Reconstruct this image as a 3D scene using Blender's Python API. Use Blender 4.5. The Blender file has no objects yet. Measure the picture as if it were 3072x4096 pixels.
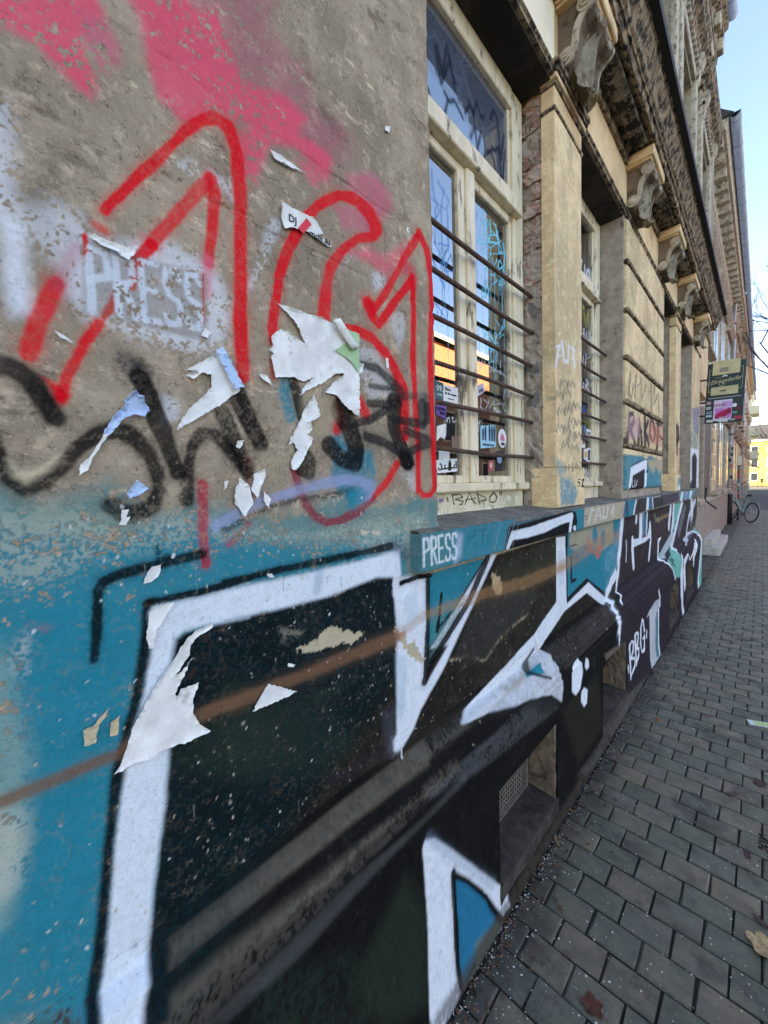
import bpy, bmesh, math, random
import numpy as np
from mathutils import Vector, Matrix
random.seed(7); np.random.seed(7)
scene = bpy.context.scene
# ------------------------------------------------------------------ camera
cam = bpy.data.objects.new('camera', bpy.data.cameras.new('camera'))
scene.collection.objects.link(cam)
cam.data.sensor_fit = 'HORIZONTAL'; cam.data.sensor_width = 36.0; cam.data.lens = 36*1540/3072
cam.data.clip_start = .02; cam.data.clip_end = 3000
_r = Vector((0.71379801, 0.69973574, -0.0293648)); _d = Vector((0.01920512, -0.06146952, -0.99792418)); _f = Vector((-0.70008825, 0.71175234, -0.05731533))
cam.matrix_world = Matrix(((_r.x, -_d.x, -_f.x, 0), (_r.y, -_d.y, -_f.y, 0), (_r.z, -_d.z, -_f.z, 1.5), (0, 0, 0, 1)))
scene.camera = cam
# ------------------------------------------------------------------ sky and sun
SUN_EL, SUN_AZ = math.radians(12.5), math.radians(250)     # azimuth clockwise from +Y
world = bpy.data.worlds.new('World'); scene.world = world; world.use_nodes = True
wn = world.node_tree.nodes; wl = world.node_tree.links; wn.clear()
sky = wn.new('ShaderNodeTexSky'); sky.sky_type = 'NISHITA'; sky.sun_disc = False
sky.sun_elevation = SUN_EL; sky.sun_rotation = SUN_AZ; sky.air_density = 1.0; sky.altitude = 4800; sky.dust_density = .0; sky.ozone_density = 1.2
bgn = wn.new('ShaderNodeBackground'); bgn.inputs['Strength'].default_value = .13
wo = wn.new('ShaderNodeOutputWorld'); wl.new(sky.outputs[0], bgn.inputs[0]); wl.new(bgn.outputs[0], wo.inputs[0])
sd = bpy.data.lights.new('sun', 'SUN'); sd.energy = 5.0; sd.angle = math.radians(.5); sd.color = (1, .93, .82)
sun = bpy.data.objects.new('sun', sd); scene.collection.objects.link(sun)
_s = Vector((math.sin(SUN_AZ)*math.cos(SUN_EL), math.cos(SUN_AZ)*math.cos(SUN_EL), math.sin(SUN_EL)))
sun.rotation_euler = _s.to_track_quat('Z', 'Y').to_euler()
sun.location = (0, 0, 30)
vs = scene.view_settings; vs.view_transform = 'Standard'; vs.look = 'None'; vs.gamma = 1; vs.use_curve_mapping = False; vs.exposure = 3.1
if hasattr(vs, 'use_white_balance'):
    vs.use_white_balance = True; vs.white_balance_temperature = 8100; vs.white_balance_tint = 12
scene.cycles.max_bounces = 8; scene.cycles.diffuse_bounces = 4; scene.cycles.glossy_bounces = 4; scene.cycles.transparent_max_bounces = 12
scene.cycles.use_denoising = True
COL = scene.collection
# ---- sprayed shapes and painted-in moulding highlights, in wall metres: kind, sRGB, softness, cover, wear, points (along, up[, width])
PAINT={
'W':[
('p',(78, 136, 136),0.05,0.85,0.36,[(-0.017,1.525),(0.009,1.522),(0.051,1.495),(0.101,1.512),(0.123,1.525),(0.175,1.477),(0.245,1.499),(0.34,1.453),(0.433,1.459),(0.581,1.498),(0.716,1.459),(0.838,1.491),(0.953,1.472),(0.942,1.366),(0.817,1.259),(0.768,0.988),(0.155,0.663),(-0.071,0.85)]),
('p',(0, 132, 150),0.045,0.88,0.31,[(-0.021,1.461),(0.048,1.458),(0.114,1.443),(0.153,1.452),(0.196,1.463),(0.34,1.447),(0.291,1.429),(0.38,1.411),(0.486,1.376),(0.619,1.395),(0.784,1.387),(0.77,1.03),(0.135,0.682),(-0.071,0.85)]),
('p',(0, 132, 150),0.03,0.95,0.08,[(0.023,1.357),(0.078,1.361),(0.157,1.333),(0.142,1.247),(0.116,1.138),(0.089,1.013),(0.049,0.766),(0.004,0.855),(-0.007,0.994),(0.006,1.11),(0.013,1.25)]),
('p',(150, 175, 160),0.03,0.6,0.33,[(-0.021,1.35),(0.003,1.294),(0.012,1.22),(0.019,1.144),(0.013,1.144),(0.008,1.067),(-0.007,0.994),(-0.018,0.951),(-0.047,0.946)]),
('p',(196, 196, 180),0.03,0.7,0.33,[(-0.035,1.136),(0.003,1.087),(0.007,1.047),(-0.008,0.995),(-0.021,0.985),(-0.043,1.003)]),
('p',(172, 178, 160),0.04,0.7,0.58,[(-0.019,1.498),(0.05,1.485),(0.117,1.492),(0.243,1.473),(0.339,1.439),(0.464,1.414),(0.715,1.442),(0.885,1.431),(0.882,1.352),(0.71,1.319),(0.487,1.396),(0.29,1.413),(0.24,1.419),(0.113,1.412),(0.044,1.385),(-0.025,1.389)]),
('p',(232, 236, 242),0.03,0.6,0.45,[(0.019,2.006),(0.047,2.011),(0.048,1.965),(0.048,1.891),(0.052,1.855),(0.009,1.836)]),
('p',(232, 236, 242),0.012,0.85,0.15,[(0.03,1.858),(0.052,1.857),(0.053,1.8),(0.053,1.743),(0.032,1.735),(0.027,1.772)]),
('p',(232, 236, 242),0.03,0.5,0.5,[(0.049,1.876),(0.083,1.912),(0.116,1.895),(0.127,1.848),(0.097,1.795),(0.07,1.825),(0.051,1.844)]),
('p',(232, 236, 242),0.03,0.62,0.4,[(0.084,1.788),(0.112,1.871),(0.139,1.871),(0.221,1.912),(0.297,1.896),(0.326,1.844),(0.311,1.771),(0.253,1.737),(0.17,1.741),(0.136,1.754),(0.108,1.755)]),
('p',(232, 236, 242),0.02,0.5,0.4,[(0.233,2.034),(0.266,2.057),(0.343,2.065),(0.344,2.023),(0.32,2.037),(0.274,2.033)]),
('p',(232, 236, 242),0.02,0.5,0.4,[(0.409,2.032),(0.442,2.041),(0.416,1.985),(0.371,1.887),(0.35,1.874),(0.39,1.964)]),
('p',(232, 236, 242),0.01,0.6,0.4,[(0.203,1.664),(0.229,1.654),(0.223,1.624),(0.196,1.613)]),
('p',(232, 236, 242),0.015,0.35,0.4,[(0.555,1.952),(0.592,2.03),(0.667,2.076),(0.618,2.037),(0.572,1.974)]),
('p',(232, 236, 242),0.02,0.5,0.4,[(0.679,2.033),(0.726,2.047),(0.735,2.011),(0.687,1.988)]),
('p',(232, 236, 242),0.02,0.4,0.4,[(0.633,1.859),(0.693,1.845),(0.755,1.776),(0.742,1.729),(0.66,1.717),(0.632,1.787)]),
('p',(232, 236, 242),0.02,0.35,0.4,[(0.736,1.943),(0.789,1.972),(0.809,1.922),(0.774,1.864)]),
('p',(232, 236, 242),0.02,0.4,0.4,[(0.766,1.544),(0.829,1.552),(0.838,1.491),(0.815,1.488)]),
('s',(232, 236, 242),0.02,0.35,0.4,[(0.86,1.757,0.0244),(0.863,1.682,0.0245)]),
('s',(70, 62, 54),0.012,0.6,0.6,[(0.208,2.021,0.0058),(0.227,2.02,0.006),(0.25,2.018,0.0064),(0.28,2.012,0.0064),(0.324,2.014,0.0065),(0.341,2.011,0.0077),(0.322,2.016,0.0044),(0.338,2.009,0.0068),(0.408,2.006,0.0069),(0.474,2.01,0.0074),(0.518,2.004,0.0081)]),
('s',(70, 62, 54),0.01,0.6,0.6,[(0.32,2.178,0.0054),(0.378,2.192,0.006),(0.358,2.185,0.0062),(0.396,2.193,0.0058),(0.45,2.204,0.0066),(0.505,2.202,0.0077),(0.558,2.196,0.0076),(0.626,2.204,0.0075)]),
('p',(90, 84, 74),0.04,0.45,0.5,[(0.049,1.9),(0.084,1.967),(0.106,1.94),(0.104,1.909),(0.066,1.881)]),
('p',(244, 86, 112),0.012,0.86,0.33,[(0.021,2.137),(0.137,2.237),(0.158,2.196),(0.15,2.173),(0.131,2.145),(0.136,2.119),(0.142,2.091),(0.133,2.067),(0.12,2.069),(0.106,2.077),(0.079,2.096),(0.044,2.094),(0.018,2.084)]),
('p',(214, 106, 126),0.012,0.8,0.33,[(0.126,2.178),(0.156,2.19),(0.177,2.163),(0.169,2.134),(0.15,2.115),(0.14,2.125),(0.131,2.145)]),
('p',(180, 96, 110),0.07,0.6,0.36,[(0.182,2.287),(0.393,2.474),(0.442,2.503),(0.437,2.393),(0.513,2.372),(0.54,2.309),(0.632,2.329),(0.648,2.301),(0.593,2.237),(0.554,2.2),(0.476,2.2),(0.426,2.187),(0.332,2.19),(0.282,2.177),(0.216,2.199)]),
('p',(244, 86, 112),0.02,0.82,0.34,[(0.176,2.252),(0.204,2.232),(0.21,2.168),(0.223,2.128),(0.255,2.112),(0.264,2.106),(0.317,2.168),(0.378,2.181),(0.345,2.136),(0.356,2.084),(0.387,2.085),(0.412,2.152),(0.423,2.18),(0.476,2.197),(0.55,2.192),(0.575,2.215),(0.568,2.238),(0.485,2.234),(0.509,2.277),(0.454,2.287),(0.367,2.249),(0.345,2.297),(0.324,2.339),(0.289,2.31),(0.266,2.319)]),
('p',(214, 106, 126),0.012,0.75,0.25,[(0.609,2.217),(0.694,2.27),(0.761,2.252),(0.765,2.218),(0.72,2.162),(0.685,2.173),(0.634,2.182)]),
('p',(244, 86, 112),0.015,0.6,0.35,[(0.475,2.177),(0.535,2.202),(0.566,2.197),(0.557,2.174),(0.517,2.141)]),
('p',(214, 106, 126),0.012,0.7,0.25,[(0.571,2.132),(0.666,2.171),(0.699,2.138),(0.668,2.104),(0.631,2.108),(0.595,2.092)]),
('p',(244, 86, 112),0.015,0.7,0.3,[(0.601,2.047),(0.662,2.078),(0.738,2.091),(0.808,2.153),(0.819,2.116),(0.741,2.035),(0.68,2.047)]),
('s',(236, 12, 32),0.008,0.9,0.1,[(0.046,1.691,0.0182),(0.058,1.736,0.0182),(0.072,1.774,0.0184),(0.081,1.795,0.0186)]),
('s',(190, 70, 95),0.02,0.4,0.4,[(0.081,1.795,0.0171),(0.092,1.819,0.0173),(0.107,1.851,0.0176)]),
('s',(236, 12, 32),0.007,0.95,0.12,[(0.14,1.916,0.0129),(0.154,1.938,0.0131),(0.206,2.015,0.0138),(0.261,2.1,0.0146),(0.287,2.132,0.0152),(0.313,2.154,0.0207),(0.337,2.151,0.032),(0.349,2.12,0.027),(0.353,2.057,0.0249),(0.348,1.946,0.0243),(0.339,1.81,0.0242),(0.341,1.827,0.0249),(0.34,1.719,0.0249)]),
('s',(236, 12, 32),0.006,0.6,0.0,[(0.13,1.89,0.0147),(0.139,1.888,0.0148)]),
('s',(236, 12, 32),0.007,0.85,0.15,[(0.199,1.894,0.0166),(0.247,1.967,0.0174),(0.294,2.04,0.0182)]),
('s',(236, 12, 32),0.005,0.95,0.05,[(0.177,1.86,0.017),(0.201,1.894,0.0175)]),
('s',(236, 12, 32),0.007,0.92,0.12,[(0.3,2.047,0.0233),(0.306,2.028,0.0203),(0.301,1.98,0.0185),(0.292,1.928,0.0181),(0.288,1.899,0.0183)]),
('s',(228, 120, 140),0.008,0.6,0.2,[(0.288,1.906,0.0181),(0.283,1.872,0.0183),(0.28,1.846,0.0185)]),
('s',(236, 12, 32),0.002,1.0,0.0,[(0.278,1.877,0.0025),(0.275,1.833,0.0025),(0.275,1.793,0.0026)]),
('s',(236, 12, 32),0.003,1.0,0.0,[(0.115,1.871,0.007),(0.115,1.859,0.0071),(0.116,1.838,0.0071)]),
('s',(236, 12, 32),0.003,0.9,0.0,[(0.174,1.855,0.0091),(0.174,1.839,0.0087),(0.17,1.817,0.0084)]),
('p',(236, 12, 32),0.003,1.0,0.0,[(0.144,1.804),(0.147,1.777),(0.131,1.757),(0.127,1.762)]),
('s',(236, 12, 32),0.006,0.95,0.1,[(0.125,1.753,0.0123),(0.106,1.719,0.012),(0.083,1.668,0.0116),(0.075,1.638,0.0116)]),
('p',(236, 12, 32),0.006,0.95,0.0,[(0.058,1.664),(0.07,1.658),(0.088,1.647),(0.081,1.633),(0.073,1.628)]),
('p',(230, 60, 70),0.003,0.9,0.0,[(0.061,1.756),(0.074,1.764),(0.076,1.752),(0.066,1.745)]),
('s',(236, 12, 32),0.006,0.95,0.12,[(0.409,1.8,0.0239),(0.404,1.82,0.0216),(0.416,1.875,0.0208),(0.425,1.914,0.0213),(0.424,1.921,0.0218),(0.445,1.98,0.0208),(0.483,2.054,0.0199),(0.527,2.11,0.019),(0.585,2.161,0.0201),(0.634,2.178,0.0289),(0.68,2.168,0.0405),(0.701,2.143,0.041),(0.688,2.116,0.0228),(0.639,2.09,0.0216),(0.592,2.046,0.0223),(0.554,1.99,0.0249),(0.54,1.932,0.028),(0.53,1.866,0.0291),(0.538,1.914,0.0235),(0.534,1.866,0.0271)]),
('s',(205, 40, 50),0.005,0.7,0.4,[(0.401,1.757,0.012),(0.402,1.726,0.012)]),
('s',(236, 12, 32),0.006,0.95,0.1,[(0.865,2.192,0.021),(0.813,2.121,0.0207),(0.723,1.989,0.0194),(0.68,1.936,0.0164),(0.673,1.952,0.0271)]),
('p',(212, 66, 84),0.012,0.85,0.15,[(0.813,2.113),(0.849,2.104),(0.86,2.077),(0.852,2.039),(0.827,2.035),(0.817,2.069),(0.781,2.056)]),
('s',(236, 12, 32),0.006,0.95,0.0,[(0.665,1.949,0.0298),(0.68,1.927,0.0297),(0.701,1.91,0.0186),(0.752,1.972,0.0216),(0.808,2.038,0.0224),(0.837,2.073,0.0228)]),
('s',(236, 12, 32),0.005,0.97,0.06,[(0.871,2.203,0.0273),(0.903,2.173,0.0287),(0.921,2.099,0.0274),(0.924,1.977,0.0264),(0.916,1.996,0.0228),(0.907,1.879,0.0242),(0.912,1.726,0.0247),(0.916,1.569,0.025),(0.914,1.501,0.0245),(0.894,1.482,0.0167),(0.862,1.481,0.0156),(0.841,1.499,0.0226),(0.843,1.605,0.0227),(0.836,1.753,0.0225),(0.829,1.862,0.0219),(0.838,1.973,0.0218),(0.837,2.059,0.0221)]),
('s',(236, 12, 32),0.006,0.95,0.1,[(0.6,1.874,0.0198),(0.632,1.879,0.022),(0.676,1.873,0.0267),(0.722,1.848,0.0315),(0.761,1.805,0.0345),(0.786,1.764,0.0365),(0.789,1.711,0.0359),(0.786,1.645,0.0356)]),
('s',(236, 12, 32),0.005,0.9,0.1,[(0.757,1.569,0.0203),(0.711,1.515,0.019),(0.663,1.482,0.0175)]),
('s',(150, 40, 60),0.006,0.85,0.2,[(0.663,1.482,0.0227),(0.613,1.451,0.0213),(0.558,1.433,0.0193),(0.519,1.431,0.0181),(0.487,1.449,0.0187),(0.464,1.475,0.0195),(0.449,1.512,0.0196),(0.441,1.546,0.0195)]),
('s',(236, 12, 32),0.008,0.9,0.2,[(0.558,1.688,0.024),(0.562,1.664,0.0237),(0.557,1.636,0.0229)]),
('s',(236, 12, 32),0.006,0.9,0.2,[(0.629,1.713,0.0288),(0.645,1.686,0.0292)]),
('s',(185, 40, 60),0.006,0.85,0.3,[(0.257,1.519,0.0156),(0.255,1.472,0.0156),(0.253,1.405,0.0156),(0.256,1.38,0.0156)]),
('s',(185, 40, 50),0.008,0.85,0.4,[(0.337,1.572,0.0121),(0.344,1.534,0.0122),(0.342,1.483,0.0122)]),
('s',(185, 40, 50),0.01,0.6,0.55,[(0.336,1.445,0.0134),(0.322,1.428,0.0132),(0.295,1.409,0.0128)]),
('s',(0, 132, 150),0.01,0.85,0.3,[(0.431,1.728,0.0242),(0.426,1.698,0.0252),(0.435,1.656,0.0261)]),
('p',(0, 132, 150),0.012,0.85,0.3,[(0.535,1.622),(0.571,1.631),(0.598,1.599),(0.664,1.599),(0.676,1.546),(0.669,1.502),(0.636,1.483),(0.605,1.471),(0.553,1.498),(0.531,1.523),(0.545,1.584)]),
('s',(9, 9, 11),0.01,0.95,0.05,[(0.007,1.669,0.025),(0.024,1.671,0.0263),(0.034,1.667,0.0266),(0.047,1.656,0.025),(0.055,1.639,0.0237),(0.063,1.621,0.0242),(0.068,1.611,0.025)]),
('s',(9, 9, 11),0.009,0.93,0.22,[(0.005,1.586,0.0161),(0.011,1.552,0.0165),(0.018,1.527,0.0185),(0.032,1.515,0.0227),(0.052,1.523,0.0207),(0.072,1.546,0.0198),(0.09,1.572,0.0205),(0.114,1.593,0.0227),(0.14,1.601,0.0261),(0.161,1.589,0.0266),(0.178,1.567,0.0259),(0.187,1.539,0.0252),(0.189,1.51,0.0248),(0.178,1.486,0.0256),(0.155,1.475,0.0266),(0.137,1.478,0.0256),(0.125,1.489,0.0243)]),
('s',(30, 32, 48),0.02,0.8,0.3,[(0.154,1.706,0.0285),(0.165,1.695,0.0285),(0.173,1.683,0.0281)]),
('s',(9, 9, 11),0.008,0.95,0.1,[(0.171,1.685,0.0263),(0.182,1.661,0.0262),(0.194,1.62,0.0264),(0.207,1.578,0.0269),(0.219,1.539,0.0273)]),
('s',(9, 9, 11),0.009,0.92,0.2,[(0.23,1.491,0.0202),(0.234,1.539,0.0201),(0.242,1.58,0.0199),(0.261,1.607,0.0205),(0.284,1.606,0.0237),(0.309,1.581,0.0247),(0.339,1.538,0.0255)]),
('s',(9, 9, 11),0.008,0.95,0.2,[(0.305,1.712,0.0364),(0.323,1.688,0.037),(0.334,1.666,0.0334),(0.348,1.636,0.034),(0.368,1.597,0.0348)]),
('s',(9, 9, 11),0.01,0.9,0.25,[(0.298,1.642,0.031),(0.315,1.603,0.0317),(0.338,1.549,0.0326)]),
('s',(9, 9, 11),0.008,0.9,0.3,[(0.447,1.726,0.0236),(0.455,1.697,0.0238),(0.463,1.659,0.0239)]),
('s',(9, 9, 11),0.01,0.9,0.25,[(0.459,1.588,0.033),(0.479,1.564,0.0347),(0.477,1.538,0.0305),(0.457,1.546,0.0298)]),
('s',(9, 9, 11),0.009,0.95,0.12,[(0.534,1.601,0.0462),(0.564,1.575,0.0446),(0.605,1.564,0.0444),(0.611,1.606,0.0561),(0.592,1.649,0.0541),(0.569,1.686,0.0527)]),
('s',(34, 36, 36),0.012,0.9,0.15,[(0.632,1.801,0.0182),(0.691,1.802,0.0208),(0.739,1.78,0.025),(0.772,1.755,0.0298),(0.769,1.729,0.0208),(0.722,1.718,0.0186),(0.66,1.712,0.018)]),
('s',(44, 44, 42),0.008,0.8,0.2,[(0.666,1.756,0.0135),(0.709,1.756,0.0136),(0.754,1.764,0.0137)]),
('s',(9, 9, 11),0.008,0.92,0.12,[(0.747,1.723,0.0495),(0.748,1.663,0.0502),(0.769,1.616,0.0493),(0.801,1.573,0.0492)]),
('s',(32, 32, 34),0.008,0.92,0.1,[(0.746,1.681,0.0213),(0.822,1.682,0.0224),(0.867,1.682,0.0296),(0.865,1.735,0.0367)]),
('s',(32, 32, 34),0.007,0.85,0.0,[(0.87,1.686,0.016),(0.889,1.696,0.0228),(0.89,1.735,0.0251)]),
('s',(34, 34, 36),0.012,0.9,0.12,[(0.647,1.631,0.0259),(0.713,1.619,0.028),(0.79,1.591,0.0305)]),
('s',(34, 34, 36),0.01,0.9,0.12,[(0.622,1.661,0.0188),(0.658,1.671,0.0195),(0.701,1.693,0.021),(0.737,1.721,0.0224)]),
('s',(34, 34, 36),0.01,0.88,0.12,[(0.796,1.595,0.0232),(0.843,1.616,0.0238),(0.886,1.634,0.0376),(0.832,1.649,0.0246),(0.793,1.657,0.0235)]),
('s',(44, 44, 44),0.012,0.6,0.2,[(0.786,1.749,0.0194),(0.837,1.757,0.0203),(0.891,1.76,0.0214)]),
('p',(9, 9, 11),0.006,0.95,0.0,[(0.769,1.605),(0.819,1.596),(0.829,1.567),(0.806,1.555),(0.789,1.551),(0.767,1.565)]),
('s',(152, 164, 200),0.006,0.8,0.3,[(0.277,1.445,0.0183),(0.318,1.464,0.019),(0.374,1.487,0.0199),(0.436,1.501,0.021),(0.504,1.516,0.0222),(0.57,1.526,0.0233),(0.624,1.523,0.0249),(0.66,1.509,0.0313),(0.65,1.493,0.0279),(0.614,1.481,0.0254)]),
('s',(40, 40, 42),0.012,0.7,0.5,[(0.291,1.436,0.0125),(0.345,1.46,0.0131),(0.409,1.48,0.0137),(0.485,1.488,0.0146),(0.598,1.5,0.016)]),
('p',(0, 132, 150),0.01,0.9,0.25,[(0.589,1.504),(0.65,1.496),(0.631,1.47),(0.591,1.453),(0.572,1.479)]),
('p',(10, 12, 12),0.004,0.97,0.05,[(0.196,1.256),(0.211,1.269),(0.33,1.267),(0.283,1.271),(0.392,1.267),(0.522,1.265),(0.67,1.281),(0.725,1.273),(0.865,1.252),(0.892,1.25),(1.289,1.251),(2.124,1.26),(3.079,1.252),(2.848,0.722),(2.732,0.666),(2.689,0.503),(2.359,0.105),(2.677,-0.146),(0.8,-0.011),(0.1,0.707),(0.13,0.769),(0.167,0.986),(0.18,1.082)]),
('p',(44, 62, 50),0.06,0.4,0.6,[(0.291,1.167),(0.511,1.032),(0.595,0.863),(0.503,0.862),(0.323,0.93),(0.198,1.123)]),
('p',(46, 66, 54),0.05,0.4,0.6,[(0.285,0.64),(0.487,0.518),(0.59,0.274),(0.477,0.307),(0.243,0.537)]),
('p',(52, 62, 42),0.04,0.5,0.5,[(1.344,1.229),(1.888,1.244),(1.841,1.069),(1.429,1.043),(1.259,1.149)]),
('s',(40, 58, 46),0.03,0.5,0.3,[(0.47,1.049,0.0219),(0.538,1.046,0.0231)]),
('s',(52, 44, 58),0.03,0.35,0.3,[(0.502,0.841,0.0233),(0.7,0.808,0.0271)]),
('p',(52, 66, 52),0.06,0.45,0.3,[(0.483,0.429),(0.666,0.536),(0.747,0.37),(0.738,0.119),(0.587,0.202)]),
('p',(60, 58, 46),0.05,0.4,0.3,[(1.722,0.498),(2.253,0.467),(2.323,0.128),(1.934,0.13)]),
('p',(58, 50, 40),0.02,0.55,0.25,[(0.593,0.811),(0.899,0.799),(1.12,0.777),(1.045,0.761),(0.748,0.762)]),
('p',(46, 60, 46),0.06,0.4,0.3,[(0.273,1.089),(0.362,1.063),(0.427,0.951),(0.295,0.962),(0.172,1.059)]),
('p',(128, 118, 102),0.01,0.55,0.28,[(0.163,0.765),(0.254,0.766),(0.502,0.772),(0.76,0.77),(0.84,0.771),(0.82,0.722),(0.651,0.73),(0.46,0.74),(0.242,0.751),(0.155,0.751)]),  # lighter strip: sky light on the moulding's top slope, put into the colour
('p',(122, 112, 94),0.01,0.5,0.28,[(0.15,0.715),(0.235,0.715),(0.484,0.702),(0.878,0.676),(0.917,0.692),(0.933,0.664),(0.688,0.688),(0.41,0.686),(0.229,0.698),(0.145,0.699)]),  # sky-lit moulding slope painted lighter
('p',(96, 96, 94),0.01,0.4,0.24,[(0.165,0.661),(0.221,0.655),(0.498,0.654),(0.746,0.632),(0.95,0.64),(0.949,0.617),(0.604,0.625),(0.355,0.614),(0.218,0.63)]),  # same painted-in highlight on the lower moulding
('p',(96, 92, 84),0.015,0.6,0.45,[(0.757,0.764),(1.022,0.763),(1.125,0.727),(0.801,0.733)]),
('p',(104, 104, 106),0.02,0.4,0.4,[(0.766,0.685),(0.883,0.679),(1.443,0.662),(1.638,0.575),(1.679,0.525),(1.018,0.61),(0.765,0.666)]),
('p',(86, 82, 76),0.01,0.45,0.4,[(1.656,0.765),(2.661,0.761),(2.648,0.661),(1.784,0.656),(1.705,0.723)]),
('p',(232, 236, 242),0.007,0.97,0.07,[(0.163,1.315),(0.169,1.326),(0.235,1.326),(0.334,1.33),(0.286,1.328),(0.445,1.327),(0.616,1.33),(0.758,1.34),(0.761,1.266),(0.871,1.251),(0.875,1.237),(0.856,0.928),(0.969,1.01),(0.88,1.028),(1.223,1.253),(1.282,1.252),(1.043,1.036),(0.94,0.941),(0.831,0.863),(0.794,0.821),(0.748,0.792),(0.73,0.793),(0.715,0.805),(0.726,0.846),(0.737,1.124),(0.728,1.27),(0.67,1.28),(0.522,1.265),(0.392,1.267),(0.283,1.271),(0.33,1.266),(0.215,1.273),(0.199,1.263),(0.193,1.234),(0.182,1.085),(0.18,1.082),(0.167,0.986),(0.145,0.872),(0.13,0.769),(0.11,0.712),(0.106,0.697),(0.059,0.728),(0.064,0.751),(0.076,0.808),(0.09,0.916),(0.103,1.008),(0.119,1.088),(0.132,1.142),(0.148,1.188),(0.163,1.254)]),
('p',(165, 190, 205),0.01,0.4,0.0,[(0.728,1.061),(0.77,1.038),(0.765,0.904),(0.738,0.861),(0.729,0.92)]),
('s',(120, 150, 175),0.012,0.4,0.0,[(0.495,1.318,0.0206),(0.485,1.283,0.0205)]),
('p',(160, 190, 205),0.02,0.35,0.3,[(0.765,1.208),(0.822,1.208),(0.833,1.14),(0.78,1.129)]),
('p',(0, 132, 150),0.004,0.97,0.12,[(0.89,1.25),(1.228,1.253),(1.185,1.243),(0.871,1.031),(0.861,0.971),(0.874,1.219)]),
('p',(80, 135, 130),0.02,0.6,0.45,[(0.889,1.144),(1.075,1.129),(0.969,1.029),(0.868,0.973)]),
('s',(9, 9, 11),0.006,0.95,0.12,[(0.162,1.332,0.0117),(0.236,1.333,0.0128),(0.334,1.341,0.0143),(0.286,1.34,0.0135),(0.376,1.345,0.0146),(0.593,1.349,0.0176),(0.723,1.353,0.0194)]),
('s',(60, 62, 84),0.02,0.5,0.0,[(0.74,1.351,0.0263),(0.781,1.321,0.0271)]),
('p',(9, 9, 11),0.005,0.96,0.05,[(0.155,1.324),(0.164,1.339),(0.176,1.339),(0.169,1.326),(0.163,1.315),(0.163,1.254),(0.148,1.188),(0.132,1.142),(0.117,1.099),(0.119,1.088),(0.103,1.008),(0.09,0.916),(0.076,0.808),(0.063,0.751),(0.06,0.727),(0.042,0.746),(0.048,0.757),(0.061,0.822),(0.086,0.991),(0.1,1.086),(0.115,1.131),(0.135,1.201),(0.15,1.28)]),
('s',(9, 9, 11),0.006,0.95,0.12,[(0.09,1.264,0.0118),(0.096,1.307,0.0117),(0.101,1.364,0.0119),(0.109,1.378,0.0141),(0.126,1.384,0.015),(0.17,1.39,0.0158),(0.249,1.399,0.0172)]),
('s',(9, 9, 11),0.012,0.7,0.4,[(0.183,1.418,0.0107),(0.184,1.399,0.011),(0.197,1.401,0.0125)]),
('s',(9, 9, 11),0.004,0.95,0.0,[(0.875,1.246,0.0197),(0.874,1.13,0.0201),(0.853,0.938,0.0203),(0.851,0.941,0.0256),(0.878,0.98,0.025),(0.943,1.025,0.0247),(1.078,1.112,0.0277),(1.197,1.225,0.0309),(1.217,1.251,0.0329)]),
('s',(9, 9, 11),0.003,1.0,0.0,[(0.941,1.178,0.0142),(0.929,1.116,0.0142),(0.916,1.073,0.0142)]),
('s',(9, 9, 11),0.003,0.9,0.0,[(0.916,1.077,0.0091),(0.988,1.11,0.0095)]),
('s',(9, 9, 11),0.006,1.0,0.0,[(0.764,1.246,0.0141),(0.825,1.252,0.0142),(0.891,1.247,0.0144)]),
('p',(120, 128, 150),0.03,0.16,0.2,[(0.671,0.924),(0.729,0.92),(0.724,0.796),(0.689,0.798)]),
('s',(232, 236, 242),0.012,0.7,0.0,[(0.725,0.825,0.0276),(0.727,0.807,0.0276)]),
('s',(232, 236, 242),0.001,1.0,0.0,[(0.743,0.79,0.0035),(0.744,0.768,0.0036)]),
('p',(232, 236, 242),0.004,0.96,0.08,[(1.854,1.252),(1.979,1.245),(1.994,0.901),(2.333,0.946),(2.69,0.769),(2.579,0.76),(2.302,0.891),(1.956,0.871),(1.67,0.779),(1.125,0.73),(0.997,0.754),(1.04,0.765),(1.596,0.858),(1.851,0.944)]),
('p',(170, 180, 195),0.01,0.35,0.3,[(1.876,1.185),(1.959,1.174),(1.962,1.011),(1.886,1.008)]),
('p',(0, 132, 150),0.004,0.97,0.15,[(1.988,1.255),(3.064,1.258),(2.967,0.914),(2.682,0.798),(2.296,0.968),(1.999,0.921)]),
('p',(186, 166, 132),0.03,0.85,0.3,[(2.034,1.256),(2.413,1.254),(2.827,1.253),(2.83,1.128),(2.59,1.089),(2.317,1.166),(2.113,1.153),(2.033,1.182)]),
('p',(205, 110, 90),0.006,0.75,0.3,[(2.301,1.219),(2.397,1.136),(2.465,1.106),(2.571,1.169),(2.609,1.109),(2.518,1.044),(2.414,1.102),(2.317,1.115)]),
('s',(40, 130, 150),0.006,1.0,0.0,[(2.447,1.204,0.0778),(2.464,1.181,0.0782)]),
('s',(40, 130, 150),0.004,1.0,0.0,[(2.601,1.177,0.0688),(2.608,1.153,0.069)]),
('s',(120, 170, 190),0.04,0.5,0.4,[(2.707,1.004,0.1213),(2.874,1.051,0.1271)]),
('s',(9, 9, 11),0.003,0.7,0.0,[(2.021,1.188,0.0075),(2.154,1.181,0.0078)]),
('s',(9, 9, 11),0.002,1.0,0.0,[(2.064,1.122,0.0263),(2.064,1,0.0208),(2.134,1.001,0.0111)]),
('s',(40, 90, 110),0.003,0.7,0.0,[(2.113,1.144,0.0158),(2.126,1.056,0.0096),(2.168,1.097,0.017),(2.126,1.132,0.0098)]),
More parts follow.
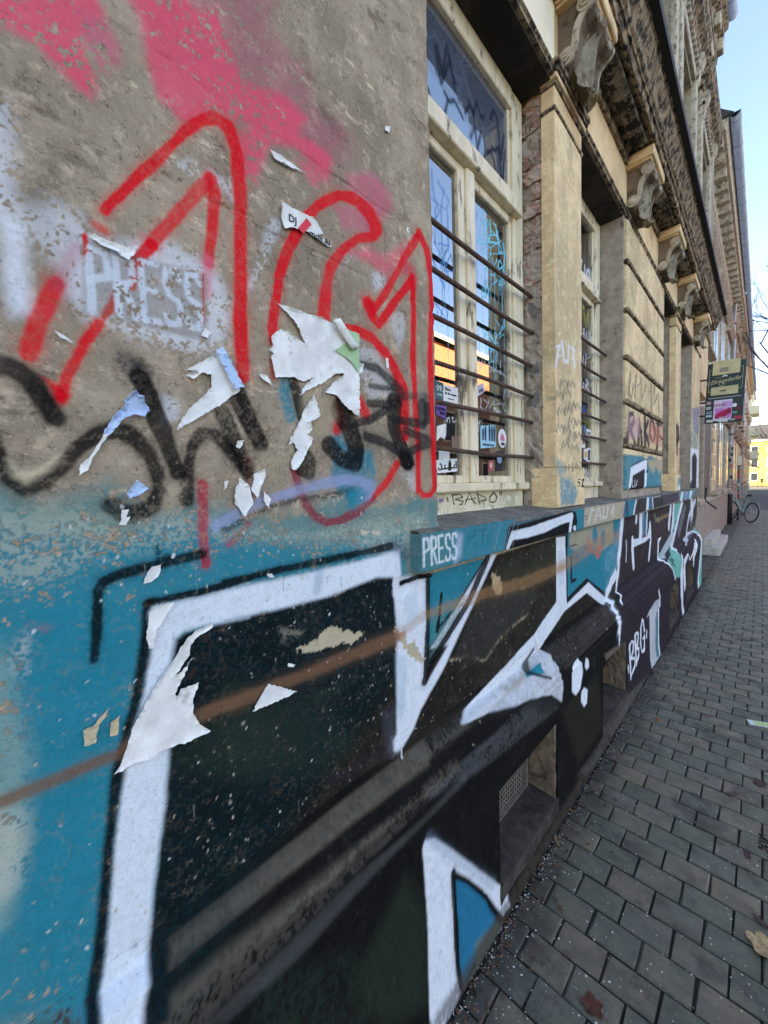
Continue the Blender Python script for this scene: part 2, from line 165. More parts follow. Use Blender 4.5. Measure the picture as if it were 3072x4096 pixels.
('s',(9, 9, 11),0.004,0.97,0.0,[(1.991,1.238,0.0272),(1.999,0.921,0.0154),(2.302,0.969,0.011),(2.682,0.798,0.0133),(2.931,0.895,0.0294)]),
('s',(232, 236, 242),0.004,1.0,0.0,[(3.064,1.253,0.1052),(2.958,0.903,0.0951),(2.792,0.86,0.0562),(2.71,0.806,0.0775),(2.693,0.764,0.0887)]),
('s',(9, 9, 11),0.004,0.9,0.0,[(3.004,0.971,0.0259),(2.921,0.921,0.0254)]),
('p',(52, 52, 50),0.004,0.9,0.0,[(2.671,0.768),(2.945,0.868),(2.904,0.765),(2.697,0.755)]),
('p',(206, 208, 212),0.005,0.95,0.2,[(1.596,0.858),(1.655,0.78),(1.708,0.738),(1.723,0.665),(1.735,0.592),(1.715,0.538),(1.599,0.619),(1.447,0.663),(1.125,0.73),(0.997,0.754),(1.051,0.762),(1.29,0.764),(1.442,0.764),(1.613,0.773)]),
('p',(150, 138, 110),0.015,0.6,0.45,[(1.263,0.764),(1.491,0.76),(1.578,0.755),(1.353,0.731),(1.196,0.752)]),
('p',(0, 132, 150),0.004,1.0,0.0,[(1.439,0.753),(1.592,0.75),(1.6,0.703),(1.449,0.738)]),
('s',(9, 9, 11),0.004,0.85,0.0,[(1.595,0.795,0.0155),(1.461,0.753,0.0156),(1.636,0.671,0.0089)]),
('p',(36, 40, 38),0.02,0.7,0.0,[(1.136,0.722),(1.387,0.676),(1.58,0.619),(1.679,0.55),(1.598,0.529),(1.356,0.668)]),
('p',(232, 236, 242),0.004,1.0,0.0,[(1.941,0.657),(1.987,0.62),(2.001,0.569),(1.961,0.502),(1.897,0.492),(1.848,0.53),(1.848,0.617),(1.891,0.652)]),
('p',(232, 236, 242),0.004,1.0,0.0,[(2.043,0.628),(2.084,0.605),(2.093,0.564),(2.056,0.559),(2.028,0.587)]),
('p',(232, 236, 242),0.004,1.0,0.0,[(2.015,0.486),(2.071,0.449),(2.057,0.388),(2.015,0.383),(1.966,0.436),(1.974,0.479)]),
('s',(60, 66, 62),0.003,0.6,0.0,[(2.158,0.59,0.0093),(2.189,0.56,0.0162),(2.174,0.535,0.0194)]),
('p',(232, 236, 242),0.005,0.97,0.1,[(0.735,0.56),(0.747,0.574),(0.785,0.553),(0.851,0.479),(1.183,0.082),(1.191,0.024),(1.143,0.029),(1.022,0.215),(0.868,0.4),(0.869,0.21),(0.879,0.011),(0.79,-0.024),(0.742,0.029),(0.747,0.319)]),
('p',(10, 120, 155),0.004,0.97,0.15,[(0.879,0.362),(0.93,0.31),(1.021,0.197),(1.112,0.055),(1.075,0.045),(1.006,0.05),(0.952,0.034),(0.891,0.022),(0.878,0.202)]),
('p',(110, 120, 108),0.01,0.8,0.3,[(1.111,0.046),(1.075,0.045),(0.974,0.079),(0.962,0.018),(0.891,0.017),(0.919,-0.047),(1.186,-0.074)]),
('s',(9, 9, 11),0.004,0.95,0.0,[(0.868,0.39,0.0226),(0.873,0.206,0.0227),(0.882,0.032,0.0229)]),
('s',(9, 9, 11),0.004,0.95,0.0,[(0.879,0.372,0.0127),(0.94,0.308,0.0138),(1.043,0.173,0.0166),(1.123,0.029,0.0195)]),
('s',(120, 140, 160),0.03,0.35,0.0,[(0.762,0.573,0.0251),(0.903,0.396,0.0273),(1.09,0.179,0.0304)]),
('p',(196, 180, 150),0.0015,1,0.0,[(0.472,1.176),(0.514,1.201),(0.557,1.175),(0.623,1.156),(0.598,1.147),(0.574,1.138),(0.533,1.147),(0.483,1.146),(0.471,1.153),(0.43,1.167),(0.445,1.175)]),
('p',(196, 180, 150),0.0015,1.0,0.0,[(0.725,1.131),(0.773,1.114),(0.772,1.08),(0.81,1.073),(0.829,1.032),(0.862,1.007),(0.834,1.001),(0.789,1.036),(0.765,1.074),(0.73,1.109)]),
('p',(205, 150, 125),0.002,0.8,0.0,[(0.725,1.127),(0.773,1.105),(0.76,1.092),(0.73,1.105)]),
('p',(205, 175, 135),0.002,0.9,0.4,[(1.24,1.185),(1.287,1.184),(1.327,1.142),(1.341,1.119),(1.326,1.08),(1.285,1.11),(1.252,1.15)]),
('s',(190, 170, 140),0.004,0.7,0.55,[(0.979,0.959,0.0082),(1.094,0.935,0.0082),(1.188,0.884,0.0105),(1.28,0.927,0.0144),(1.396,0.95,0.0132),(1.544,0.962,0.0135)]),
('p',(60, 60, 56),0.01,0.6,0.35,[(1.157,1.105),(1.4,1.093),(1.674,1.019),(1.526,0.967),(1.308,0.933),(1.2,0.88),(0.999,0.955),(1.076,1.045)]),
('p',(150, 140, 125),0.01,0.6,0.62,[(0.391,1.229),(0.454,1.208),(0.439,1.196),(0.396,1.197)]),
('p',(205, 200, 190),0.012,0.6,0.5,[(0.003,1.294),(0.018,1.326),(0.025,1.316),(0.016,1.269),(0.008,1.277)]),
('p',(190, 110, 130),0.01,0.5,0.4,[(0.023,1.336),(0.045,1.326),(0.037,1.322)]),
('p',(222, 205, 170),0.008,0.85,0.25,[(0.018,1.552),(0.028,1.539),(0.043,1.541),(0.07,1.562),(0.058,1.541),(0.034,1.522),(0.022,1.531)]),
('p',(215, 200, 170),0.003,0.9,0.0,[(0.619,1.405),(0.646,1.399),(0.636,1.39),(0.619,1.395)]),
('p',(215, 200, 170),0.003,0.9,0.0,[(0.655,1.398),(0.684,1.396),(0.683,1.385),(0.66,1.391)]),
('p',(190, 170, 140),0.01,0.7,0.5,[(0.197,1.524),(0.232,1.524),(0.221,1.492),(0.198,1.463),(0.192,1.476)]),
('p',(178, 160, 130),0.012,0.6,0.4,[(0.365,1.583),(0.409,1.588),(0.427,1.529),(0.411,1.51),(0.365,1.529)]),
('p',(178, 160, 130),0.02,0.5,0.45,[(0.465,1.709),(0.551,1.711),(0.561,1.667),(0.532,1.625),(0.488,1.616),(0.462,1.642)]),
('s',(128, 92, 68),0.014,0.85,0.12,[(-0.042,1.117,0.0159),(-0.016,1.114,0.0168),(0.043,1.114,0.0183),(0.114,1.112,0.0205),(0.126,1.121,0.0206),(0.224,1.117,0.0226),(0.322,1.116,0.0247),(0.274,1.114,0.0235),(0.398,1.111,0.027),(0.559,1.11,0.0308),(0.73,1.105,0.0348)]),
('s',(176, 130, 88),0.016,0.5,0.3,[(0.767,1.115,0.0298),(0.86,1.133,0.029),(1.13,1.126,0.0333),(1.046,1.131,0.037),(1.285,1.117,0.042),(1.495,1.102,0.0478),(1.934,1.101,0.0614),(2.666,1.158,0.0756),(3.009,1.133,0.0754)]),
('s',(190, 150, 110),0.01,0.8,0.0,[(1.875,1.098,0.028),(1.97,1.096,0.029)]),
('p',(74, 66, 58),0.03,0.7,0.36,[(0.5,-0.03),(2.7,-0.03),(2.7,0.06),(0.5,0.06)]),
('p',(120, 112, 100),0.006,0.3,0.5,[(-0.1,0.66),(0.9,0.66),(0.9,0.7),(-0.1,0.7)]),  # painted highlight along the near ledge of the moulding
],
'W2':[
('p',(44, 36, 46),0.004,0.96,0.06,[(3.101,1.261),(6.644,1.251),(7.333,1.392),(7.337,0.975),(6.992,0.792),(7.34,0.661),(7.47,0.462),(7.425,-0.013),(7.49,-0.012),(3.837,-0.054),(2.859,0.088),(2.849,0.461),(2.689,0.503),(2.732,0.666),(2.972,0.843)]),
('p',(40, 38, 36),0.03,0.5,0.3,[(3.057,1.14),(3.49,1.138),(4.464,0.767),(3.017,0.804)]),
('s',(232, 236, 242),0.003,1.0,0.0,[(3.076,1.25,0.0369),(3.008,1.106,0.0374),(2.965,0.931,0.0375),(2.921,0.808,0.037),(2.91,0.765,0.0334),(2.906,0.754,0.021),(2.91,0.748,0.0303),(2.863,0.712,0.029)]),
('s',(232, 236, 242),0.004,1.0,0.0,[(2.667,0.765,0.0161),(2.694,0.756,0.0463),(2.67,0.721,0.0503),(2.692,0.683,0.0493),(2.681,0.661,0.05),(2.705,0.644,0.0598),(2.68,0.589,0.0616)]),
('s',(232, 236, 242),0.002,1.0,0.0,[(2.72,0.649,0.029),(2.681,0.498,0.0289)]),
('p',(232, 236, 242),0.003,0.92,0.0,[(3.343,1.074),(3.887,1.036),(3.992,1.143),(4.017,1.022),(3.852,1.001),(3.374,1.009)]),
('s',(232, 236, 242),0.003,1.0,0.0,[(3.358,1.066,0.0622),(3.36,0.997,0.0596),(3.402,0.859,0.0584)]),
('s',(232, 236, 242),0.003,1.0,0.0,[(3.993,1.135,0.0515),(4.019,0.99,0.0542),(3.97,0.837,0.0529)]),
('p',(232, 236, 242),0.003,1.0,0.0,[(3.59,1.263),(3.737,1.261),(3.713,1.04),(3.632,1.005),(3.577,1.019)]),
('p',(60, 120, 140),0.003,1.0,0.0,[(3.744,1.257),(3.876,1.256),(3.849,1.063),(3.728,1.064)]),
('s',(232, 236, 242),0.003,1.0,0.0,[(3.876,1.256,0.0361),(3.866,1.084,0.0361),(3.834,1.019,0.0338)]),
('s',(9, 9, 11),0.003,0.8,0.0,[(3.71,1.255,0.0268),(3.696,1.049,0.0268)]),
('s',(150, 180, 150),0.004,0.7,0.0,[(4.186,1.201,0.0318),(4.231,1.14,0.0095),(4.313,1.175,0.0084),(4.382,1.128,0.0235)]),
('s',(232, 236, 242),0.003,1.0,0.0,[(3.484,1.227,0.0536),(3.478,1.206,0.0535)]),
('s',(232, 236, 242),0.003,0.7,0.0,[(3.168,1.081,0.0257),(3.172,0.936,0.0258)]),
('s',(190, 150, 110),0.02,0.5,0.0,[(4.272,1.145,0.0282),(4.636,1.153,0.0294),(5.058,1.152,0.03),(5.358,1.137,0.0306)]),
('p',(110, 185, 170),0.003,0.95,0.0,[(5.287,1.247),(5.896,1.251),(5.624,1.104),(5.367,1.04),(5.438,0.951),(5.188,0.975)]),
('s',(232, 236, 242),0.004,1.0,0.0,[(5.256,1.248,0.0965),(5.212,1.052,0.092),(5.131,0.961,0.0773)]),
('s',(232, 236, 242),0.004,1.0,0.0,[(5.896,1.251,0.0798),(5.624,1.104,0.0817),(5.376,0.937,0.0807),(5.143,0.801,0.1079),(5.248,0.721,0.0584)]),
('s',(232, 236, 242),0.003,1.0,0.0,[(5.053,1.22,0.1081),(5.002,1.146,0.1123),(4.954,1.045,0.1149)]),
('p',(190, 205, 208),0.006,0.9,0.1,[(5.189,0.965),(5.318,0.881),(5.085,0.809),(4.565,0.752),(4.381,0.776),(4.423,0.813)]),
('s',(232, 236, 242),0.003,1.0,0.0,[(4.506,0.96,0.0198),(4.362,0.942,0.0529),(4.358,0.784,0.0521),(4.448,0.748,0.0174),(4.531,0.714,0.0199),(4.642,0.663,0.0316),(4.842,0.51,0.0386)]),
('p',(110, 185, 170),0.004,0.95,0.0,[(5.087,0.779),(5.248,0.721),(5.309,0.664),(5.247,0.455),(4.842,0.51),(4.642,0.663),(4.584,0.714)]),
('s',(40, 60, 60),0.004,0.8,0.0,[(4.847,0.729,0.0303),(4.872,0.699,0.0229),(4.73,0.694,0.0519),(4.848,0.63,0.0199)]),
('s',(232, 236, 242),0.003,1.0,0.0,[(5.378,0.655,0.0769),(5.247,0.455,0.0821),(5.301,0.241,0.0755)]),
('s',(232, 236, 242),0.004,0.85,0.0,[(6.893,0.788,0.0238),(6.258,0.803,0.0572),(6.49,1.021,0.0716),(7.142,1.212,0.0853),(6.749,1.153,0.0365)]),
('p',(200, 205, 215),0.005,0.9,0.0,[(6.019,0.794),(6.518,0.788),(6.992,0.792),(6.293,0.765),(5.968,0.713),(5.842,0.717)]),
('s',(232, 236, 242),0.004,0.8,0.0,[(6.735,1.266,0.2071),(6.762,1.052,0.2083)]),
('s',(170, 170, 178),0.012,0.5,0.5,[(5.642,0.911,0.1229),(5.845,1.023,0.1198),(6.137,1.161,0.1197)]),
('s',(232, 236, 242),0.003,1.0,0.0,[(5.54,0.295,0.1099),(5.476,0.558,0.1055),(5.782,0.63,0.0201),(5.939,0.53,0.0195),(6.279,0.583,0.0456),(6.646,0.632,0.1597),(6.29,0.5,0.0751)]),
('s',(110, 185, 170),0.004,1.0,0.0,[(6.99,0.805,0.0735),(7.137,0.753,0.0896),(7.34,0.661,0.2939),(7.283,0.486,0.3511),(7.145,0.253,0.3257),(6.958,0.012,0.3099)]),
('s',(232, 236, 242),0.002,1.0,0.0,[(6.891,0.801,0.0238),(7.056,0.754,0.0362),(7.219,0.661,0.1205),(7.164,0.502,0.1358),(7.029,0.272,0.1268),(6.847,0.034,0.1207)]),
('s',(232, 236, 242),0.003,0.9,0.0,[(5.347,0.474,0.1224),(5.394,0.013,0.1241)]),
('s',(232, 236, 242),0.003,0.9,0.0,[(6.364,0.555,0.1206),(6.32,0.439,0.12)]),
('p',(196, 196, 200),0.004,0.92,0.15,[(3.47,0.457),(3.576,0.49),(3.806,0.512),(3.968,0.495),(4.014,0.433),(3.812,0.392),(3.678,0.234),(3.644,0.005),(3.835,-0.013),(3.816,0.332),(3.938,0.4),(3.962,-0.016),(3.837,-0.044),(3.622,0.003),(3.578,0.452)]),
('p',(196, 196, 200),0.004,0.92,0.1,[(3.576,0.481),(3.935,0.452),(3.815,0.352),(3.845,-0.007),(3.635,0.008)]),
('p',(70, 125, 130),0.004,0.95,0.0,[(3.816,0.332),(3.924,0.363),(3.945,0.01),(3.833,0.017)]),
('s',(232, 236, 242),0.002,1.0,0.0,[(3.943,0.399,0.0413),(3.967,-0.007,0.0419)]),
('s',(232, 236, 242),0.003,1.0,0.0,[(3.964,0.567,0.0308),(4.011,0.495,0.0386),(4.004,0.435,0.044)]),
('s',(232, 236, 242),0.002,1.0,0.0,[(2.983,0.168,0.0327),(2.964,0.256,0.0333),(2.944,0.4,0.0372),(3.008,0.42,0.0116),(3.059,0.388,0.0303),(3.044,0.335,0.0357),(2.979,0.308,0.0214),(3.097,0.268,0.0161),(3.099,0.208,0.0355),(2.989,0.182,0.0234)]),
('s',(232, 236, 242),0.002,1.0,0.0,[(3.152,0.206,0.0345),(3.12,0.319,0.0353),(3.102,0.425,0.0401),(3.144,0.442,0.0096),(3.199,0.404,0.0329),(3.183,0.35,0.0384),(3.13,0.332,0.0254),(3.222,0.294,0.0202),(3.224,0.242,0.0407),(3.152,0.215,0.0284)]),
('s',(232, 236, 242),0.002,1.0,0.0,[(3.404,0.38,0.0351),(3.369,0.453,0.0275),(3.32,0.483,0.0267),(3.284,0.423,0.0441),(3.277,0.32,0.0381),(3.331,0.233,0.0143),(3.41,0.234,0.0446),(3.414,0.332,0.033),(3.354,0.332,0.0165)]),
('s',(232, 236, 242),0.002,1.0,0.0,[(3.484,0.339,0.0378),(3.485,0.311,0.0378)]),
('s',(232, 236, 242),0.002,1.0,0.0,[(2.9,0.279,0.0213),(2.923,0.231,0.0215)]),
('p',(120, 104, 92),0.01,0.8,0.2,[(2.354,0.54),(2.676,0.5),(2.718,0.464),(2.4,0.491)]),
('p',(88, 84, 78),0.01,0.55,0.4,[(2.054,0.028),(1.882,0.09),(2.337,0.074),(2.859,0.088),(3.886,-0.031),(6.157,-0.089),(7.49,-0.012),(7.672,-0.12),(3.89,-0.093),(2.479,-0.067)]),
],
'SILL':[
('p',(0, 132, 150),0.004,0.95,0.22,[(0.802,1.382),(1.359,1.385),(1.319,1.348),(1.262,1.272),(0.8,1.268)]),
('p',(74, 130, 125),0.02,0.7,0.4,[(0.802,1.382),(0.952,1.384),(0.944,1.339),(0.918,1.286),(0.859,1.268),(0.8,1.268)]),
('p',(0, 132, 150),0.004,0.95,0.15,[(1.973,1.377),(2.133,1.374),(2.124,1.269),(2.007,1.265)]),
('p',(60, 100, 110),0.002,1.0,0.0,[(1.301,1.363),(1.94,1.373),(2.007,1.363),(1.999,1.322),(1.908,1.272),(1.262,1.267)]),
('p',(9, 9, 11),0.003,0.97,0.0,[(1.31,1.353),(1.419,1.355),(1.94,1.376),(2.007,1.366),(2.033,1.313),(1.99,1.263),(1.262,1.268),(1.291,1.316)]),
('p',(232, 236, 242),0.003,0.97,0.08,[(1.324,1.335),(1.494,1.337),(1.957,1.366),(1.973,1.347),(1.94,1.268),(1.908,1.269),(1.924,1.322),(1.816,1.32),(1.624,1.3),(1.46,1.297),(1.337,1.302),(1.299,1.269),(1.276,1.269)]),
('p',(232, 236, 242),0.002,1.0,0.0,[(1.973,1.294),(2.007,1.297),(2.007,1.271),(1.982,1.27)]),
('s',(40, 90, 110),0.002,0.7,0.0,[(1.033,1.352,0.0066),(1.036,1.34,0.0038),(1.075,1.347,0.0055),(1.072,1.363,0.007)]),
('s',(40, 90, 110),0.002,0.7,0.0,[(1.101,1.358,0.004),(1.147,1.36,0.0041)]),
('s',(40, 90, 110),0.002,0.6,0.0,[(1.124,1.358,0.0061),(1.116,1.303,0.0061)]),
('s',(40, 90, 110),0.002,0.6,0.0,[(1.159,1.343,0.0063),(1.15,1.319,0.0056),(1.17,1.317,0.0033)]),
('p',(200, 205, 225),0.015,0.6,0.0,[(0.973,1.365),(1.002,1.355),(0.994,1.297),(0.961,1.268),(0.954,1.277)]),
('s',(190, 205, 205),0.001,0.5,0.0,[(1.247,1.372,0.0025),(1.22,1.324,0.0024),(1.193,1.277,0.0024)]),
('s',(190, 205, 205),0.001,0.5,0.0,[(1.324,1.365,0.0026),(1.295,1.315,0.0026),(1.267,1.267,0.0026)]),
('s',(190, 205, 205),0.001,0.5,0.0,[(1.348,1.363,0.0027),(1.318,1.313,0.0027),(1.289,1.264,0.0026)]),
('s',(190, 205, 205),0.001,0.5,0.0,[(1.383,1.361,0.0028),(1.352,1.309,0.0028),(1.322,1.259,0.0027)]),
('p',(190, 174, 148),0.006,0.95,0.1,[(2.137,1.377),(2.975,1.381),(2.907,1.27),(2.13,1.275)]),
('p',(0, 132, 150),0.006,0.95,0.1,[(2.975,1.381),(3.204,1.384),(3.128,1.273),(2.907,1.273)]),
('p',(110, 80, 130),0.012,0.5,0.3,[(2.951,1.369),(3.049,1.359),(3.026,1.292),(2.895,1.28)]),
('s',(232, 236, 242),0.003,1.0,0.0,[(3.231,1.383,0.0242),(3.178,1.334,0.0262),(3.141,1.275,0.028)]),
('s',(226, 222, 214),0.004,0.7,0.0,[(2.263,1.37,0.0154),(2.225,1.324,0.0153),(2.202,1.297,0.0151)]),
('s',(226, 222, 214),0.004,0.7,0.0,[(2.263,1.356,0.006),(2.326,1.357,0.0062)]),
('s',(226, 222, 214),0.004,0.7,0.0,[(2.375,1.359,0.0149),(2.302,1.294,0.0146)]),
('s',(226, 222, 214),0.004,0.7,0.0,[(2.4,1.358,0.0183),(2.427,1.3,0.0185)]),
('s',(226, 222, 214),0.004,0.7,0.0,[(2.334,1.321,0.0063),(2.418,1.323,0.0065)]),
('s',(226, 222, 214),0.004,0.7,0.0,[(2.479,1.359,0.0209),(2.462,1.302,0.0147),(2.534,1.302,0.013),(2.561,1.354,0.0208)]),
('s',(226, 222, 214),0.004,0.7,0.0,[(2.629,1.318,0.0157),(2.688,1.359,0.01),(2.679,1.298,0.0243)]),
('s',(70, 70, 66),0.004,0.7,0.0,[(2.144,1.335,0.0056),(2.187,1.332,0.0057)]),
('s',(70, 70, 66),0.004,0.7,0.0,[(2.151,1.315,0.0058),(2.187,1.315,0.0058)]),
('p',(48, 44, 44),0.003,0.92,0.12,[(3.259,1.379),(3.87,1.386),(5.29,1.381),(5.235,1.289),(3.767,1.282),(3.18,1.276)]),
('p',(232, 236, 242),0.003,0.95,0.0,[(3.574,1.392),(3.657,1.393),(3.645,1.285),(3.547,1.28)]),
('p',(60, 120, 140),0.003,0.95,0.0,[(3.667,1.392),(3.779,1.392),(3.766,1.289),(3.662,1.284)]),
('s',(232, 236, 242),0.003,1.0,0.0,[(3.79,1.392,0.028),(3.799,1.347,0.0275),(3.82,1.286,0.0271)]),
('s',(205, 208, 212),0.006,0.8,0.3,[(3.834,1.38,0.0168),(4.147,1.381,0.018)]),
('p',(84, 74, 84),0.003,0.9,0.0,[(4.233,1.387),(5.29,1.381),(5.235,1.289),(4.282,1.295)]),
('p',(90, 160, 165),0.003,0.95,0.0,[(5.355,1.38),(6.828,1.387),(6.365,1.273),(5.364,1.289)]),
('s',(232, 236, 242),0.003,1.0,0.0,[(5.56,1.375,0.1074),(5.465,1.29,0.1059)]),
('s',(180, 150, 190),0.006,0.7,0.0,[(5.932,1.376,0.117),(5.826,1.287,0.1152)]),
('s',(232, 236, 242),0.003,1.0,0.0,[(6.352,1.379,0.0993),(6.19,1.279,0.0971)]),
],
'PIER':[
('p',(0, 132, 150),0.006,0.95,0.12,[(3.068,1.695),(3.626,1.705),(3.693,1.665),(3.827,1.721),(4.405,1.687),(4.42,1.441),(3.77,1.438),(3.086,1.445)]),
('p',(190, 170, 136),0.012,0.95,0.12,[(3.794,1.683),(4.403,1.712),(4.409,1.619),(4.302,1.568),(4.132,1.638),(4.018,1.566),(3.831,1.632)]),
('p',(232, 236, 242),0.003,1.0,0.0,[(3.222,1.611),(3.692,1.679),(3.794,1.668),(3.736,1.446),(3.653,1.444),(3.663,1.599),(3.277,1.553),(3.213,1.446),(3.149,1.447)]),
('p',(44, 36, 46),0.003,1.0,0.0,[(3.291,1.553),(3.679,1.61),(3.653,1.444),(3.2,1.446)]),
('s',(9, 9, 11),0.004,1.0,0.0,[(3.196,1.611,0.0075),(3.414,1.649,0.0076),(3.708,1.687,0.0078)]),
('s',(9, 9, 11),0.004,1.0,0.0,[(3.73,1.585,0.0077),(3.781,1.59,0.0269),(3.778,1.645,0.0344)]),
('s',(210, 210, 210),0.002,1.0,0.0,[(3.278,1.514,0.0163),(3.274,1.468,0.0102),(3.335,1.47,0.0041)]),
('s',(210, 210, 210),0.002,1.0,0.0,[(3.347,1.517,0.0169),(3.349,1.473,0.0117),(3.391,1.476,0.0043)]),
('s',(210, 210, 210),0.002,1.0,0.0,[(3.433,1.52,0.0092),(3.396,1.5,0.0125),(3.391,1.479,0.0168)]),
('s',(48, 40, 44),0.004,0.92,0.0,[(3.124,1.784,0.057),(3.175,1.977,0.0449),(3.293,2,0.0268),(3.316,1.944,0.0437),(3.178,1.882,0.0608),(3.363,1.78,0.039)]),
('s',(48, 40, 44),0.004,0.92,0.0,[(3.449,1.785,0.0689),(3.487,1.993,0.0162),(3.562,1.803,0.0713)]),
('s',(48, 40, 44),0.004,0.92,0.0,[(3.446,1.877,0.0164),(3.573,1.893,0.0169)]),
('s',(48, 40, 44),0.004,0.92,0.0,[(3.674,2.013,0.0785),(3.683,1.8,0.079)]),
('s',(48, 40, 44),0.004,0.92,0.0,[(3.801,1.995,0.0437),(3.678,1.907,0.0785),(3.836,1.809,0.0511)]),
('s',(48, 40, 44),0.004,0.92,0.0,[(3.907,2.017,0.0771),(3.858,1.9,0.079),(3.999,1.843,0.0184),(4.082,1.919,0.0941),(3.99,2.014,0.0726)]),
('s',(48, 40, 44),0.004,0.92,0.0,[(4.106,2.015,0.0205),(4.39,2.019,0.0217)]),
('s',(48, 40, 44),0.004,0.92,0.0,[(4.228,2.015,0.0947),(4.178,1.807,0.094)]),
('s',(48, 40, 44),0.004,0.92,0.0,[(4.298,1.912,0.0273),(4.431,1.897,0.028)]),
('p',(196, 150, 165),0.03,0.5,0.3,[(3.119,1.97),(3.532,1.987),(3.492,1.85),(3.124,1.784)]),
('p',(205, 120, 105),0.03,0.6,0.3,[(3.827,1.997),(4.391,1.994),(4.402,1.819),(3.835,1.831)]),
('s',(120, 104, 88),0.006,0.75,0.0,[(3.187,2.26,0.0319),(3.152,2.124,0.0342),(3.23,2.098,0.0153),(3.287,2.202,0.0293)]),
('s',(120, 104, 88),0.006,0.75,0.0,[(3.367,2.285,0.0354),(3.331,2.122,0.0352)]),
('s',(120, 104, 88),0.006,0.75,0.0,[(3.391,2.21,0.0108),(3.5,2.249,0.0111)]),
('s',(120, 104, 88),0.006,0.75,0.0,[(3.521,2.273,0.0414),(3.55,2.134,0.0107),(3.712,2.275,0.0246)]),
('s',(120, 104, 88),0.006,0.75,0.0,[(3.892,2.306,0.049),(3.929,2.11,0.0496)]),
('s',(120, 104, 88),0.006,0.75,0.0,[(4.032,2.306,0.0498),(4.011,2.154,0.0155),(4.212,2.289,0.0161),(4.252,2.138,0.0564)]),
('s',(232, 232, 232),0.004,0.9,0.0,[(1.86,2.047,0.0174),(1.885,2.12,0.0163),(1.911,2.151,0.0152),(1.861,2.133,0.0072)]),
('s',(232, 232, 232),0.004,0.9,0.0,[(1.868,2.098,0.0073),(1.927,2.108,0.0075)]),
('s',(232, 232, 232),0.004,0.9,0.0,[(1.937,2.17,0.0215),(1.962,2.093,0.0185),(2.017,2.098,0.0156),(2.026,2.179,0.0215)]),
('s',(232, 232, 232),0.004,0.9,0.0,[(2.045,2.177,0.0094),(2.132,2.177,0.0098)]),
('s',(232, 232, 232),0.004,0.9,0.0,[(2.093,2.178,0.0241),(2.112,2.098,0.0244)]),
('s',(128, 120, 104),0.004,0.75,0.15,[(1.913,1.963,0.0185),(1.932,2.002,0.0084),(1.953,1.977,0.0084),(1.98,2.007,0.0083),(2.012,1.985,0.0181)]),
('s',(128, 120, 104),0.004,0.75,0.15,[(1.853,1.898,0.0179),(1.872,1.935,0.0083),(1.892,1.91,0.0082),(1.918,1.939,0.0082),(1.949,1.917,0.0174)]),
('s',(128, 120, 104),0.004,0.75,0.15,[(1.947,1.918,0.0191),(1.967,1.957,0.0086),(1.988,1.931,0.0085),(2.016,1.961,0.0085),(2.05,1.939,0.0183)]),
('s',(128, 120, 104),0.004,0.75,0.15,[(1.877,1.827,0.0185),(1.897,1.864,0.0085),(1.917,1.838,0.0084),(1.943,1.866,0.0083),(1.975,1.843,0.0175)]),
('s',(128, 120, 104),0.004,0.75,0.15,[(1.964,1.843,0.0196),(1.985,1.881,0.0088),(2.006,1.855,0.0086),(2.034,1.885,0.0086),(2.068,1.861,0.0183)]),
('s',(128, 120, 104),0.004,0.75,0.15,[(2.019,1.876,0.0202),(2.04,1.915,0.0089),(2.063,1.888,0.0088),(2.092,1.919,0.0088),(2.128,1.896,0.0189)]),
('s',(128, 120, 104),0.004,0.75,0.15,[(2.076,1.877,0.021),(2.098,1.917,0.0091),(2.122,1.889,0.009),(2.152,1.921,0.009),(2.19,1.897,0.0194)]),
('s',(128, 120, 104),0.004,0.75,0.15,[(1.86,1.75,0.0186),(1.879,1.786,0.0085),(1.899,1.759,0.0083),(1.925,1.787,0.0083),(1.956,1.763,0.0171)]),
('s',(128, 120, 104),0.004,0.75,0.15,[(1.946,1.751,0.0197),(1.966,1.788,0.0088),(1.987,1.761,0.0086),(2.015,1.79,0.0086),(2.049,1.765,0.0179)]),
('s',(128, 120, 104),0.004,0.75,0.15,[(2.019,1.797,0.0206),(2.04,1.836,0.009),(2.062,1.808,0.0088),(2.092,1.838,0.0088),(2.128,1.813,0.0187)]),
('s',(128, 120, 104),0.004,0.75,0.15,[(2.096,1.791,0.0217),(2.118,1.831,0.0093),(2.142,1.802,0.0091),(2.173,1.833,0.0091),(2.211,1.807,0.0194)]),
('s',(128, 120, 104),0.004,0.75,0.15,[(2.018,1.724,0.0208),(2.04,1.762,0.0091),(2.062,1.734,0.0089),(2.091,1.763,0.0089),(2.127,1.737,0.0185)]),
('s',(128, 120, 104),0.004,0.75,0.15,[(2.095,1.729,0.0219),(2.118,1.769,0.0094),(2.142,1.74,0.0091),(2.173,1.77,0.0092),(2.211,1.743,0.0193)]),
('s',(128, 120, 104),0.004,0.75,0.15,[(1.928,1.672,0.0198),(1.948,1.709,0.0089),(1.968,1.681,0.0086),(1.996,1.709,0.0086),(2.029,1.683,0.0176)]),
('s',(128, 120, 104),0.004,0.75,0.15,[(2.056,1.666,0.0216),(2.078,1.704,0.0093),(2.101,1.675,0.0091),(2.131,1.704,0.0091),(2.168,1.677,0.0188)]),
('s',(128, 120, 104),0.004,0.75,0.15,[(1.953,1.562,0.0206),(1.974,1.599,0.0091),(1.995,1.57,0.0088),(2.023,1.597,0.0088),(2.058,1.569,0.0175)]),
('s',(128, 120, 104),0.004,0.75,0.15,[(2.056,1.57,0.022),(2.078,1.608,0.0094),(2.101,1.578,0.0091),(2.131,1.607,0.0091),(2.168,1.578,0.0185)]),
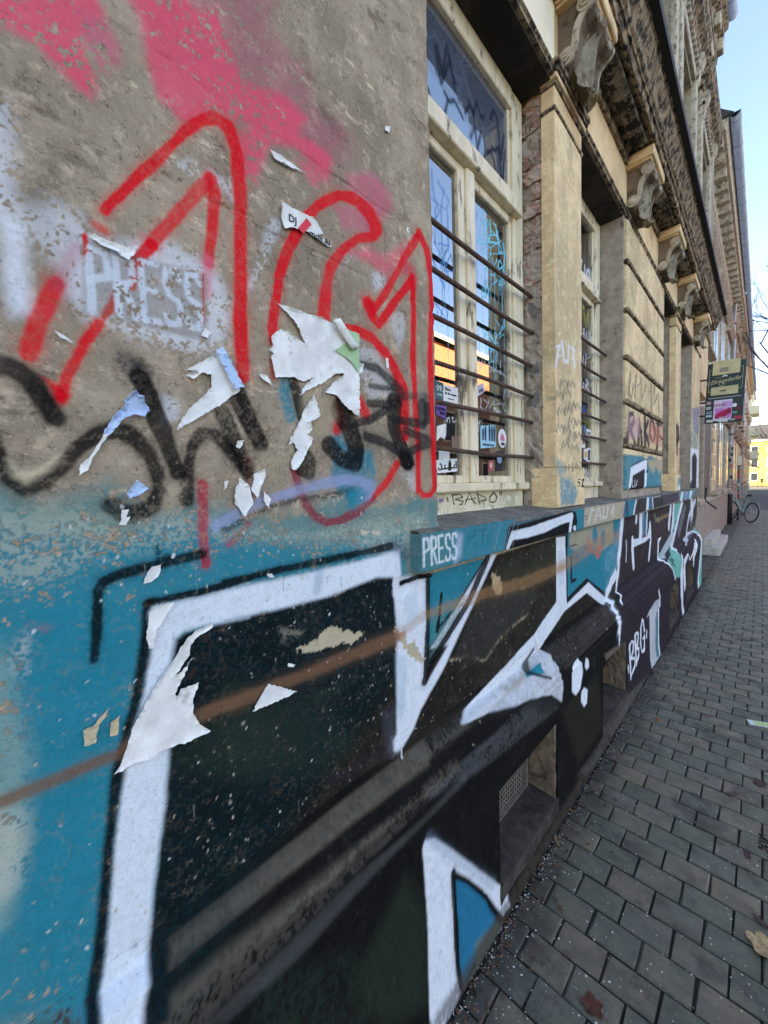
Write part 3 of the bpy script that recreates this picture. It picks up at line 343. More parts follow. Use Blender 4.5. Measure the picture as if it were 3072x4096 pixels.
('s',(128, 120, 104),0.004,0.75,0.15,[(2.001,1.972,0.0196),(2.022,2.011,0.0087),(2.044,1.986,0.0086),(2.073,2.017,0.0086),(2.108,1.995,0.0189)]),
('p',(40, 140, 165),0.03,0.75,0.35,[(1.885,1.536),(2.037,1.536),(2.143,1.461),(2.071,1.395),(1.891,1.398)]),
('p',(40, 140, 165),0.03,0.6,0.35,[(1.856,1.624),(1.959,1.602),(1.941,1.549),(1.855,1.548)]),
('s',(50, 44, 50),0.002,1.0,0.0,[(2.18,1.524,0.0051),(2.139,1.525,0.0062),(2.134,1.511,0.0089),(2.171,1.505,0.0101),(2.161,1.489,0.0066),(2.13,1.493,0.0052)]),
('s',(50, 44, 50),0.002,1.0,0.0,[(2.19,1.52,0.0052),(2.228,1.524,0.0153),(2.195,1.489,0.0147),(2.238,1.488,0.0052)]),
('s',(50, 44, 50),0.002,1.0,0.0,[(2.242,1.485,0.0057),(2.25,1.483,0.0057)]),
('p',(70, 150, 160),0.008,0.85,0.25,[(5.387,1.526),(5.65,1.558),(5.795,1.515),(5.844,1.396),(5.463,1.403)]),
('p',(232, 236, 242),0.006,1.0,0.0,[(5.522,1.475),(5.665,1.399),(5.43,1.404)]),
('p',(44, 36, 46),0.004,1.0,0.0,[(6.568,1.863),(7.258,1.921),(7.226,1.381),(6.275,1.398),(6.516,1.55)]),
('s',(232, 236, 242),0.006,1.0,0.0,[(6.358,1.409,0.1245),(6.558,1.574,0.1816),(6.567,1.875,0.1271),(6.944,1.918,0.028),(7.372,1.9,0.2058),(7.335,1.379,0.2444)]),
('p',(70, 110, 165),0.05,0.7,0.4,[(6.597,2.465),(7.426,2.592),(7.323,2.146),(6.63,2.201)]),
('p',(60, 140, 150),0.03,0.7,0.4,[(6.566,2.159),(7.389,2.27),(7.351,1.949),(6.525,1.942)]),
('s',(60, 50, 50),0.006,1.0,0.0,[(5.385,2.085,0.1147),(5.407,1.847,0.1155)]),
('s',(60, 50, 50),0.006,1.0,0.0,[(5.482,2.094,0.0782),(5.54,2.008,0.0865),(5.447,1.94,0.0482)]),
('p',(205, 140, 120),0.03,0.5,0.3,[(5.349,1.874),(5.696,1.894),(5.727,1.577),(5.375,1.575)]),
],
'GLASS1':[
('s',(44, 52, 66),0.012,0.75,0.0,[(1.145,3.055,0.0273),(1.178,3.018,0.0278),(1.212,2.987,0.0282)]),
('s',(44, 52, 66),0.012,0.75,0.0,[(1.202,3.107,0.0283),(1.252,3.073,0.0297),(1.281,3.036,0.0303)]),
('s',(44, 52, 66),0.012,0.75,0.0,[(1.151,3.053,0.0089),(1.202,3.107,0.0092)]),
('s',(44, 52, 66),0.012,0.75,0.0,[(1.261,3.12,0.0293),(1.282,3.079,0.026),(1.273,3.035,0.0197)]),
('s',(44, 52, 66),0.012,0.75,0.0,[(1.214,3.061,0.021),(1.313,3.059,0.0285),(1.352,3.001,0.0316)]),
('s',(44, 52, 66),0.012,0.75,0.0,[(1.304,3.041,0.0124),(1.362,3.069,0.0324),(1.351,2.983,0.0231)]),
('s',(44, 52, 66),0.012,0.75,0.0,[(1.372,3.128,0.0324),(1.396,3.084,0.0334),(1.457,3.027,0.0342)]),
('s',(44, 52, 66),0.012,0.75,0.0,[(1.376,2.978,0.0127),(1.504,3.039,0.0157),(1.543,3.036,0.026)]),
('s',(44, 52, 66),0.012,0.75,0.0,[(1.426,2.894,0.0167),(1.454,2.943,0.0122),(1.522,2.99,0.014),(1.582,2.998,0.0205)]),
('s',(44, 52, 66),0.012,0.75,0.0,[(1.411,2.988,0.0327),(1.446,2.956,0.0333)]),
('p',(120, 130, 145),0.03,0.35,0.2,[(1.142,3.152),(1.184,3.187),(1.763,3.191),(1.744,2.842),(1.46,2.832),(1.49,2.891),(1.409,2.929),(1.135,2.963)]),
('s',(60, 120, 175),0.006,0.55,0.0,[(1.164,2.627,0.0104),(1.168,2.557,0.0112),(1.195,2.513,0.0119)]),
('s',(60, 120, 175),0.006,0.55,0.0,[(1.199,2.605,0.0109),(1.265,2.572,0.0113)]),
('s',(60, 120, 175),0.006,0.55,0.0,[(1.235,2.6,0.0093),(1.218,2.524,0.0081),(1.179,2.464,0.0067)]),
('s',(60, 120, 175),0.006,0.55,0.0,[(1.146,2.529,0.0076),(1.248,2.53,0.0061),(1.265,2.564,0.0079)]),
('s',(60, 120, 175),0.006,0.55,0.0,[(1.181,2.506,0.0101),(1.176,2.38,0.0101)]),
('s',(60, 120, 175),0.006,0.55,0.0,[(1.217,2.515,0.0106),(1.216,2.365,0.0106)]),
('s',(60, 120, 175),0.006,0.55,0.0,[(1.256,2.525,0.011),(1.256,2.414,0.0111)]),
('s',(90, 170, 205),0.003,0.7,0.0,[(1.436,2.639,0.0073),(1.434,2.559,0.0073),(1.473,2.619,0.0071),(1.445,2.634,0.0076)]),
('s',(90, 170, 205),0.003,0.7,0.0,[(1.433,2.535,0.0076),(1.436,2.466,0.0057),(1.48,2.528,0.0048)]),
('s',(120, 205, 222),0.002,0.9,0.0,[(1.503,2.643,0.0055),(1.513,2.662,0.0034),(1.528,2.659,0.0087),(1.517,2.64,0.0055)]),
('s',(120, 205, 222),0.002,0.9,0.0,[(1.496,2.587,0.0067),(1.507,2.626,0.0035),(1.521,2.598,0.009)]),
('s',(120, 205, 222),0.002,0.9,0.0,[(1.537,2.63,0.0085),(1.541,2.593,0.0085)]),
('s',(120, 205, 222),0.002,0.9,0.0,[(1.552,2.637,0.0091),(1.562,2.607,0.0036),(1.578,2.649,0.0065)]),
('s',(120, 205, 222),0.002,0.9,0.0,[(1.594,2.641,0.0048),(1.626,2.646,0.0096),(1.635,2.595,0.0094)]),
('s',(120, 205, 222),0.002,0.9,0.0,[(1.593,2.606,0.0063),(1.647,2.599,0.0064)]),
('s',(120, 205, 222),0.002,0.9,0.0,[(1.49,2.537,0.0077),(1.488,2.483,0.0037),(1.53,2.549,0.0039),(1.533,2.497,0.0084)]),
('s',(120, 205, 222),0.002,0.9,0.0,[(1.561,2.567,0.0078),(1.554,2.515,0.0078)]),
('s',(120, 205, 222),0.002,0.9,0.0,[(1.489,2.517,0.0036),(1.591,2.556,0.0038)]),
('s',(120, 205, 222),0.002,0.9,0.0,[(1.646,2.589,0.0092),(1.679,2.562,0.0094)]),
('s',(120, 205, 222),0.002,0.9,0.0,[(1.488,2.565,0.0082),(1.481,2.508,0.0051),(1.521,2.569,0.0043),(1.531,2.524,0.0098)]),
('s',(120, 205, 222),0.002,0.9,0.0,[(1.52,2.519,0.0046),(1.578,2.532,0.0041),(1.677,2.603,0.0045)]),
('s',(120, 205, 222),0.002,0.9,0.0,[(1.579,2.606,0.0083),(1.566,2.55,0.0096),(1.626,2.57,0.0044)]),
('s',(120, 205, 222),0.002,0.9,0.0,[(1.507,2.47,0.0075),(1.52,2.508,0.0047),(1.565,2.482,0.0041),(1.578,2.532,0.0083)]),
('s',(120, 205, 222),0.002,0.9,0.0,[(1.64,2.627,0.0105),(1.651,2.545,0.0107),(1.702,2.56,0.0047)]),
('s',(120, 205, 222),0.002,0.9,0.0,[(1.508,2.481,0.0041),(1.702,2.554,0.0044)]),
('s',(120, 205, 222),0.002,0.9,0.0,[(1.524,2.46,0.0094),(1.528,2.413,0.0044),(1.564,2.471,0.0044),(1.575,2.447,0.0104)]),
('s',(120, 205, 222),0.002,0.9,0.0,[(1.594,2.494,0.01),(1.599,2.45,0.0046),(1.631,2.503,0.0069)]),
('s',(120, 205, 222),0.002,0.9,0.0,[(1.65,2.504,0.0093),(1.642,2.461,0.0075),(1.687,2.496,0.0083),(1.662,2.509,0.0094)]),
('s',(120, 205, 222),0.002,0.9,0.0,[(1.69,2.596,0.0115),(1.708,2.557,0.0107),(1.693,2.474,0.0096)]),
('s',(120, 205, 222),0.0015,0.8,0.0,[(1.523,2.427,0.0057),(1.523,2.328,0.0057)]),
('s',(120, 205, 222),0.0015,0.8,0.0,[(1.557,2.429,0.0058),(1.554,2.225,0.0059)]),
('s',(120, 205, 222),0.0015,0.8,0.0,[(1.577,2.504,0.0059),(1.57,2.133,0.0059)]),
('s',(120, 205, 222),0.0015,0.8,0.0,[(1.612,2.461,0.0061),(1.605,2.112,0.0061)]),
('s',(120, 205, 222),0.0015,0.8,0.0,[(1.659,2.467,0.0064),(1.659,2.362,0.0064)]),
('s',(120, 205, 222),0.0015,0.8,0.0,[(1.678,2.463,0.0064),(1.676,2.285,0.0065)]),
('s',(120, 205, 222),0.0015,0.8,0.0,[(1.62,2.128,0.0063),(1.621,2.057,0.0063)]),
('s',(120, 205, 222),0.0015,0.8,0.0,[(1.566,2.103,0.006),(1.567,2.04,0.006)]),
('s',(90, 160, 205),0.002,0.6,0.0,[(1.2,2.446,0.0042),(1.198,2.332,0.0042)]),
('s',(90, 160, 205),0.002,0.6,0.0,[(1.22,2.426,0.0042),(1.214,2.185,0.0043)]),
('s',(90, 160, 205),0.002,0.6,0.0,[(1.239,2.463,0.0043),(1.236,2.323,0.0043)]),
('s',(90, 160, 205),0.002,0.6,0.0,[(1.261,2.473,0.0044),(1.26,2.385,0.0044)]),
('s',(90, 160, 205),0.002,0.6,0.0,[(1.464,2.458,0.0054),(1.462,2.334,0.0054)]),
('s',(90, 160, 205),0.002,0.6,0.0,[(1.439,2.501,0.0052),(1.436,2.352,0.0053)]),
('s',(70, 130, 200),0.003,0.7,0.0,[(1.145,2.149,0.0042),(1.174,2.172,0.0062),(1.181,2.136,0.0079)]),
('s',(70, 130, 200),0.003,0.7,0.0,[(1.174,2.172,0.0071),(1.198,2.156,0.0073),(1.24,2.124,0.0076)]),
('s',(70, 130, 200),0.003,0.7,0.0,[(1.216,2.166,0.0064),(1.197,2.122,0.0064)]),
('s',(70, 130, 200),0.003,0.7,0.0,[(1.242,2.164,0.0081),(1.245,2.121,0.0082)]),
('s',(170, 205, 215),0.002,0.8,0.0,[(1.499,2.165,0.0094),(1.509,2.123,0.0056),(1.527,2.161,0.0049),(1.538,2.125,0.0097)]),
('s',(170, 205, 215),0.002,0.8,0.0,[(1.556,2.169,0.0094),(1.555,2.129,0.0094)]),
('s',(170, 205, 215),0.002,0.8,0.0,[(1.568,2.161,0.0091),(1.591,2.138,0.0092)]),
('s',(170, 205, 215),0.002,0.8,0.0,[(1.598,2.175,0.0045),(1.623,2.181,0.0104),(1.61,2.137,0.0103),(1.635,2.143,0.0046)]),
('s',(170, 205, 215),0.002,0.8,0.0,[(1.454,2.126,0.0069),(1.477,2.17,0.007)]),
('s',(60, 140, 180),0.002,0.8,0.0,[(1.616,2.144,0.0102),(1.672,2.113,0.0104)]),
('s',(205, 208, 210),0.002,0.75,0.0,[(1.451,2.027,0.0045),(1.495,2.014,0.0046)]),
('s',(205, 208, 210),0.002,0.75,0.0,[(1.496,2.042,0.0056),(1.472,1.992,0.0037),(1.518,2.041,0.0035),(1.517,1.996,0.0069)]),
('s',(205, 208, 210),0.002,0.75,0.0,[(1.553,2.031,0.0071),(1.552,1.997,0.0055),(1.576,2.019,0.0072),(1.553,2.031,0.0056)]),
('s',(205, 208, 210),0.002,0.75,0.0,[(1.589,2.051,0.0073),(1.588,2.004,0.0058),(1.619,2.033,0.0048)]),
('s',(205, 208, 210),0.002,0.75,0.0,[(1.607,2.019,0.0042),(1.689,2.011,0.0045),(1.716,2.004,0.0051)]),
('s',(205, 208, 210),0.002,0.75,0.0,[(1.652,2.07,0.0077),(1.651,2.04,0.0077)]),
('s',(205, 208, 210),0.002,0.75,0.0,[(1.651,2.025,0.0079),(1.653,2.016,0.0079)]),
('s',(205, 208, 210),0.002,0.75,0.0,[(1.48,1.876,0.0065),(1.473,1.836,0.0063),(1.512,1.83,0.0036),(1.536,1.862,0.0071),(1.502,1.874,0.0046)]),
('s',(205, 208, 210),0.002,0.75,0.0,[(1.537,1.885,0.0071),(1.548,1.84,0.0038),(1.585,1.88,0.0035),(1.596,1.846,0.0074)]),
('s',(205, 208, 210),0.002,0.75,0.0,[(1.56,1.859,0.0034),(1.66,1.879,0.004),(1.686,1.852,0.0056),(1.739,1.84,0.0046)]),
('s',(205, 208, 210),0.002,0.75,0.0,[(1.688,1.938,0.0076),(1.68,1.9,0.0076)]),
('s',(205, 208, 210),0.002,0.75,0.0,[(1.68,1.882,0.008),(1.682,1.873,0.008)]),
('s',(232, 232, 232),0.0015,0.9,0.0,[(1.59,1.852,0.0058),(1.583,1.827,0.0033),(1.602,1.85,0.0029),(1.608,1.83,0.0063)]),
('s',(232, 232, 232),0.0015,0.9,0.0,[(1.621,1.85,0.0057),(1.614,1.831,0.0052),(1.633,1.839,0.0033)]),
('s',(232, 232, 232),0.0015,0.9,0.0,[(1.646,1.847,0.006),(1.639,1.822,0.006)]),
('s',(232, 232, 232),0.0015,0.9,0.0,[(1.219,1.748,0.0037),(1.233,1.769,0.0025),(1.228,1.749,0.0042)]),
('s',(232, 232, 232),0.0015,0.9,0.0,[(1.242,1.77,0.0046),(1.246,1.75,0.0046)]),
('s',(232, 232, 232),0.0015,0.9,0.0,[(1.233,1.764,0.0025),(1.265,1.77,0.0025)]),
('s',(232, 232, 232),0.0015,0.9,0.0,[(1.269,1.773,0.0044),(1.264,1.752,0.0035),(1.292,1.761,0.0026)]),
('s',(232, 232, 232),0.0015,0.9,0.0,[(1.426,1.72,0.0051),(1.444,1.788,0.0051)]),
('s',(232, 232, 232),0.0015,0.9,0.0,[(1.433,1.759,0.0031),(1.489,1.787,0.0032)]),
('s',(232, 232, 232),0.0015,0.9,0.0,[(1.466,1.785,0.0052),(1.448,1.721,0.0052)]),
],
'GLASS2':[
('s',(205, 208, 210),0.002,0.9,0.0,[(2.707,2.919,0.0062),(2.759,2.94,0.0223),(2.72,2.841,0.0219),(2.773,2.869,0.0067)]),
('s',(205, 208, 210),0.002,0.9,0.0,[(2.813,2.927,0.0219),(2.813,2.858,0.0219)]),
('s',(205, 208, 210),0.002,0.9,0.0,[(2.841,2.903,0.0072),(2.883,2.927,0.0228),(2.841,2.877,0.0237),(2.897,2.88,0.0099)]),
('s',(205, 208, 210),0.002,0.9,0.0,[(2.911,2.929,0.0209),(2.897,2.863,0.0239),(2.941,2.887,0.0224),(2.927,2.838,0.0202)]),
('s',(205, 208, 210),0.002,0.8,0.0,[(2.707,2.442,0.0182),(2.707,2.476,0.0182)]),
('s',(205, 208, 210),0.002,0.8,0.0,[(2.746,2.504,0.0172),(2.733,2.441,0.0172)]),
('s',(205, 208, 210),0.002,0.8,0.0,[(2.733,2.466,0.006),(2.801,2.492,0.0061)]),
('s',(205, 208, 210),0.002,0.8,0.0,[(2.8,2.518,0.0192),(2.801,2.458,0.0192)]),
('s',(205, 208, 210),0.002,0.8,0.0,[(2.828,2.465,0.015),(2.856,2.516,0.0075),(2.871,2.467,0.0207)]),
('s',(205, 208, 210),0.002,0.8,0.0,[(2.899,2.527,0.0172),(2.943,2.494,0.0208),(2.899,2.465,0.0087)]),
('s',(205, 208, 210),0.002,0.8,0.0,[(2.681,2.123,0.0158),(2.707,2.187,0.0059),(2.686,2.123,0.0164)]),
('s',(205, 208, 210),0.002,0.8,0.0,[(2.747,2.186,0.0177),(2.734,2.123,0.0147),(2.802,2.143,0.0108),(2.788,2.167,0.0186)]),
('s',(205, 208, 210),0.002,0.8,0.0,[(2.829,2.13,0.0188),(2.843,2.203,0.012),(2.886,2.184,0.0203),(2.843,2.159,0.0173),(2.946,2.121,0.0119)]),
('s',(205, 208, 210),0.002,0.8,0.0,[(2.707,2.306,0.0142),(2.747,2.281,0.0144)]),
('s',(205, 208, 210),0.002,0.8,0.0,[(2.787,2.341,0.0176),(2.774,2.286,0.0176)]),
('s',(205, 208, 210),0.002,0.8,0.0,[(2.843,2.363,0.0186),(2.829,2.289,0.0185)]),
('s',(205, 208, 210),0.002,0.8,0.0,[(2.871,2.342,0.0078),(2.929,2.373,0.0079)]),
('s',(170, 165, 70),0.003,0.7,0.0,[(2.72,2.632,0.0194),(2.707,2.56,0.0174),(2.773,2.597,0.0077)]),
('s',(170, 165, 70),0.003,0.7,0.0,[(2.8,2.622,0.0228),(2.814,2.557,0.0072),(2.87,2.634,0.0151)]),
('s',(170, 165, 70),0.003,0.7,0.0,[(2.898,2.652,0.0173),(2.842,2.547,0.0171)]),
('s',(170, 165, 70),0.003,0.7,0.0,[(2.765,2.663,0.0123),(2.8,2.656,0.0219),(2.765,2.637,0.0075)]),
('s',(40, 90, 170),0.003,0.8,0.0,[(2.694,2.022,0.0209),(2.707,1.98,0.021)]),
('s',(40, 90, 170),0.003,0.8,0.0,[(2.747,2.02,0.0204),(2.766,1.988,0.0205)]),
('s',(40, 90, 170),0.003,0.8,0.0,[(2.816,2.021,0.017),(2.788,1.982,0.0156),(2.85,1.998,0.0076)]),
('s',(110, 140, 180),0.003,0.8,0.0,[(2.707,1.876,0.0159),(2.761,1.811,0.0162)]),
('s',(110, 140, 180),0.003,0.8,0.0,[(2.775,1.883,0.013),(2.707,1.816,0.0128)]),
('s',(110, 140, 180),0.003,0.8,0.0,[(2.802,1.814,0.019),(2.816,1.896,0.0151),(2.845,1.872,0.0187),(2.802,1.85,0.0093)]),
('s',(200, 180, 60),0.002,0.9,0.0,[(2.694,1.91,0.0052),(2.734,1.905,0.0052)]),
('s',(200, 180, 60),0.002,0.9,0.0,[(2.766,1.926,0.0064),(2.816,1.914,0.0065)]),
('s',(200, 180, 60),0.002,0.9,0.0,[(2.844,1.917,0.0047),(2.932,1.935,0.0057),(2.926,1.907,0.0056),(2.839,1.903,0.0055),(2.844,1.917,0.0128)]),
('s',(230, 230, 230),0.002,0.9,0.0,[(2.721,1.615,0.0155),(2.708,1.562,0.0155)]),
('s',(230, 230, 230),0.002,0.9,0.0,[(2.789,1.607,0.0156),(2.775,1.571,0.0122),(2.817,1.581,0.0159),(2.789,1.607,0.0124)]),
('s',(230, 230, 230),0.002,0.9,0.0,[(2.846,1.599,0.0171),(2.84,1.553,0.0171)]),
('s',(230, 230, 230),0.002,0.9,0.0,[(2.875,1.563,0.0164),(2.889,1.6,0.0056),(2.919,1.563,0.0144)]),
('s',(230, 230, 230),0.002,0.9,0.0,[(2.934,1.601,0.0173),(2.949,1.554,0.0174)]),
],
'BOARD':[
('s',(40, 34, 30),0.002,1.0,0.0,[(1.229,1.473,0.007),(1.24,1.437,0.007)]),
('s',(40, 34, 30),0.002,1.0,0.0,[(1.229,1.472,0.0042),(1.283,1.475,0.0043),(1.301,1.462,0.0055),(1.249,1.455,0.0043)]),
('s',(40, 34, 30),0.002,1.0,0.0,[(1.249,1.455,0.0043),(1.306,1.445,0.0048),(1.298,1.435,0.005),(1.277,1.434,0.0043)]),
('s',(40, 34, 30),0.002,1.0,0.0,[(1.316,1.433,0.0068),(1.352,1.478,0.0048),(1.37,1.448,0.0066),(1.395,1.432,0.0057)]),
('s',(40, 34, 30),0.002,1.0,0.0,[(1.32,1.45,0.0044),(1.399,1.454,0.0045)]),
('s',(40, 34, 30),0.002,1.0,0.0,[(1.408,1.474,0.0078),(1.43,1.428,0.0079)]),
('s',(40, 34, 30),0.002,1.0,0.0,[(1.407,1.471,0.0047),(1.47,1.457,0.0052),(1.482,1.443,0.0055),(1.431,1.442,0.0046)]),
('s',(40, 34, 30),0.002,1.0,0.0,[(1.546,1.475,0.0064),(1.511,1.455,0.0081),(1.515,1.434,0.0057),(1.558,1.432,0.0056),(1.577,1.453,0.0095),(1.546,1.475,0.0067)]),
('s',(40, 34, 30),0.002,1.0,0.0,[(1.194,1.464,0.0064),(1.201,1.45,0.0064)]),
('s',(40, 34, 30),0.002,1.0,0.0,[(1.603,1.477,0.0099),(1.6,1.466,0.0099)]),
('s',(40, 34, 30),0.002,1.0,0.0,[(1.618,1.473,0.0096),(1.614,1.463,0.0096)]),
('p',(120, 90, 150),0.004,0.9,0.0,[(1.142,1.461),(1.174,1.464),(1.174,1.45),(1.142,1.448)]),
],
}
PAPER={
'big':[(0.4139,1.87),(0.5178,1.872),(0.5738,1.87),(0.6268,1.867),(0.6237,1.779),(0.6203,1.674),(0.5894,1.686),(0.5738,1.699),(0.5511,1.714),(0.5212,1.715),(0.5447,1.74),(0.5788,1.765),(0.5532,1.761),(0.5148,1.733),(0.479,1.714),(0.4549,1.698),(0.4763,1.728),(0.494,1.742),(0.4696,1.73),(0.4406,1.733),(0.4035,1.725),(0.4001,1.743),(0.3954,1.766),(0.4014,1.77),(0.3916,1.775),(0.3994,1.787),(0.3957,1.799),(0.4034,1.809),(0.4204,1.823),(0.4417,1.819),(0.4768,1.808),(0.4661,1.825),(0.4524,1.844),(0.4345,1.86)],
'biggreen':[(0.5895,1.866),(0.6259,1.866),(0.6227,1.777),(0.5945,1.798),(0.5518,1.812),(0.5799,1.831),(0.5988,1.848)],
'tall':[(0.2555,1.278),(0.2564,1.271),(0.2317,1.259),(0.2201,1.248),(0.2141,1.227),(0.1931,1.206),(0.2048,1.209),(0.2213,1.227),(0.2067,1.201),(0.1914,1.176),(0.1945,1.17),(0.2009,1.18),(0.2127,1.18),(0.2299,1.18),(0.22,1.159),(0.2168,1.131),(0.2271,1.107),(0.244,1.088),(0.2198,1.087),(0.1751,1.088),(0.1186,1.089),(0.1031,1.088),(0.1134,1.101),(0.1226,1.125),(0.1364,1.157),(0.1513,1.182),(0.1732,1.211),(0.1946,1.233),(0.21,1.259),(0.2299,1.272)],
'tri':[(0.3588,1.127),(0.3879,1.108),(0.4229,1.085),(0.3631,1.084),(0.3236,1.086),(0.3352,1.102)],
'fold':[(0.2371,1.707),(0.2545,1.72),(0.2804,1.738),(0.2943,1.754),(0.3087,1.723),(0.3291,1.688),(0.3001,1.664),(0.2781,1.648),(0.252,1.63),(0.2176,1.606),(0.228,1.626),(0.2408,1.645),(0.264,1.669),(0.2789,1.687),(0.2775,1.707),(0.2637,1.708),(0.2482,1.694),(0.2367,1.699),(0.2539,1.709)],
'foldflap':[(0.2848,1.748),(0.297,1.755),(0.3142,1.724),(0.3307,1.692),(0.3136,1.686),(0.2977,1.719)],
'curl':[(0.1601,1.658),(0.1715,1.646),(0.1804,1.633),(0.1711,1.622),(0.1593,1.625),(0.1432,1.616),(0.1278,1.593),(0.1196,1.593),(0.1301,1.617),(0.1442,1.633),(0.1488,1.647)],
'curltail':[(0.1196,1.593),(0.1278,1.593),(0.1149,1.575),(0.104,1.555),(0.09881,1.54),(0.08809,1.532),(0.09076,1.548),(0.1036,1.562),(0.1134,1.579)],
'sliver':[(0.1182,1.868),(0.1254,1.874),(0.1449,1.871),(0.1637,1.872),(0.1803,1.881),(0.1752,1.868),(0.1665,1.854),(0.1516,1.859),(0.1388,1.861),(0.1266,1.865)],
'strip':[(0.4923,1.707),(0.5002,1.689),(0.5013,1.66),(0.4757,1.646),(0.486,1.633),(0.471,1.62),(0.4843,1.612),(0.4694,1.586),(0.4531,1.56),(0.4377,1.546),(0.4281,1.546),(0.4323,1.565),(0.4462,1.588),(0.4373,1.602),(0.4212,1.594),(0.4383,1.623),(0.4487,1.638),(0.4633,1.667),(0.4796,1.692)],
'dj':[(0.4348,2.071),(0.4667,2.072),(0.5099,2.075),(0.5282,2.063),(0.5364,2.056),(0.5235,2.045),(0.5428,2.041),(0.5587,2.038),(0.5463,2.032),(0.5117,2.037),(0.4971,2.041),(0.4773,2.039),(0.4406,2.023),(0.4324,2.042)],
'shard':[(0.4153,2.157),(0.4311,2.158),(0.4607,2.158),(0.4937,2.156),(0.4603,2.149),(0.4242,2.145)],
'scrap_low':[(0.3203,1.529),(0.3392,1.514),(0.3429,1.48),(0.3257,1.458),(0.309,1.484),(0.3096,1.504)],
'scrap_mid':[(0.3685,1.547),(0.3724,1.534),(0.361,1.511),(0.3516,1.49),(0.3417,1.509),(0.3485,1.537)],
'scrap_small':[(0.3677,1.504),(0.3816,1.489),(0.376,1.47),(0.3648,1.487)],
'blue_bit':[(0.1576,1.527),(0.1728,1.513),(0.1603,1.504),(0.1461,1.498),(0.1432,1.506),(0.149,1.516)],
'corner':[(0.1632,1.319),(0.1796,1.326),(0.1998,1.326),(0.19,1.313),(0.1779,1.294),(0.1711,1.29),(0.1656,1.26),(0.1589,1.262),(0.1564,1.28),(0.1601,1.301)],
'bit':[(0.1704,1.39),(0.1833,1.391),(0.1808,1.377),(0.169,1.366),(0.1575,1.365),(0.1624,1.378)],
'beige_a':[(0.07102,1.171),(0.08602,1.173),(0.09004,1.18),(0.1035,1.191),(0.09712,1.177),(0.08945,1.17),(0.08481,1.146),(0.07131,1.147)],
'beige_b':[(0.1036,1.167),(0.1156,1.172),(0.1106,1.145),(0.1013,1.147)],
'chip_a':[(0.3687,1.725),(0.3862,1.727),(0.3974,1.709),(0.375,1.718)],
'chip_b':[(0.7176,1.832),(0.7275,1.833),(0.7281,1.809),(0.7205,1.806)],
'chip_c':[(0.07304,1.728),(0.08305,1.723),(0.0931,1.715),(0.07962,1.719)],
'chip_d':[(0.1354,1.482),(0.1451,1.482),(0.1405,1.47),(0.1464,1.471),(0.1399,1.458),(0.1303,1.459),(0.1346,1.468)],
'chip_e':[(0.3201,1.597),(0.3331,1.599),(0.3244,1.583),(0.3169,1.586)],
'chip_f':[(0.2728,1.785),(0.284,1.78),(0.277,1.768),(0.2658,1.77)],
'chip_g':[(0.3651,1.344),(0.3763,1.343),(0.3824,1.334),(0.3711,1.336)],
'chip_h':[(0.4033,1.153),(0.4197,1.144),(0.414,1.14),(0.402,1.147)],
'chip_i':[(0.6281,1.802),(0.6411,1.801),(0.6359,1.781),(0.6247,1.773)],
'chip_j':[(0.2926,1.524),(0.2995,1.525),(0.2961,1.513),(0.2905,1.509)],
'chip_k':[(0.7407,2.401),(0.758,2.41),(0.7563,2.395),(0.7402,2.389)],
}
# ------------------------------------------------------------------ helpers
def lin(c):
    return tuple((v/255/12.92 if v/255 <= .04045 else ((v/255+.055)/1.055)**2.4) for v in c)
class NT:
    def __init__(s, name):
        s.m = bpy.data.materials.new(name); s.m.use_nodes = True; s.t = s.m.node_tree; s.n = s.t.nodes; s.l = s.t.links
        s.b = s.n['Principled BSDF']; s.out = s.n['Material Output']
        g = s.n.new('ShaderNodeNewGeometry'); s.pos = g.outputs['Position']
    def noise(s, scale, detail=4, rough=.6, stretch=None, vec=None):
        v = vec or s.pos
        if stretch:
            mp = s.n.new('ShaderNodeVectorMath'); mp.operation = 'MULTIPLY'; s.l.new(v, mp.inputs[0]); mp.inputs[1].default_value = stretch; v = mp.outputs[0]
        t = s.n.new('ShaderNodeTexNoise'); t.inputs['Scale'].default_value = scale; t.inputs['Detail'].default_value = detail; t.inputs['Roughness'].default_value = rough
        s.l.new(v, t.inputs['Vector']); return t.outputs[0]
    def ramp(s, fac, a, b):
        r = s.n.new('ShaderNodeMapRange'); r.interpolation_type = 'SMOOTHSTEP'; s.l.new(fac, r.inputs[0]); r.inputs[1].default_value = a; r.inputs[2].default_value = b
        return r.outputs[0]
    def mul(s, a, b, op='MULTIPLY'):
        m = s.n.new('ShaderNodeMath'); m.operation = op
        for i, v in enumerate((a, b)):
            if isinstance(v, (int, float)): m.inputs[i].default_value = v
            else: s.l.new(v, m.inputs[i])
        return m.outputs[0]
    def mix(s, fac, a, b, mode='MIX'):
        m = s.n.new('ShaderNodeMix'); m.data_type = 'RGBA'; m.blend_type = mode
        for k, v in ((0, fac), (6, a), (7, b)):
            if isinstance(v, (int, float)): m.inputs[k].default_value = v
            elif isinstance(v, tuple): m.inputs[k].default_value = (*v[:3], 1)
            else: s.l.new(v, m.inputs[k])
        return m.outputs[2]
    def attr(s, name):
        a = s.n.new('ShaderNodeAttribute'); a.attribute_name = name; return a
    def color(s, c):
        if isinstance(c, tuple): s.b.inputs['Base Color'].default_value = (*c[:3], 1)
        else: s.l.new(c, s.b.inputs['Base Color'])
    def bump(s, h, strength, dist=.01):
        b = s.n.new('ShaderNodeBump'); b.inputs['Strength'].default_value = strength; b.inputs['Distance'].default_value = dist
        s.l.new(h, b.inputs['Height']); s.l.new(b.outputs[0], s.b.inputs['Normal'])
    def rough(s, v):
        if isinstance(v, (int, float)): s.b.inputs['Roughness'].default_value = v
        else: s.l.new(v, s.b.inputs['Roughness'])
MATS = {}
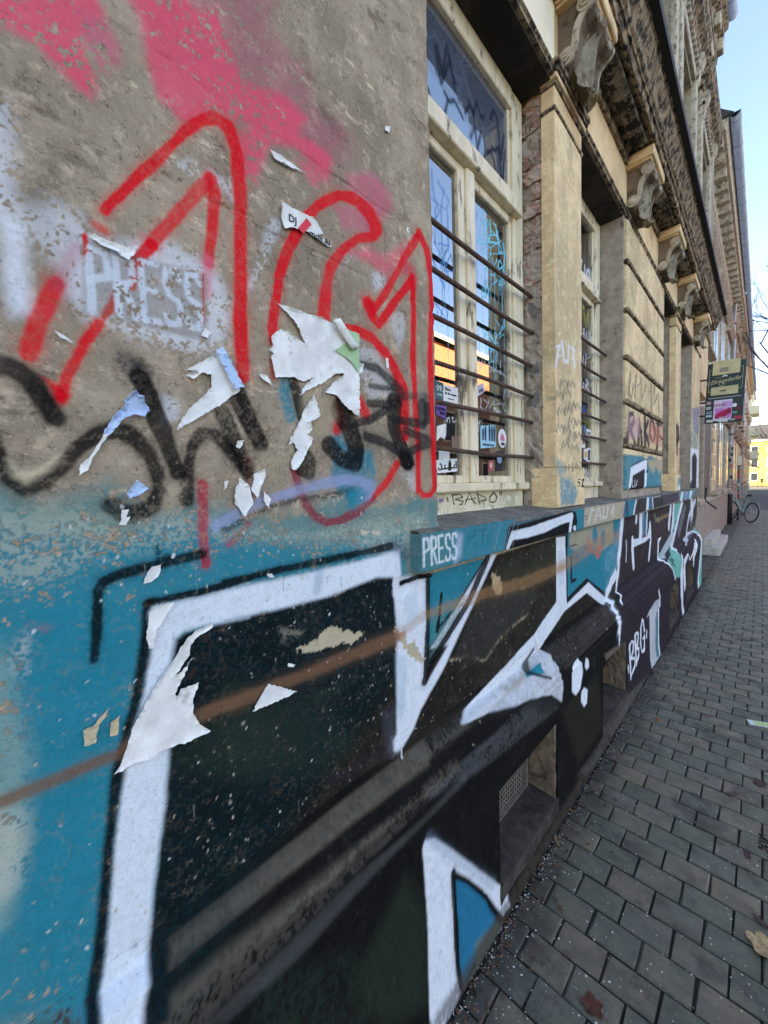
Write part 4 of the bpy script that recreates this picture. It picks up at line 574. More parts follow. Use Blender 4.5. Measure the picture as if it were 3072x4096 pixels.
def simple(name, c1, c2=None, scale=20, rough=.8, bump=0., bscale=120, metal=0., dirt=None, dscale=6, dlo=.5, dhi=.62, lo=.35, hi=.65, stretch=None, bdist=.004, rnd=0.):
    if name in MATS: return MATS[name]
    t = NT(name); c = lin(c1) if c1[0] > 1 or c1[1] > 1 or c1[2] > 1 else c1
    col = c
    if c2:
        col = t.mix(t.ramp(t.noise(scale, 5, .65, stretch), lo, hi), lin(c1), lin(c2))
    if rnd:
        oi = t.n.new('ShaderNodeObjectInfo'); k = t.mul(t.mul(oi.outputs['Random'], 2*rnd), 1-rnd, 'ADD')
        cc = t.n.new('ShaderNodeCombineXYZ')
        for i in range(3): t.l.new(k, cc.inputs[i])
        col = t.mix(1., col, cc.outputs[0], 'MULTIPLY')
    if dirt:
        col = t.mix(t.ramp(t.noise(dscale, 7, .72, stretch), dlo, dhi), col, lin(dirt))
    t.color(col); t.rough(rough); t.b.inputs['Metallic'].default_value = metal
    if bump: t.bump(t.noise(bscale, 4, .7), bump, bdist)
    MATS[name] = t.m; return t.m
def painted(name, base1, base2, bscale=9, grain=300, bump=.5, dirt=None, bdist=.003, dlo=.52, dhi=.66, rough_k=1.):
    """bare surface with sprayed colour on it (mesh attribute 'paint': rgb + coverage)"""
    if name in MATS: return MATS[name]
    t = NT(name)
    sc = lambda c, k: tuple(min(255, int(v*k)) for v in c)
    col = t.mix(t.ramp(t.noise(bscale, 7, .75), .36, .64), lin(base1), lin(base2))
    col = t.mix(t.mul(t.ramp(t.noise(2.6, 5, .65, (1, 1, .5)), .44, .60), .55), col, lin(sc(base1, .72)))
    col = t.mix(t.mul(t.ramp(t.noise(26, 6, .75), .52, .66), .5), col, lin(sc(base1, 1.22)))
    g1 = t.noise(95, 6, .82); g2 = t.noise(210, 4, .8)
    col = t.mix(t.mul(t.ramp(g1, .54, .66), .75*(.4+.6*rough_k)), col, lin(sc(base2, .55)))
    col = t.mix(t.mul(t.ramp(g2, .58, .70), .55), col, lin(sc(base1, 1.4)))
    col = t.mix(t.mul(t.ramp(t.noise(11, 9, .82, (1, .6, 1)), .55, .64), .55*rough_k), col, lin(sc(base2, .50)))
    col = t.mix(t.mul(t.ramp(t.noise(15, 9, .82, (1, .5, 1.2)), .58, .66), .6*rough_k), col, lin(sc(base1, 1.35)))
    if dirt: col = t.mix(t.ramp(t.noise(5, 8, .75), dlo, dhi), col, lin(dirt))
    a = t.attr('paint')
    # paint is thin on the raised grains and misses the deep pits
    gap = t.ramp(g1, .57, .68); gap2 = t.ramp(t.noise(38, 8, .8), .58, .66)
    fac = t.mul(a.outputs['Alpha'], t.mul(1.0, t.mul(t.mul(gap, .45), t.mul(gap2, .35*rough_k), 'ADD'), 'SUBTRACT'))
    pc = t.mix(t.mul(t.ramp(t.noise(34, 6, .75), .42, .75), .22), a.outputs['Color'], t.mix(1., a.outputs['Color'], (.45, .47, .46), 'MULTIPLY'))
    pc = t.mix(t.mul(t.ramp(g2, .50, .68), .30), pc, t.mix(1., a.outputs['Color'], (.35, .36, .36), 'MULTIPLY'))
    pc = t.mix(t.mul(t.ramp(t.noise(70, 7, .85), .70, .74), .55), pc, (.42, .40, .36))
    col = t.mix(fac, col, pc)
    t.color(col)
    t.rough(t.mix(fac, (.95, .95, .95), (.75, .75, .75)))
    t.b.inputs['Specular IOR Level'].default_value = .08
    h = t.mul(t.noise(grain, 4, .75), t.mul(t.noise(45, 4, .7), 1.5), 'ADD')
    t.bump(h, bump, bdist)
    MATS[name] = t.m; return t.m
def add_obj(name, verts, faces, m, parent=None, smooth=False):
    me = bpy.data.meshes.new(name); me.from_pydata([tuple(v) for v in verts], [], faces); me.update()
    o = bpy.data.objects.new(name, me); COL.objects.link(o)
    if m: me.materials.append(m)
    if parent: o.parent = parent
    if smooth: me.polygons.foreach_set('use_smooth', [True]*len(me.polygons))
    return o
def bm_obj(name, bm, m, parent=None, smooth=False):
    me = bpy.data.meshes.new(name); bmesh.ops.recalc_face_normals(bm, faces=bm.faces); bm.to_mesh(me); bm.free()
    o = bpy.data.objects.new(name, me); COL.objects.link(o)
    if m: me.materials.append(m)
    if parent: o.parent = parent
    if smooth: me.polygons.foreach_set('use_smooth', [True]*len(me.polygons))
    return o
def empty(name, loc=(0, 0, 0), label=None, cat=None, group=None, rz=0):
    o = bpy.data.objects.new(name, None); o.empty_display_size = .2; o.location = loc; o.rotation_euler[2] = rz; COL.objects.link(o)
    return tag(o, label, cat, group)
def tag(o, label=None, cat=None, group=None, kind=None):
    if label: o['label'] = label
    if cat: o['category'] = cat
    if group: o['group'] = group
    if kind: o['kind'] = kind
    return o
def bbox(bm, x0, x1, y0, y1, z0, z1, bev=0., seg=1):
    r = bmesh.ops.create_cube(bm, size=1)['verts']
    for v in r:
        v.co = Vector(((x0+x1)/2+v.co.x*(x1-x0), (y0+y1)/2+v.co.y*(y1-y0), (z0+z1)/2+v.co.z*(z1-z0)))
    if bev:
        es = list({e for v in r for e in v.link_edges})
        bmesh.ops.bevel(bm, geom=es, offset=bev, segments=seg, affect='EDGES', profile=.5)
    return r
def box(name, x0, x1, y0, y1, z0, z1, m, parent=None, bev=0., jit=0.):
    bm = bmesh.new(); bbox(bm, x0, x1, y0, y1, z0, z1, bev)
    if jit:
        for v in bm.verts: v.co += Vector((random.uniform(-jit, jit) for _ in range(3)))
    return bm_obj(name, bm, m, parent)
def tube(bm, pts, r, n=8, cap=True):
    pts = [Vector(p) for p in pts]; rings = []
    for i, p in enumerate(pts):
        d = (pts[min(i+1, len(pts)-1)]-pts[max(i-1, 0)]).normalized()
        a = Vector((0, 0, 1)) if abs(d.z) < .9 else Vector((1, 0, 0))
        u = d.cross(a).normalized(); w = d.cross(u)
        rr = r[i] if isinstance(r, (list, tuple)) else r
        rings.append([bm.verts.new(p+(u*math.cos(2*math.pi*k/n)+w*math.sin(2*math.pi*k/n))*rr) for k in range(n)])
    for a, b in zip(rings, rings[1:]):
        for k in range(n): bm.faces.new((a[k], a[(k+1) % n], b[(k+1) % n], b[k]))
    if cap: bm.faces.new(rings[0][::-1]); bm.faces.new(rings[-1])
def tube_obj(name, pts, r, m, parent=None, n=8):
    bm = bmesh.new(); tube(bm, pts, r, n); return bm_obj(name, bm, m, parent, True)
def extrude_profile(bm, prof, y0, y1):
    """closed (x,z) polygon swept along Y"""
    a = [bm.verts.new((x, y0, z)) for x, z in prof]; b = [bm.verts.new((x, y1, z)) for x, z in prof]; n = len(prof)
    for i in range(n): bm.faces.new((a[i], a[(i+1) % n], b[(i+1) % n], b[i]))
    bm.faces.new(a); bm.faces.new(b[::-1])
def prof_obj(name, prof, y0, y1, m, parent=None):
    bm = bmesh.new(); extrude_profile(bm, prof, y0, y1); return bm_obj(name, bm, m, parent)
def text_obj(name, s, size, m, parent, mat4, shear=0., ext=.0006, sx=1., align='CENTER', spacing=1.):
    cu = bpy.data.curves.new(name, 'FONT'); cu.body = s; cu.size = size; cu.shear = shear; cu.extrude = ext; cu.align_x = align; cu.align_y = 'CENTER'; cu.space_character = spacing; cu.resolution_u = 2
    o = bpy.data.objects.new(name, cu); COL.objects.link(o)
    me = bpy.data.meshes.new_from_object(o.evaluated_get(bpy.context.evaluated_depsgraph_get()))
    bpy.data.objects.remove(o); bpy.data.curves.remove(cu)
    me.transform(Matrix.Diagonal((sx, 1, 1, 1))); me.transform(mat4); me.name = name
    me.materials.clear(); me.materials.append(m)
    o = bpy.data.objects.new(name, me); COL.objects.link(o); o.parent = parent; return o
# ------------------------------------------------------------------ spray paint on walls
def vnoise(y, z, s, seed):
    a = y/s+seed*17.3; b = z/s+seed*9.7; i = np.floor(a); j = np.floor(b); u = a-i; v = b-j; u = u*u*(3-2*u); v = v*v*(3-2*v)
    def h(p, q):
        t = np.sin(p*127.1+q*311.7+seed*74.7)*43758.5453; return t-np.floor(t)
    return (h(i, j)*(1-u)+h(i+1, j)*u)*(1-v)+(h(i, j+1)*(1-u)+h(i+1, j+1)*u)*v
def smooth(a, b, x):
    t = np.clip((x-a)/(b-a+1e-9), 0, 1); return t*t*(3-2*t)
def paint_eval(names, Y, Z, jit=1.):
    n = len(Y); C = np.zeros((n, 3)); A = np.zeros(n)
    N = .40*vnoise(Y, Z, .0036, 1)+.28*vnoise(Y, Z, .009, 2)+.18*vnoise(Y, Z, .03, 3)+.14*vnoise(Y, Z, .10, 4)
    N = np.clip((N-.5)*2.1+.5, 0, 1)
    JY = (vnoise(Y, Z, .022, 5)-.5)*.0016*jit+(vnoise(Y, Z, .0035, 8)-.5)*.0016*jit; JZ = (vnoise(Y, Z, .022, 6)-.5)*.0016*jit+(vnoise(Y, Z, .0035, 9)-.5)*.0016*jit
    y_ = Y+JY; z_ = Z+JZ; NW = vnoise(Y, Z, .05, 61); ND = np.clip(vnoise(Y, Z, .03, 62)*.6+vnoise(Y, Z, .09, 63)*.6, 0, 1)
    for nm in names:
        for (t, col, soft, alpha, wear, P) in PAINT[nm]:
            P = np.array(P); wmax = P[:, 2].max() if t == 's' else 0; mg = soft*1.6+wmax*1.3+.004
            if t == 'p' and soft >= .02: soft = soft*.6
            idx = np.nonzero((y_ > P[:, 0].min()-mg) & (y_ < P[:, 0].max()+mg) & (z_ > P[:, 1].min()-mg) & (z_ < P[:, 1].max()+mg))[0]
            if not len(idx): continue
            y = y_[idx]; z = z_[idx]
            if t == 'p' and soft < .0021: y = y+JY[idx]*4+(vnoise(y, z, .012, 51)-.5)*.012; z = z+JZ[idx]*4+(vnoise(y, z, .012, 52)-.5)*.012
            if t == 's':
                D = np.full(len(idx), -9.); 
                for i in range(len(P)-1):
                    a, b = P[i], P[i+1]; e = b[:2]-a[:2]; L2 = e@e+1e-12
                    k = np.clip(((y-a[0])*e[0]+(z-a[1])*e[1])/L2, 0, 1)
                    d = np.hypot(y-a[0]-k*e[0], z-a[1]-k*e[1]); w = (a[2]+(b[2]-a[2])*k)*1.08
                    D = np.maximum(D, 1-2*d/w)
                sf = min(soft/max(P[:, 2].mean(), 1e-4)*1.2, .9)
                D = D+(NW[idx]-.5)*.34
                cov = smooth(-sf*.8, sf*.8+.05, D)*(1 if wmax < .006 else .88+.2*ND[idx])
                cov = np.minimum(cov, 1)
                if wmax > .010 and soft >= .004: cov = np.maximum(cov, smooth(-1.5, .15, D)*.30*smooth(.25, .7, N[idx]))
            else:
                ins = np.zeros(len(idx), bool); D = np.full(len(idx), 9.)
                for i in range(len(P)):
                    a, b = P[i], P[(i+1) % len(P)]; e = b-a; L2 = e@e+1e-12
                    k = np.clip(((y-a[0])*e[0]+(z-a[1])*e[1])/L2, 0, 1)
                    D = np.minimum(D, np.hypot(y-a[0]-k*e[0], z-a[1]-k*e[1]))
                    c = (a[1] > z) != (b[1] > z)
                    ins ^= c & (y < (b[0]-a[0])*(z-a[1])/((b[1]-a[1]) if b[1] != a[1] else 1e-9)+a[0])
                cov = smooth(-soft, soft, np.where(ins, D, -D))
            k = cov*alpha
            if wear: 
                nn = N[idx]; k = np.clip(k*1.0, 0, 1)*smooth(wear*.95-.10, wear*.95+.12, nn+.25*(cov-.5)) if wear > .3 else k*(1-wear*1.2*smooth(.55, .2, nn))
            c3 = np.array(lin(col))
            An = A[idx]+(1-A[idx])*k
            C[idx] = (C[idx]*(A[idx]*(1-k))[:, None]+c3*k[:, None])/np.maximum(An, 1e-6)[:, None]; A[idx] = An
    return np.concatenate([C, A[:, None]], 1)
def set_paint(me, names, mask=None):
    n = len(me.vertices); co = np.empty(n*3, np.float32); me.vertices.foreach_get('co', co); co = co.reshape(-1, 3)
    R = paint_eval(names, co[:, 1].astype(float), co[:, 2].astype(float)) if names else np.zeros((n, 4))
    if mask is not None: R[:, 3] *= mask(co)
    at = me.attributes.new('paint', 'FLOAT_COLOR', 'POINT'); at.data.foreach_set('color', R.astype(np.float32).ravel())
def relief(Y, Z, amp):
    return amp*((vnoise(Y, Z, .5, 21)-.5)*2+(vnoise(Y, Z, .12, 22)-.5)+(vnoise(Y, Z, .03, 23)-.5)*.35)
def wall_grid(name, ys, zs, xf, back, names, m, parent, openings=(), amp=.0, mask=None):
    """a wall face with real depth: front grid at x = xf(y,z), closed towards x = back at its rim and round its openings"""
    ys = np.array(sorted(set(np.round(ys, 5)))); zs = np.array(sorted(set(np.round(zs, 5)))); ny, nz = len(ys), len(zs)
    Yg, Zg = np.meshgrid(ys, zs, indexing='ij'); Xg = xf(Yg, Zg)
    if amp: Xg = Xg+relief(Yg, Zg, amp)
    V = np.stack([Xg, Yg, Zg], -1).reshape(-1, 3)
    I = np.arange(ny*nz).reshape(ny, nz)
    cy = (ys[:-1]+ys[1:])/2; cz = (zs[:-1]+zs[1:])/2
    keep = np.ones((ny-1, nz-1), bool)
    for (a, b, c, d) in openings: keep &= ~(((cy > a) & (cy < b))[:, None] & ((cz > c) & (cz < d))[None, :])
    q = np.stack([I[:-1, :-1], I[1:, :-1], I[1:, 1:], I[:-1, 1:]], -1)[keep]
    base = len(V); Bk = V.copy(); Bk[:, 0] = back
    # boundary edges -> skirts
    pad = np.zeros((ny+1, nz+1), bool); pad[1:-1, 1:-1] = keep
    sk = []
    for i in range(ny-1):
        for j in np.nonzero(keep[i] & ~pad[i+1, :-2])[0]: sk.append((I[i, j], I[i+1, j]))
        for j in np.nonzero(keep[i] & ~pad[i+1, 2:])[0]: sk.append((I[i+1, j+1], I[i, j+1]))
    for i in range(ny-1):
        if not np.all(pad[i, 1:-1] == keep[i]):
            for j in np.nonzero(keep[i] & ~pad[i, 1:-1])[0]: sk.append((I[i, j+1], I[i, j]))
        if not np.all(pad[i+2, 1:-1] == keep[i]):
            for j in np.nonzero(keep[i] & ~pad[i+2, 1:-1])[0]: sk.append((I[i+1, j], I[i+1, j+1]))
    sk = np.array(sk); used = np.unique(sk); rem = np.full(base, -1); rem[used] = base+np.arange(len(used))
    V2 = np.concatenate([V, Bk[used]])
    sq = np.stack([sk[:, 1], sk[:, 0], rem[sk[:, 0]], rem[sk[:, 1]]], -1)
    F = np.concatenate([q, sq])
    me = bpy.data.meshes.new(name); me.vertices.add(len(V2)); me.vertices.foreach_set('co', V2.astype(np.float32).ravel())
    me.loops.add(len(F)*4); me.loops.foreach_set('vertex_index', F.astype(np.int32).ravel())
    me.polygons.add(len(F)); me.polygons.foreach_set('loop_start', np.arange(0, len(F)*4, 4, dtype=np.int32))
    sm = np.zeros(len(F), bool); sm[:len(q)] = True
    me.update(calc_edges=True); me.validate(); me.polygons.foreach_set('use_smooth', sm[:len(me.polygons)])
    me.materials.append(m)
    set_paint(me, names, mask if mask else (lambda co: (co[:, 0] > back+.02)*1.0))
    o = bpy.data.objects.new(name, me); COL.objects.link(o); o.parent = parent; return o
def adaptive(y0, y1, s0, k):
    r = [y0]
    while r[-1] < y1: r.append(r[-1]+s0+k*max(0, r[-1]-max(y0, 0)))
    r[-1] = y1; return np.array(r)
GLY = {'P': [[(0, 0), (0, 1)], [(0, 1), (.7, .95), (.75, .6), (0, .5)]], 'R': [[(0, 0), (0, 1)], [(0, 1), (.7, .95), (.7, .6), (.1, .5)], [(.3, .48), (.75, 0)]],
 'E': [[(0, 0), (0, 1)], [(.1, 1), (.75, 1)], [(.1, .53), (.6, .53)], [(.1, 0), (.75, 0)]],
 'S': [[(.75, .85), (.6, 1), (.12, .97), (.02, .75), (.15, .55)], [(.3, .5), (.7, .42), (.75, .2), (.6, .02), (.1, 0), (0, .15)]]}
def glyphs(layer, s, y0, z0, dy, hh, w, col, slope=0., soft=.0015, wear=.25, a=.93):
    for i, ch in enumerate(s):
        for l in GLY[ch]:
            PAINT[layer].append(('s', col, soft, a, wear, [(y0+(i+x*.9)*dy, z0+z*hh+slope*((i+x)*dy), w) for x, z in l]))
WHITE = (224, 230, 238)
rs_ = random.Random(12)
for _ in range(330):      # flecks of old paper and plaster left on the paint
    y = rs_.uniform(.0, .9)**1.0; z = rs_.uniform(.80, 1.5); s = rs_.uniform(.0012, .0034)*(1 if rs_.random() < .85 else 1.8); c = rs_.choice([(214, 210, 204), (196, 182, 156), (226, 226, 226), (170, 160, 146)])
    PAINT['W'].append(('s', c, .0012, rs_.uniform(.5, .95), 0, [(y, z, s), (y+rs_.uniform(-.002, .003), z+rs_.uniform(-.004, .004), s*.7)]))
for _ in range(120):
    y = rs_.uniform(.95, 2.6); z = rs_.uniform(.66, 1.25); s = rs_.uniform(.002, .006)
    PAINT['W'].append(('s', rs_.choice([(200, 190, 170), (176, 160, 136)]), .002, rs_.uniform(.4, .9), 0, [(y, z, s), (y+.003, z+rs_.uniform(-.006, .006), s*.7)]))
for _ in range(46):       # hairline drips and scratches
    y = rs_.uniform(.15, .9); z = rs_.uniform(.85, 1.45); l = rs_.uniform(.01, .05)
    PAINT['W'].append(('s', rs_.choice([(30, 34, 36), (150, 150, 150), (60, 90, 96)]), .001, rs_.uniform(.25, .6), 0, [(y, z, .0018), (y+rs_.uniform(-.003, .003), z-l, .0012)]))
PAINT['W'].append(('p', (128, 112, 92), .006, .55, .3, [(.108, 1.762), (.28, 1.764), (.283, 1.878), (.112, 1.862)]))
glyphs('W', 'PRESS', .118, 1.768, .0325, .088, .0095, (216, 222, 230), .10, .004, .36, .85)
glyphs('SILL', 'PRESS', .813, 1.289, .0335, .076, .0085, (226, 232, 232), 0., .0012, .15, .95)
# ------------------------------------------------------------------ materials
for _ in range(16):       # scrawled tags on the panes of the first window
    y = rs_.choice([rs_.uniform(1.0, 1.28), rs_.uniform(1.45, 1.68), rs_.uniform(1.45, 1.68)]); z = rs_.uniform(2.05, 2.66); q = []
    for i in range(rs_.randint(4, 7)): q.append((y+rs_.uniform(-.05, .05), z+rs_.uniform(-.06, .06), rs_.uniform(.004, .0065)))
    PAINT['GLASS1'].append(('s', (118, 206, 222) if y > 1.4 else (70, 130, 190), .002, .85, 0, q))
for _ in range(26):
    y = rs_.uniform(1.02, 1.7); z = rs_.uniform(1.95, 2.5)
    PAINT['GLASS1'].append(('s', (120, 190, 210), .0015, .7, 0, [(y, z, .0035), (y+.001, z-rs_.uniform(.08, .35), .0025)]))
for _ in range(9):
    y = rs_.uniform(1.15, 1.6); z = rs_.uniform(2.86, 3.12); q = [(y, z+.03, .016)]
    for i in range(4): q.append((y+(i+1)*.03, z+rs_.uniform(-.09, .09), .014))
    PAINT['GLASS1'].append(('s', (34, 40, 52), .008, .8, 0, q))
M_wall = painted('plaster_graffiti', (182, 162, 138), (156, 138, 116), bscale=7, grain=420, bump=.55, bdist=.004)
M_plinth = painted('plinth_graffiti', (96, 90, 82), (70, 66, 62), bscale=10, grain=420, bump=.5, bdist=.004)
M_sill = painted('sill_stone', (140, 136, 126), (112, 108, 100), bscale=16, grain=300, bump=.7, bdist=.004)
M_pier = painted('tan_render', (250, 218, 170), (226, 192, 148), bscale=9, grain=360, bump=.5, bdist=.004, dirt=(150, 126, 100), dlo=.62, dhi=.74, rough_k=.45)
M_tan = simple('tan_plaster', (240, 206, 158), (214, 180, 134), scale=4, rough=.92, bump=.4, bscale=320, dirt=(112, 96, 78), dscale=3, dlo=.60, dhi=.74)
M_grey = simple('grey_mortar', (180, 164, 146), (150, 136, 122), scale=14, rough=.95, bump=.9, bscale=70, bdist=.008, dirt=(80, 74, 68), dscale=9, dlo=.56, dhi=.7)
M_crust = simple('crusted_stone', (182, 156, 122), (140, 118, 92), scale=22, rough=.95, bump=.9, bscale=70, bdist=.012, dirt=(44, 38, 34), dscale=20, dlo=.44, dhi=.58)
M_soffit = simple('soffit_stone', (150, 142, 128), (118, 108, 94), scale=7, rough=.95, bump=.5, bscale=90, dirt=(36, 30, 26), dscale=9, dlo=.46, dhi=.54)  # dark blotches deepened to paint in shade below the cornice
M_sootshade = simple('soot_and_shade_plaster', (66, 56, 46), (34, 29, 25), scale=5, rough=.97, bump=.5, bscale=90, lo=.4, hi=.56)  # soot tone darkened further to paint in shade under the lintels
M_pale = simple('pale_stone', (204, 190, 166), (170, 154, 132), scale=14, rough=.92, bump=.7, bscale=60, bdist=.006, dirt=(74, 64, 56), dscale=20, dlo=.5, dhi=.68)
M_cream = simple('cream_panel', (250, 234, 204), (238, 220, 188), scale=5, rough=.9, bump=.25, bscale=200)
M_brick = simple('old_brick', (188, 148, 128), (160, 124, 108), scale=30, rough=.95, bump=.9, bscale=80, bdist=.01, dirt=(184, 172, 156), dscale=20, dlo=.44, dhi=.58, rnd=.22)
M_frame = simple('cream_paint', (238, 222, 192), (220, 202, 168), scale=12, rough=.6, bump=.45, bscale=70, dirt=(112, 98, 80), dscale=18, dlo=.55, dhi=.64, stretch=(1, 1, .25))
M_rust = simple('rusty_iron', (104, 72, 54), (70, 50, 42), scale=50, rough=.85, bump=.5, bscale=220, bdist=.002, dirt=(50, 40, 38), dscale=40)
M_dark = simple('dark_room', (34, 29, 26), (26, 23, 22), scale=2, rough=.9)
M_stain = simple('blackened_metal', (26, 26, 28), (40, 38, 36), scale=12, rough=.7, bump=.3, bscale=60)
M_zinc = simple('zinc', (226, 228, 230), (206, 208, 212), scale=20, rough=.45)
M_paper = simple('torn_paper', (236, 234, 228), (214, 212, 206), scale=18, rough=.85, bump=.5, bscale=90, bdist=.002, dirt=(186, 180, 168), dscale=26, dlo=.58, dhi=.7)
M_paperb = simple('blue_paper_back', (186, 208, 236), (168, 194, 226), scale=25, rough=.85)
M_paperg = simple('green_print', (176, 204, 168), (156, 190, 140), scale=30, rough=.8)
M_beige = simple('bare_plaster_flake', (205, 188, 156), (186, 168, 136), scale=60, rough=.95, bump=.4, bscale=300)
M_perf = simple('perforated_metal', (128, 120, 108), (104, 98, 90), scale=40, rough=.6, metal=.4)
M_black = simple('black_ink', (26, 26, 28), rough=.7)
M_whiteink = simple('white_ink', (232, 232, 232), rough=.7)
M_slate = simple('roof_slate', (74, 72, 74), (58, 56, 58), scale=8, rough=.85)
def glass_mat(name):
    t = NT(name); a = t.attr('paint'); t.n.remove(t.b)
    lw = t.n.new('ShaderNodeFresnel'); lw.inputs['IOR'].default_value = 4.6
    gl = t.n.new('ShaderNodeBsdfGlossy'); gl.inputs['Roughness'].default_value = .015; gl.inputs['Color'].default_value = (.95, .97, 1, 1)
    nb = t.n.new('ShaderNodeBump'); nb.inputs['Strength'].default_value = .02; nb.inputs['Distance'].default_value = .02; t.l.new(t.noise(3, 2), nb.inputs['Height']); t.l.new(nb.outputs[0], gl.inputs['Normal'])
    tr = t.n.new('ShaderNodeBsdfTransparent'); tr.inputs['Color'].default_value = (.72, .74, .74, 1)
    mx = t.n.new('ShaderNodeMixShader'); t.l.new(lw.outputs[0], mx.inputs[0]); t.l.new(tr.outputs[0], mx.inputs[1]); t.l.new(gl.outputs[0], mx.inputs[2])
    df = t.n.new('ShaderNodeBsdfDiffuse'); t.l.new(t.mix(t.ramp(a.outputs['Alpha'], 0., .05), lin((150, 148, 140)), a.outputs['Color']), df.inputs['Color'])
    dirt = t.mul(t.ramp(t.noise(9, 6, .7), .45, .8), .10); fac = t.mul(a.outputs['Alpha'], dirt, 'MAXIMUM')
    m2 = t.n.new('ShaderNodeMixShader'); t.l.new(fac, m2.inputs[0]); t.l.new(mx.outputs[0], m2.inputs[1]); t.l.new(df.outputs[0], m2.inputs[2]); t.l.new(m2.outputs[0], t.out.inputs[0])
    MATS[name] = t.m; return t.m
M_glass = glass_mat('window_glass')
# ------------------------------------------------------------------ setting
M_soil = simple('joint_soil', (40, 36, 33), (28, 26, 25), scale=60, rough=.95, bump=.6, bscale=200)
M_road = simple('asphalt', (66, 66, 68), (52, 52, 54), scale=80, rough=.9, bump=.4, bscale=300)
g = add_obj('ground', [(-600, -300, -.14), (600, -300, -.14), (600, 900, -.14), (-600, 900, -.14)], [(0, 1, 2, 3)], simple('ground_earth', (92, 88, 82), (76, 72, 68), scale=3, rough=.95)); tag(g, kind='structure')
road = box('road', 2.45, 9.2, -60, 400, -.3, -.12, M_road); tag(road, kind='structure')
cross = box('side_street', -60, 2.45, 78, 88, -.3, -.115, M_road); tag(cross, kind='structure')
pave = add_obj('pavement', [(-1.2, -30, -.0045), (2.3, -30, -.0045), (2.3, 76, -.0045), (-1.2, 76, -.0045), (2.3, -30, -.3), (2.3, 76, -.3)], [(0, 1, 2, 3), (1, 4, 5, 2)], M_soil); tag(pave, kind='structure')
kerb = prof_obj('kerb', [(2.3, -.3), (2.3, 0), (2.43, 0), (2.45, -.02), (2.45, -.3)], -30, 76, simple('granite_kerb', (128, 126, 124), (104, 102, 100), scale=60, rough=.8)); tag(kerb, kind='structure')
pave2 = box('far_pavement', 9.2, 12.9, -60, 400, -.3, 0, simple('far_paving', (112, 110, 106), (92, 90, 88), scale=40, rough=.9)); tag(pave2, kind='structure')
# ---- paving stones
def paver_mat(name, c):
    t = NT(name); oi = t.n.new('ShaderNodeObjectInfo')
    a = t.attr('tone')
    k = t.n.new('ShaderNodeMath'); k.operation = 'FRACT'; s = t.mul(oi.outputs['Random'], a.outputs['Fac'], 'ADD'); t.l.new(s, k.inputs[0])
    r = t.n.new('ShaderNodeValToRGB'); t.l.new(k.outputs[0], r.inputs[0]); cr = r.color_ramp; cr.interpolation = 'LINEAR'
    cols = [(122, 115, 92), (111, 110, 88), (133, 117, 94), (122, 113, 94), (106, 104, 84), (138, 122, 96)]
    cr.elements[0].color = (*lin(cols[0]), 1); cr.elements[1].color = (*lin(cols[-1]), 1)
    for i, cc in enumerate(cols[1:-1]): e = cr.elements.new((i+1)/5); e.color = (*lin(cc), 1)
    col = t.mix(t.mul(t.ramp(t.noise(14, 6, .7), .35, .7), .5), r.outputs[0], lin((62, 62, 60)))
    col = t.mix(t.mul(t.ramp(t.noise(420, 3, .7), .5, .7), .4), col, lin((122, 120, 116)))
    col = t.mix(t.mul(t.ramp(t.noise(300, 3, .7), .55, .7), .6), col, lin((50, 50, 50)))
    col = t.mix(t.mul(t.ramp(t.noise(5, 5, .7), .58, .72), .5), col, lin((136, 130, 112)))
    col = t.mix(t.mul(t.ramp(t.noise(3.2, 7, .75), .50, .64), .62), col, lin((56, 50, 44)))
    col = t.mix(t.mul(t.ramp(t.noise(38, 7, .8), .60, .68), .6), col, lin((46, 42, 38)))
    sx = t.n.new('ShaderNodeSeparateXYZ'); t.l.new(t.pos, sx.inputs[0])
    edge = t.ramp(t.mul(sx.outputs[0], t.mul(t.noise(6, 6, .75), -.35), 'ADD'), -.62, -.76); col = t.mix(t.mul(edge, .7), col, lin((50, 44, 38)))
    t.color(col); t.rough(t.mix(t.ramp(t.noise(9, 4, .6), .4, .65), (.5, .5, .5), (.8, .8, .8)))
    t.bump(t.mul(t.noise(260, 4, .7), t.mul(t.noise(30, 4, .6), 2.), 'ADD'), .5, .003)
    MATS[name] = t.m; return t.m
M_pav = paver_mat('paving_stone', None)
LX, LY, JO = .1398, .1077, .005
def paver_geo(w, l, seed, dz=0.):
    r = random.Random(seed); hw, hl = w/2, l/2; b = .0035
    j = lambda s: r.uniform(-s, s)
    c = [(-hw, -hl), (hw, -hl), (hw, hl), (-hw, hl)]
    top = [(x*(1-b/hw)+j(.0028), y*(1-b/hl)+j(.0028), dz+j(.0012)) for x, y in c]
    mid = [(x+j(.0018), y+j(.0018), dz-.0045+j(.001)) for x, y in c]
    bot = [(x, y, -.03) for x, y in c]
    ctr = [(0, 0, dz+.0015+j(.001))]
    V = top+mid+bot+ctr
    F = [(i, (i+1) % 4, 12) for i in range(4)]+[(4+i, 4+(i+1) % 4, (i+1) % 4, i) for i in range(4)]+[(8+i, 8+(i+1) % 4, 4+(i+1) % 4, 4+i) for i in range(4)]
    return V, F
def row_cells(k):
    off = -.1827 + (0 if k % 2 == 0 else LX/2)
    return off
slots = []
k0 = int(math.floor((-1.2-1.515)/LY)); k1 = int((26-1.515)/LY)
for k in range(k0, k1):
    yc = 1.515+k*LY+LY/2
    off = -.2518 if k % 2 == 0 else -.1827
    xl = -.598 if yc < 7.5 else -.90
    xs = off-math.ceil((off-xl)/LX)*LX
    while xs < 2.28:
        a, b = max(xs, xl), min(xs+LX, 2.29)
        if b-a > .025: slots.append((a, b, yc))
        xs += LX
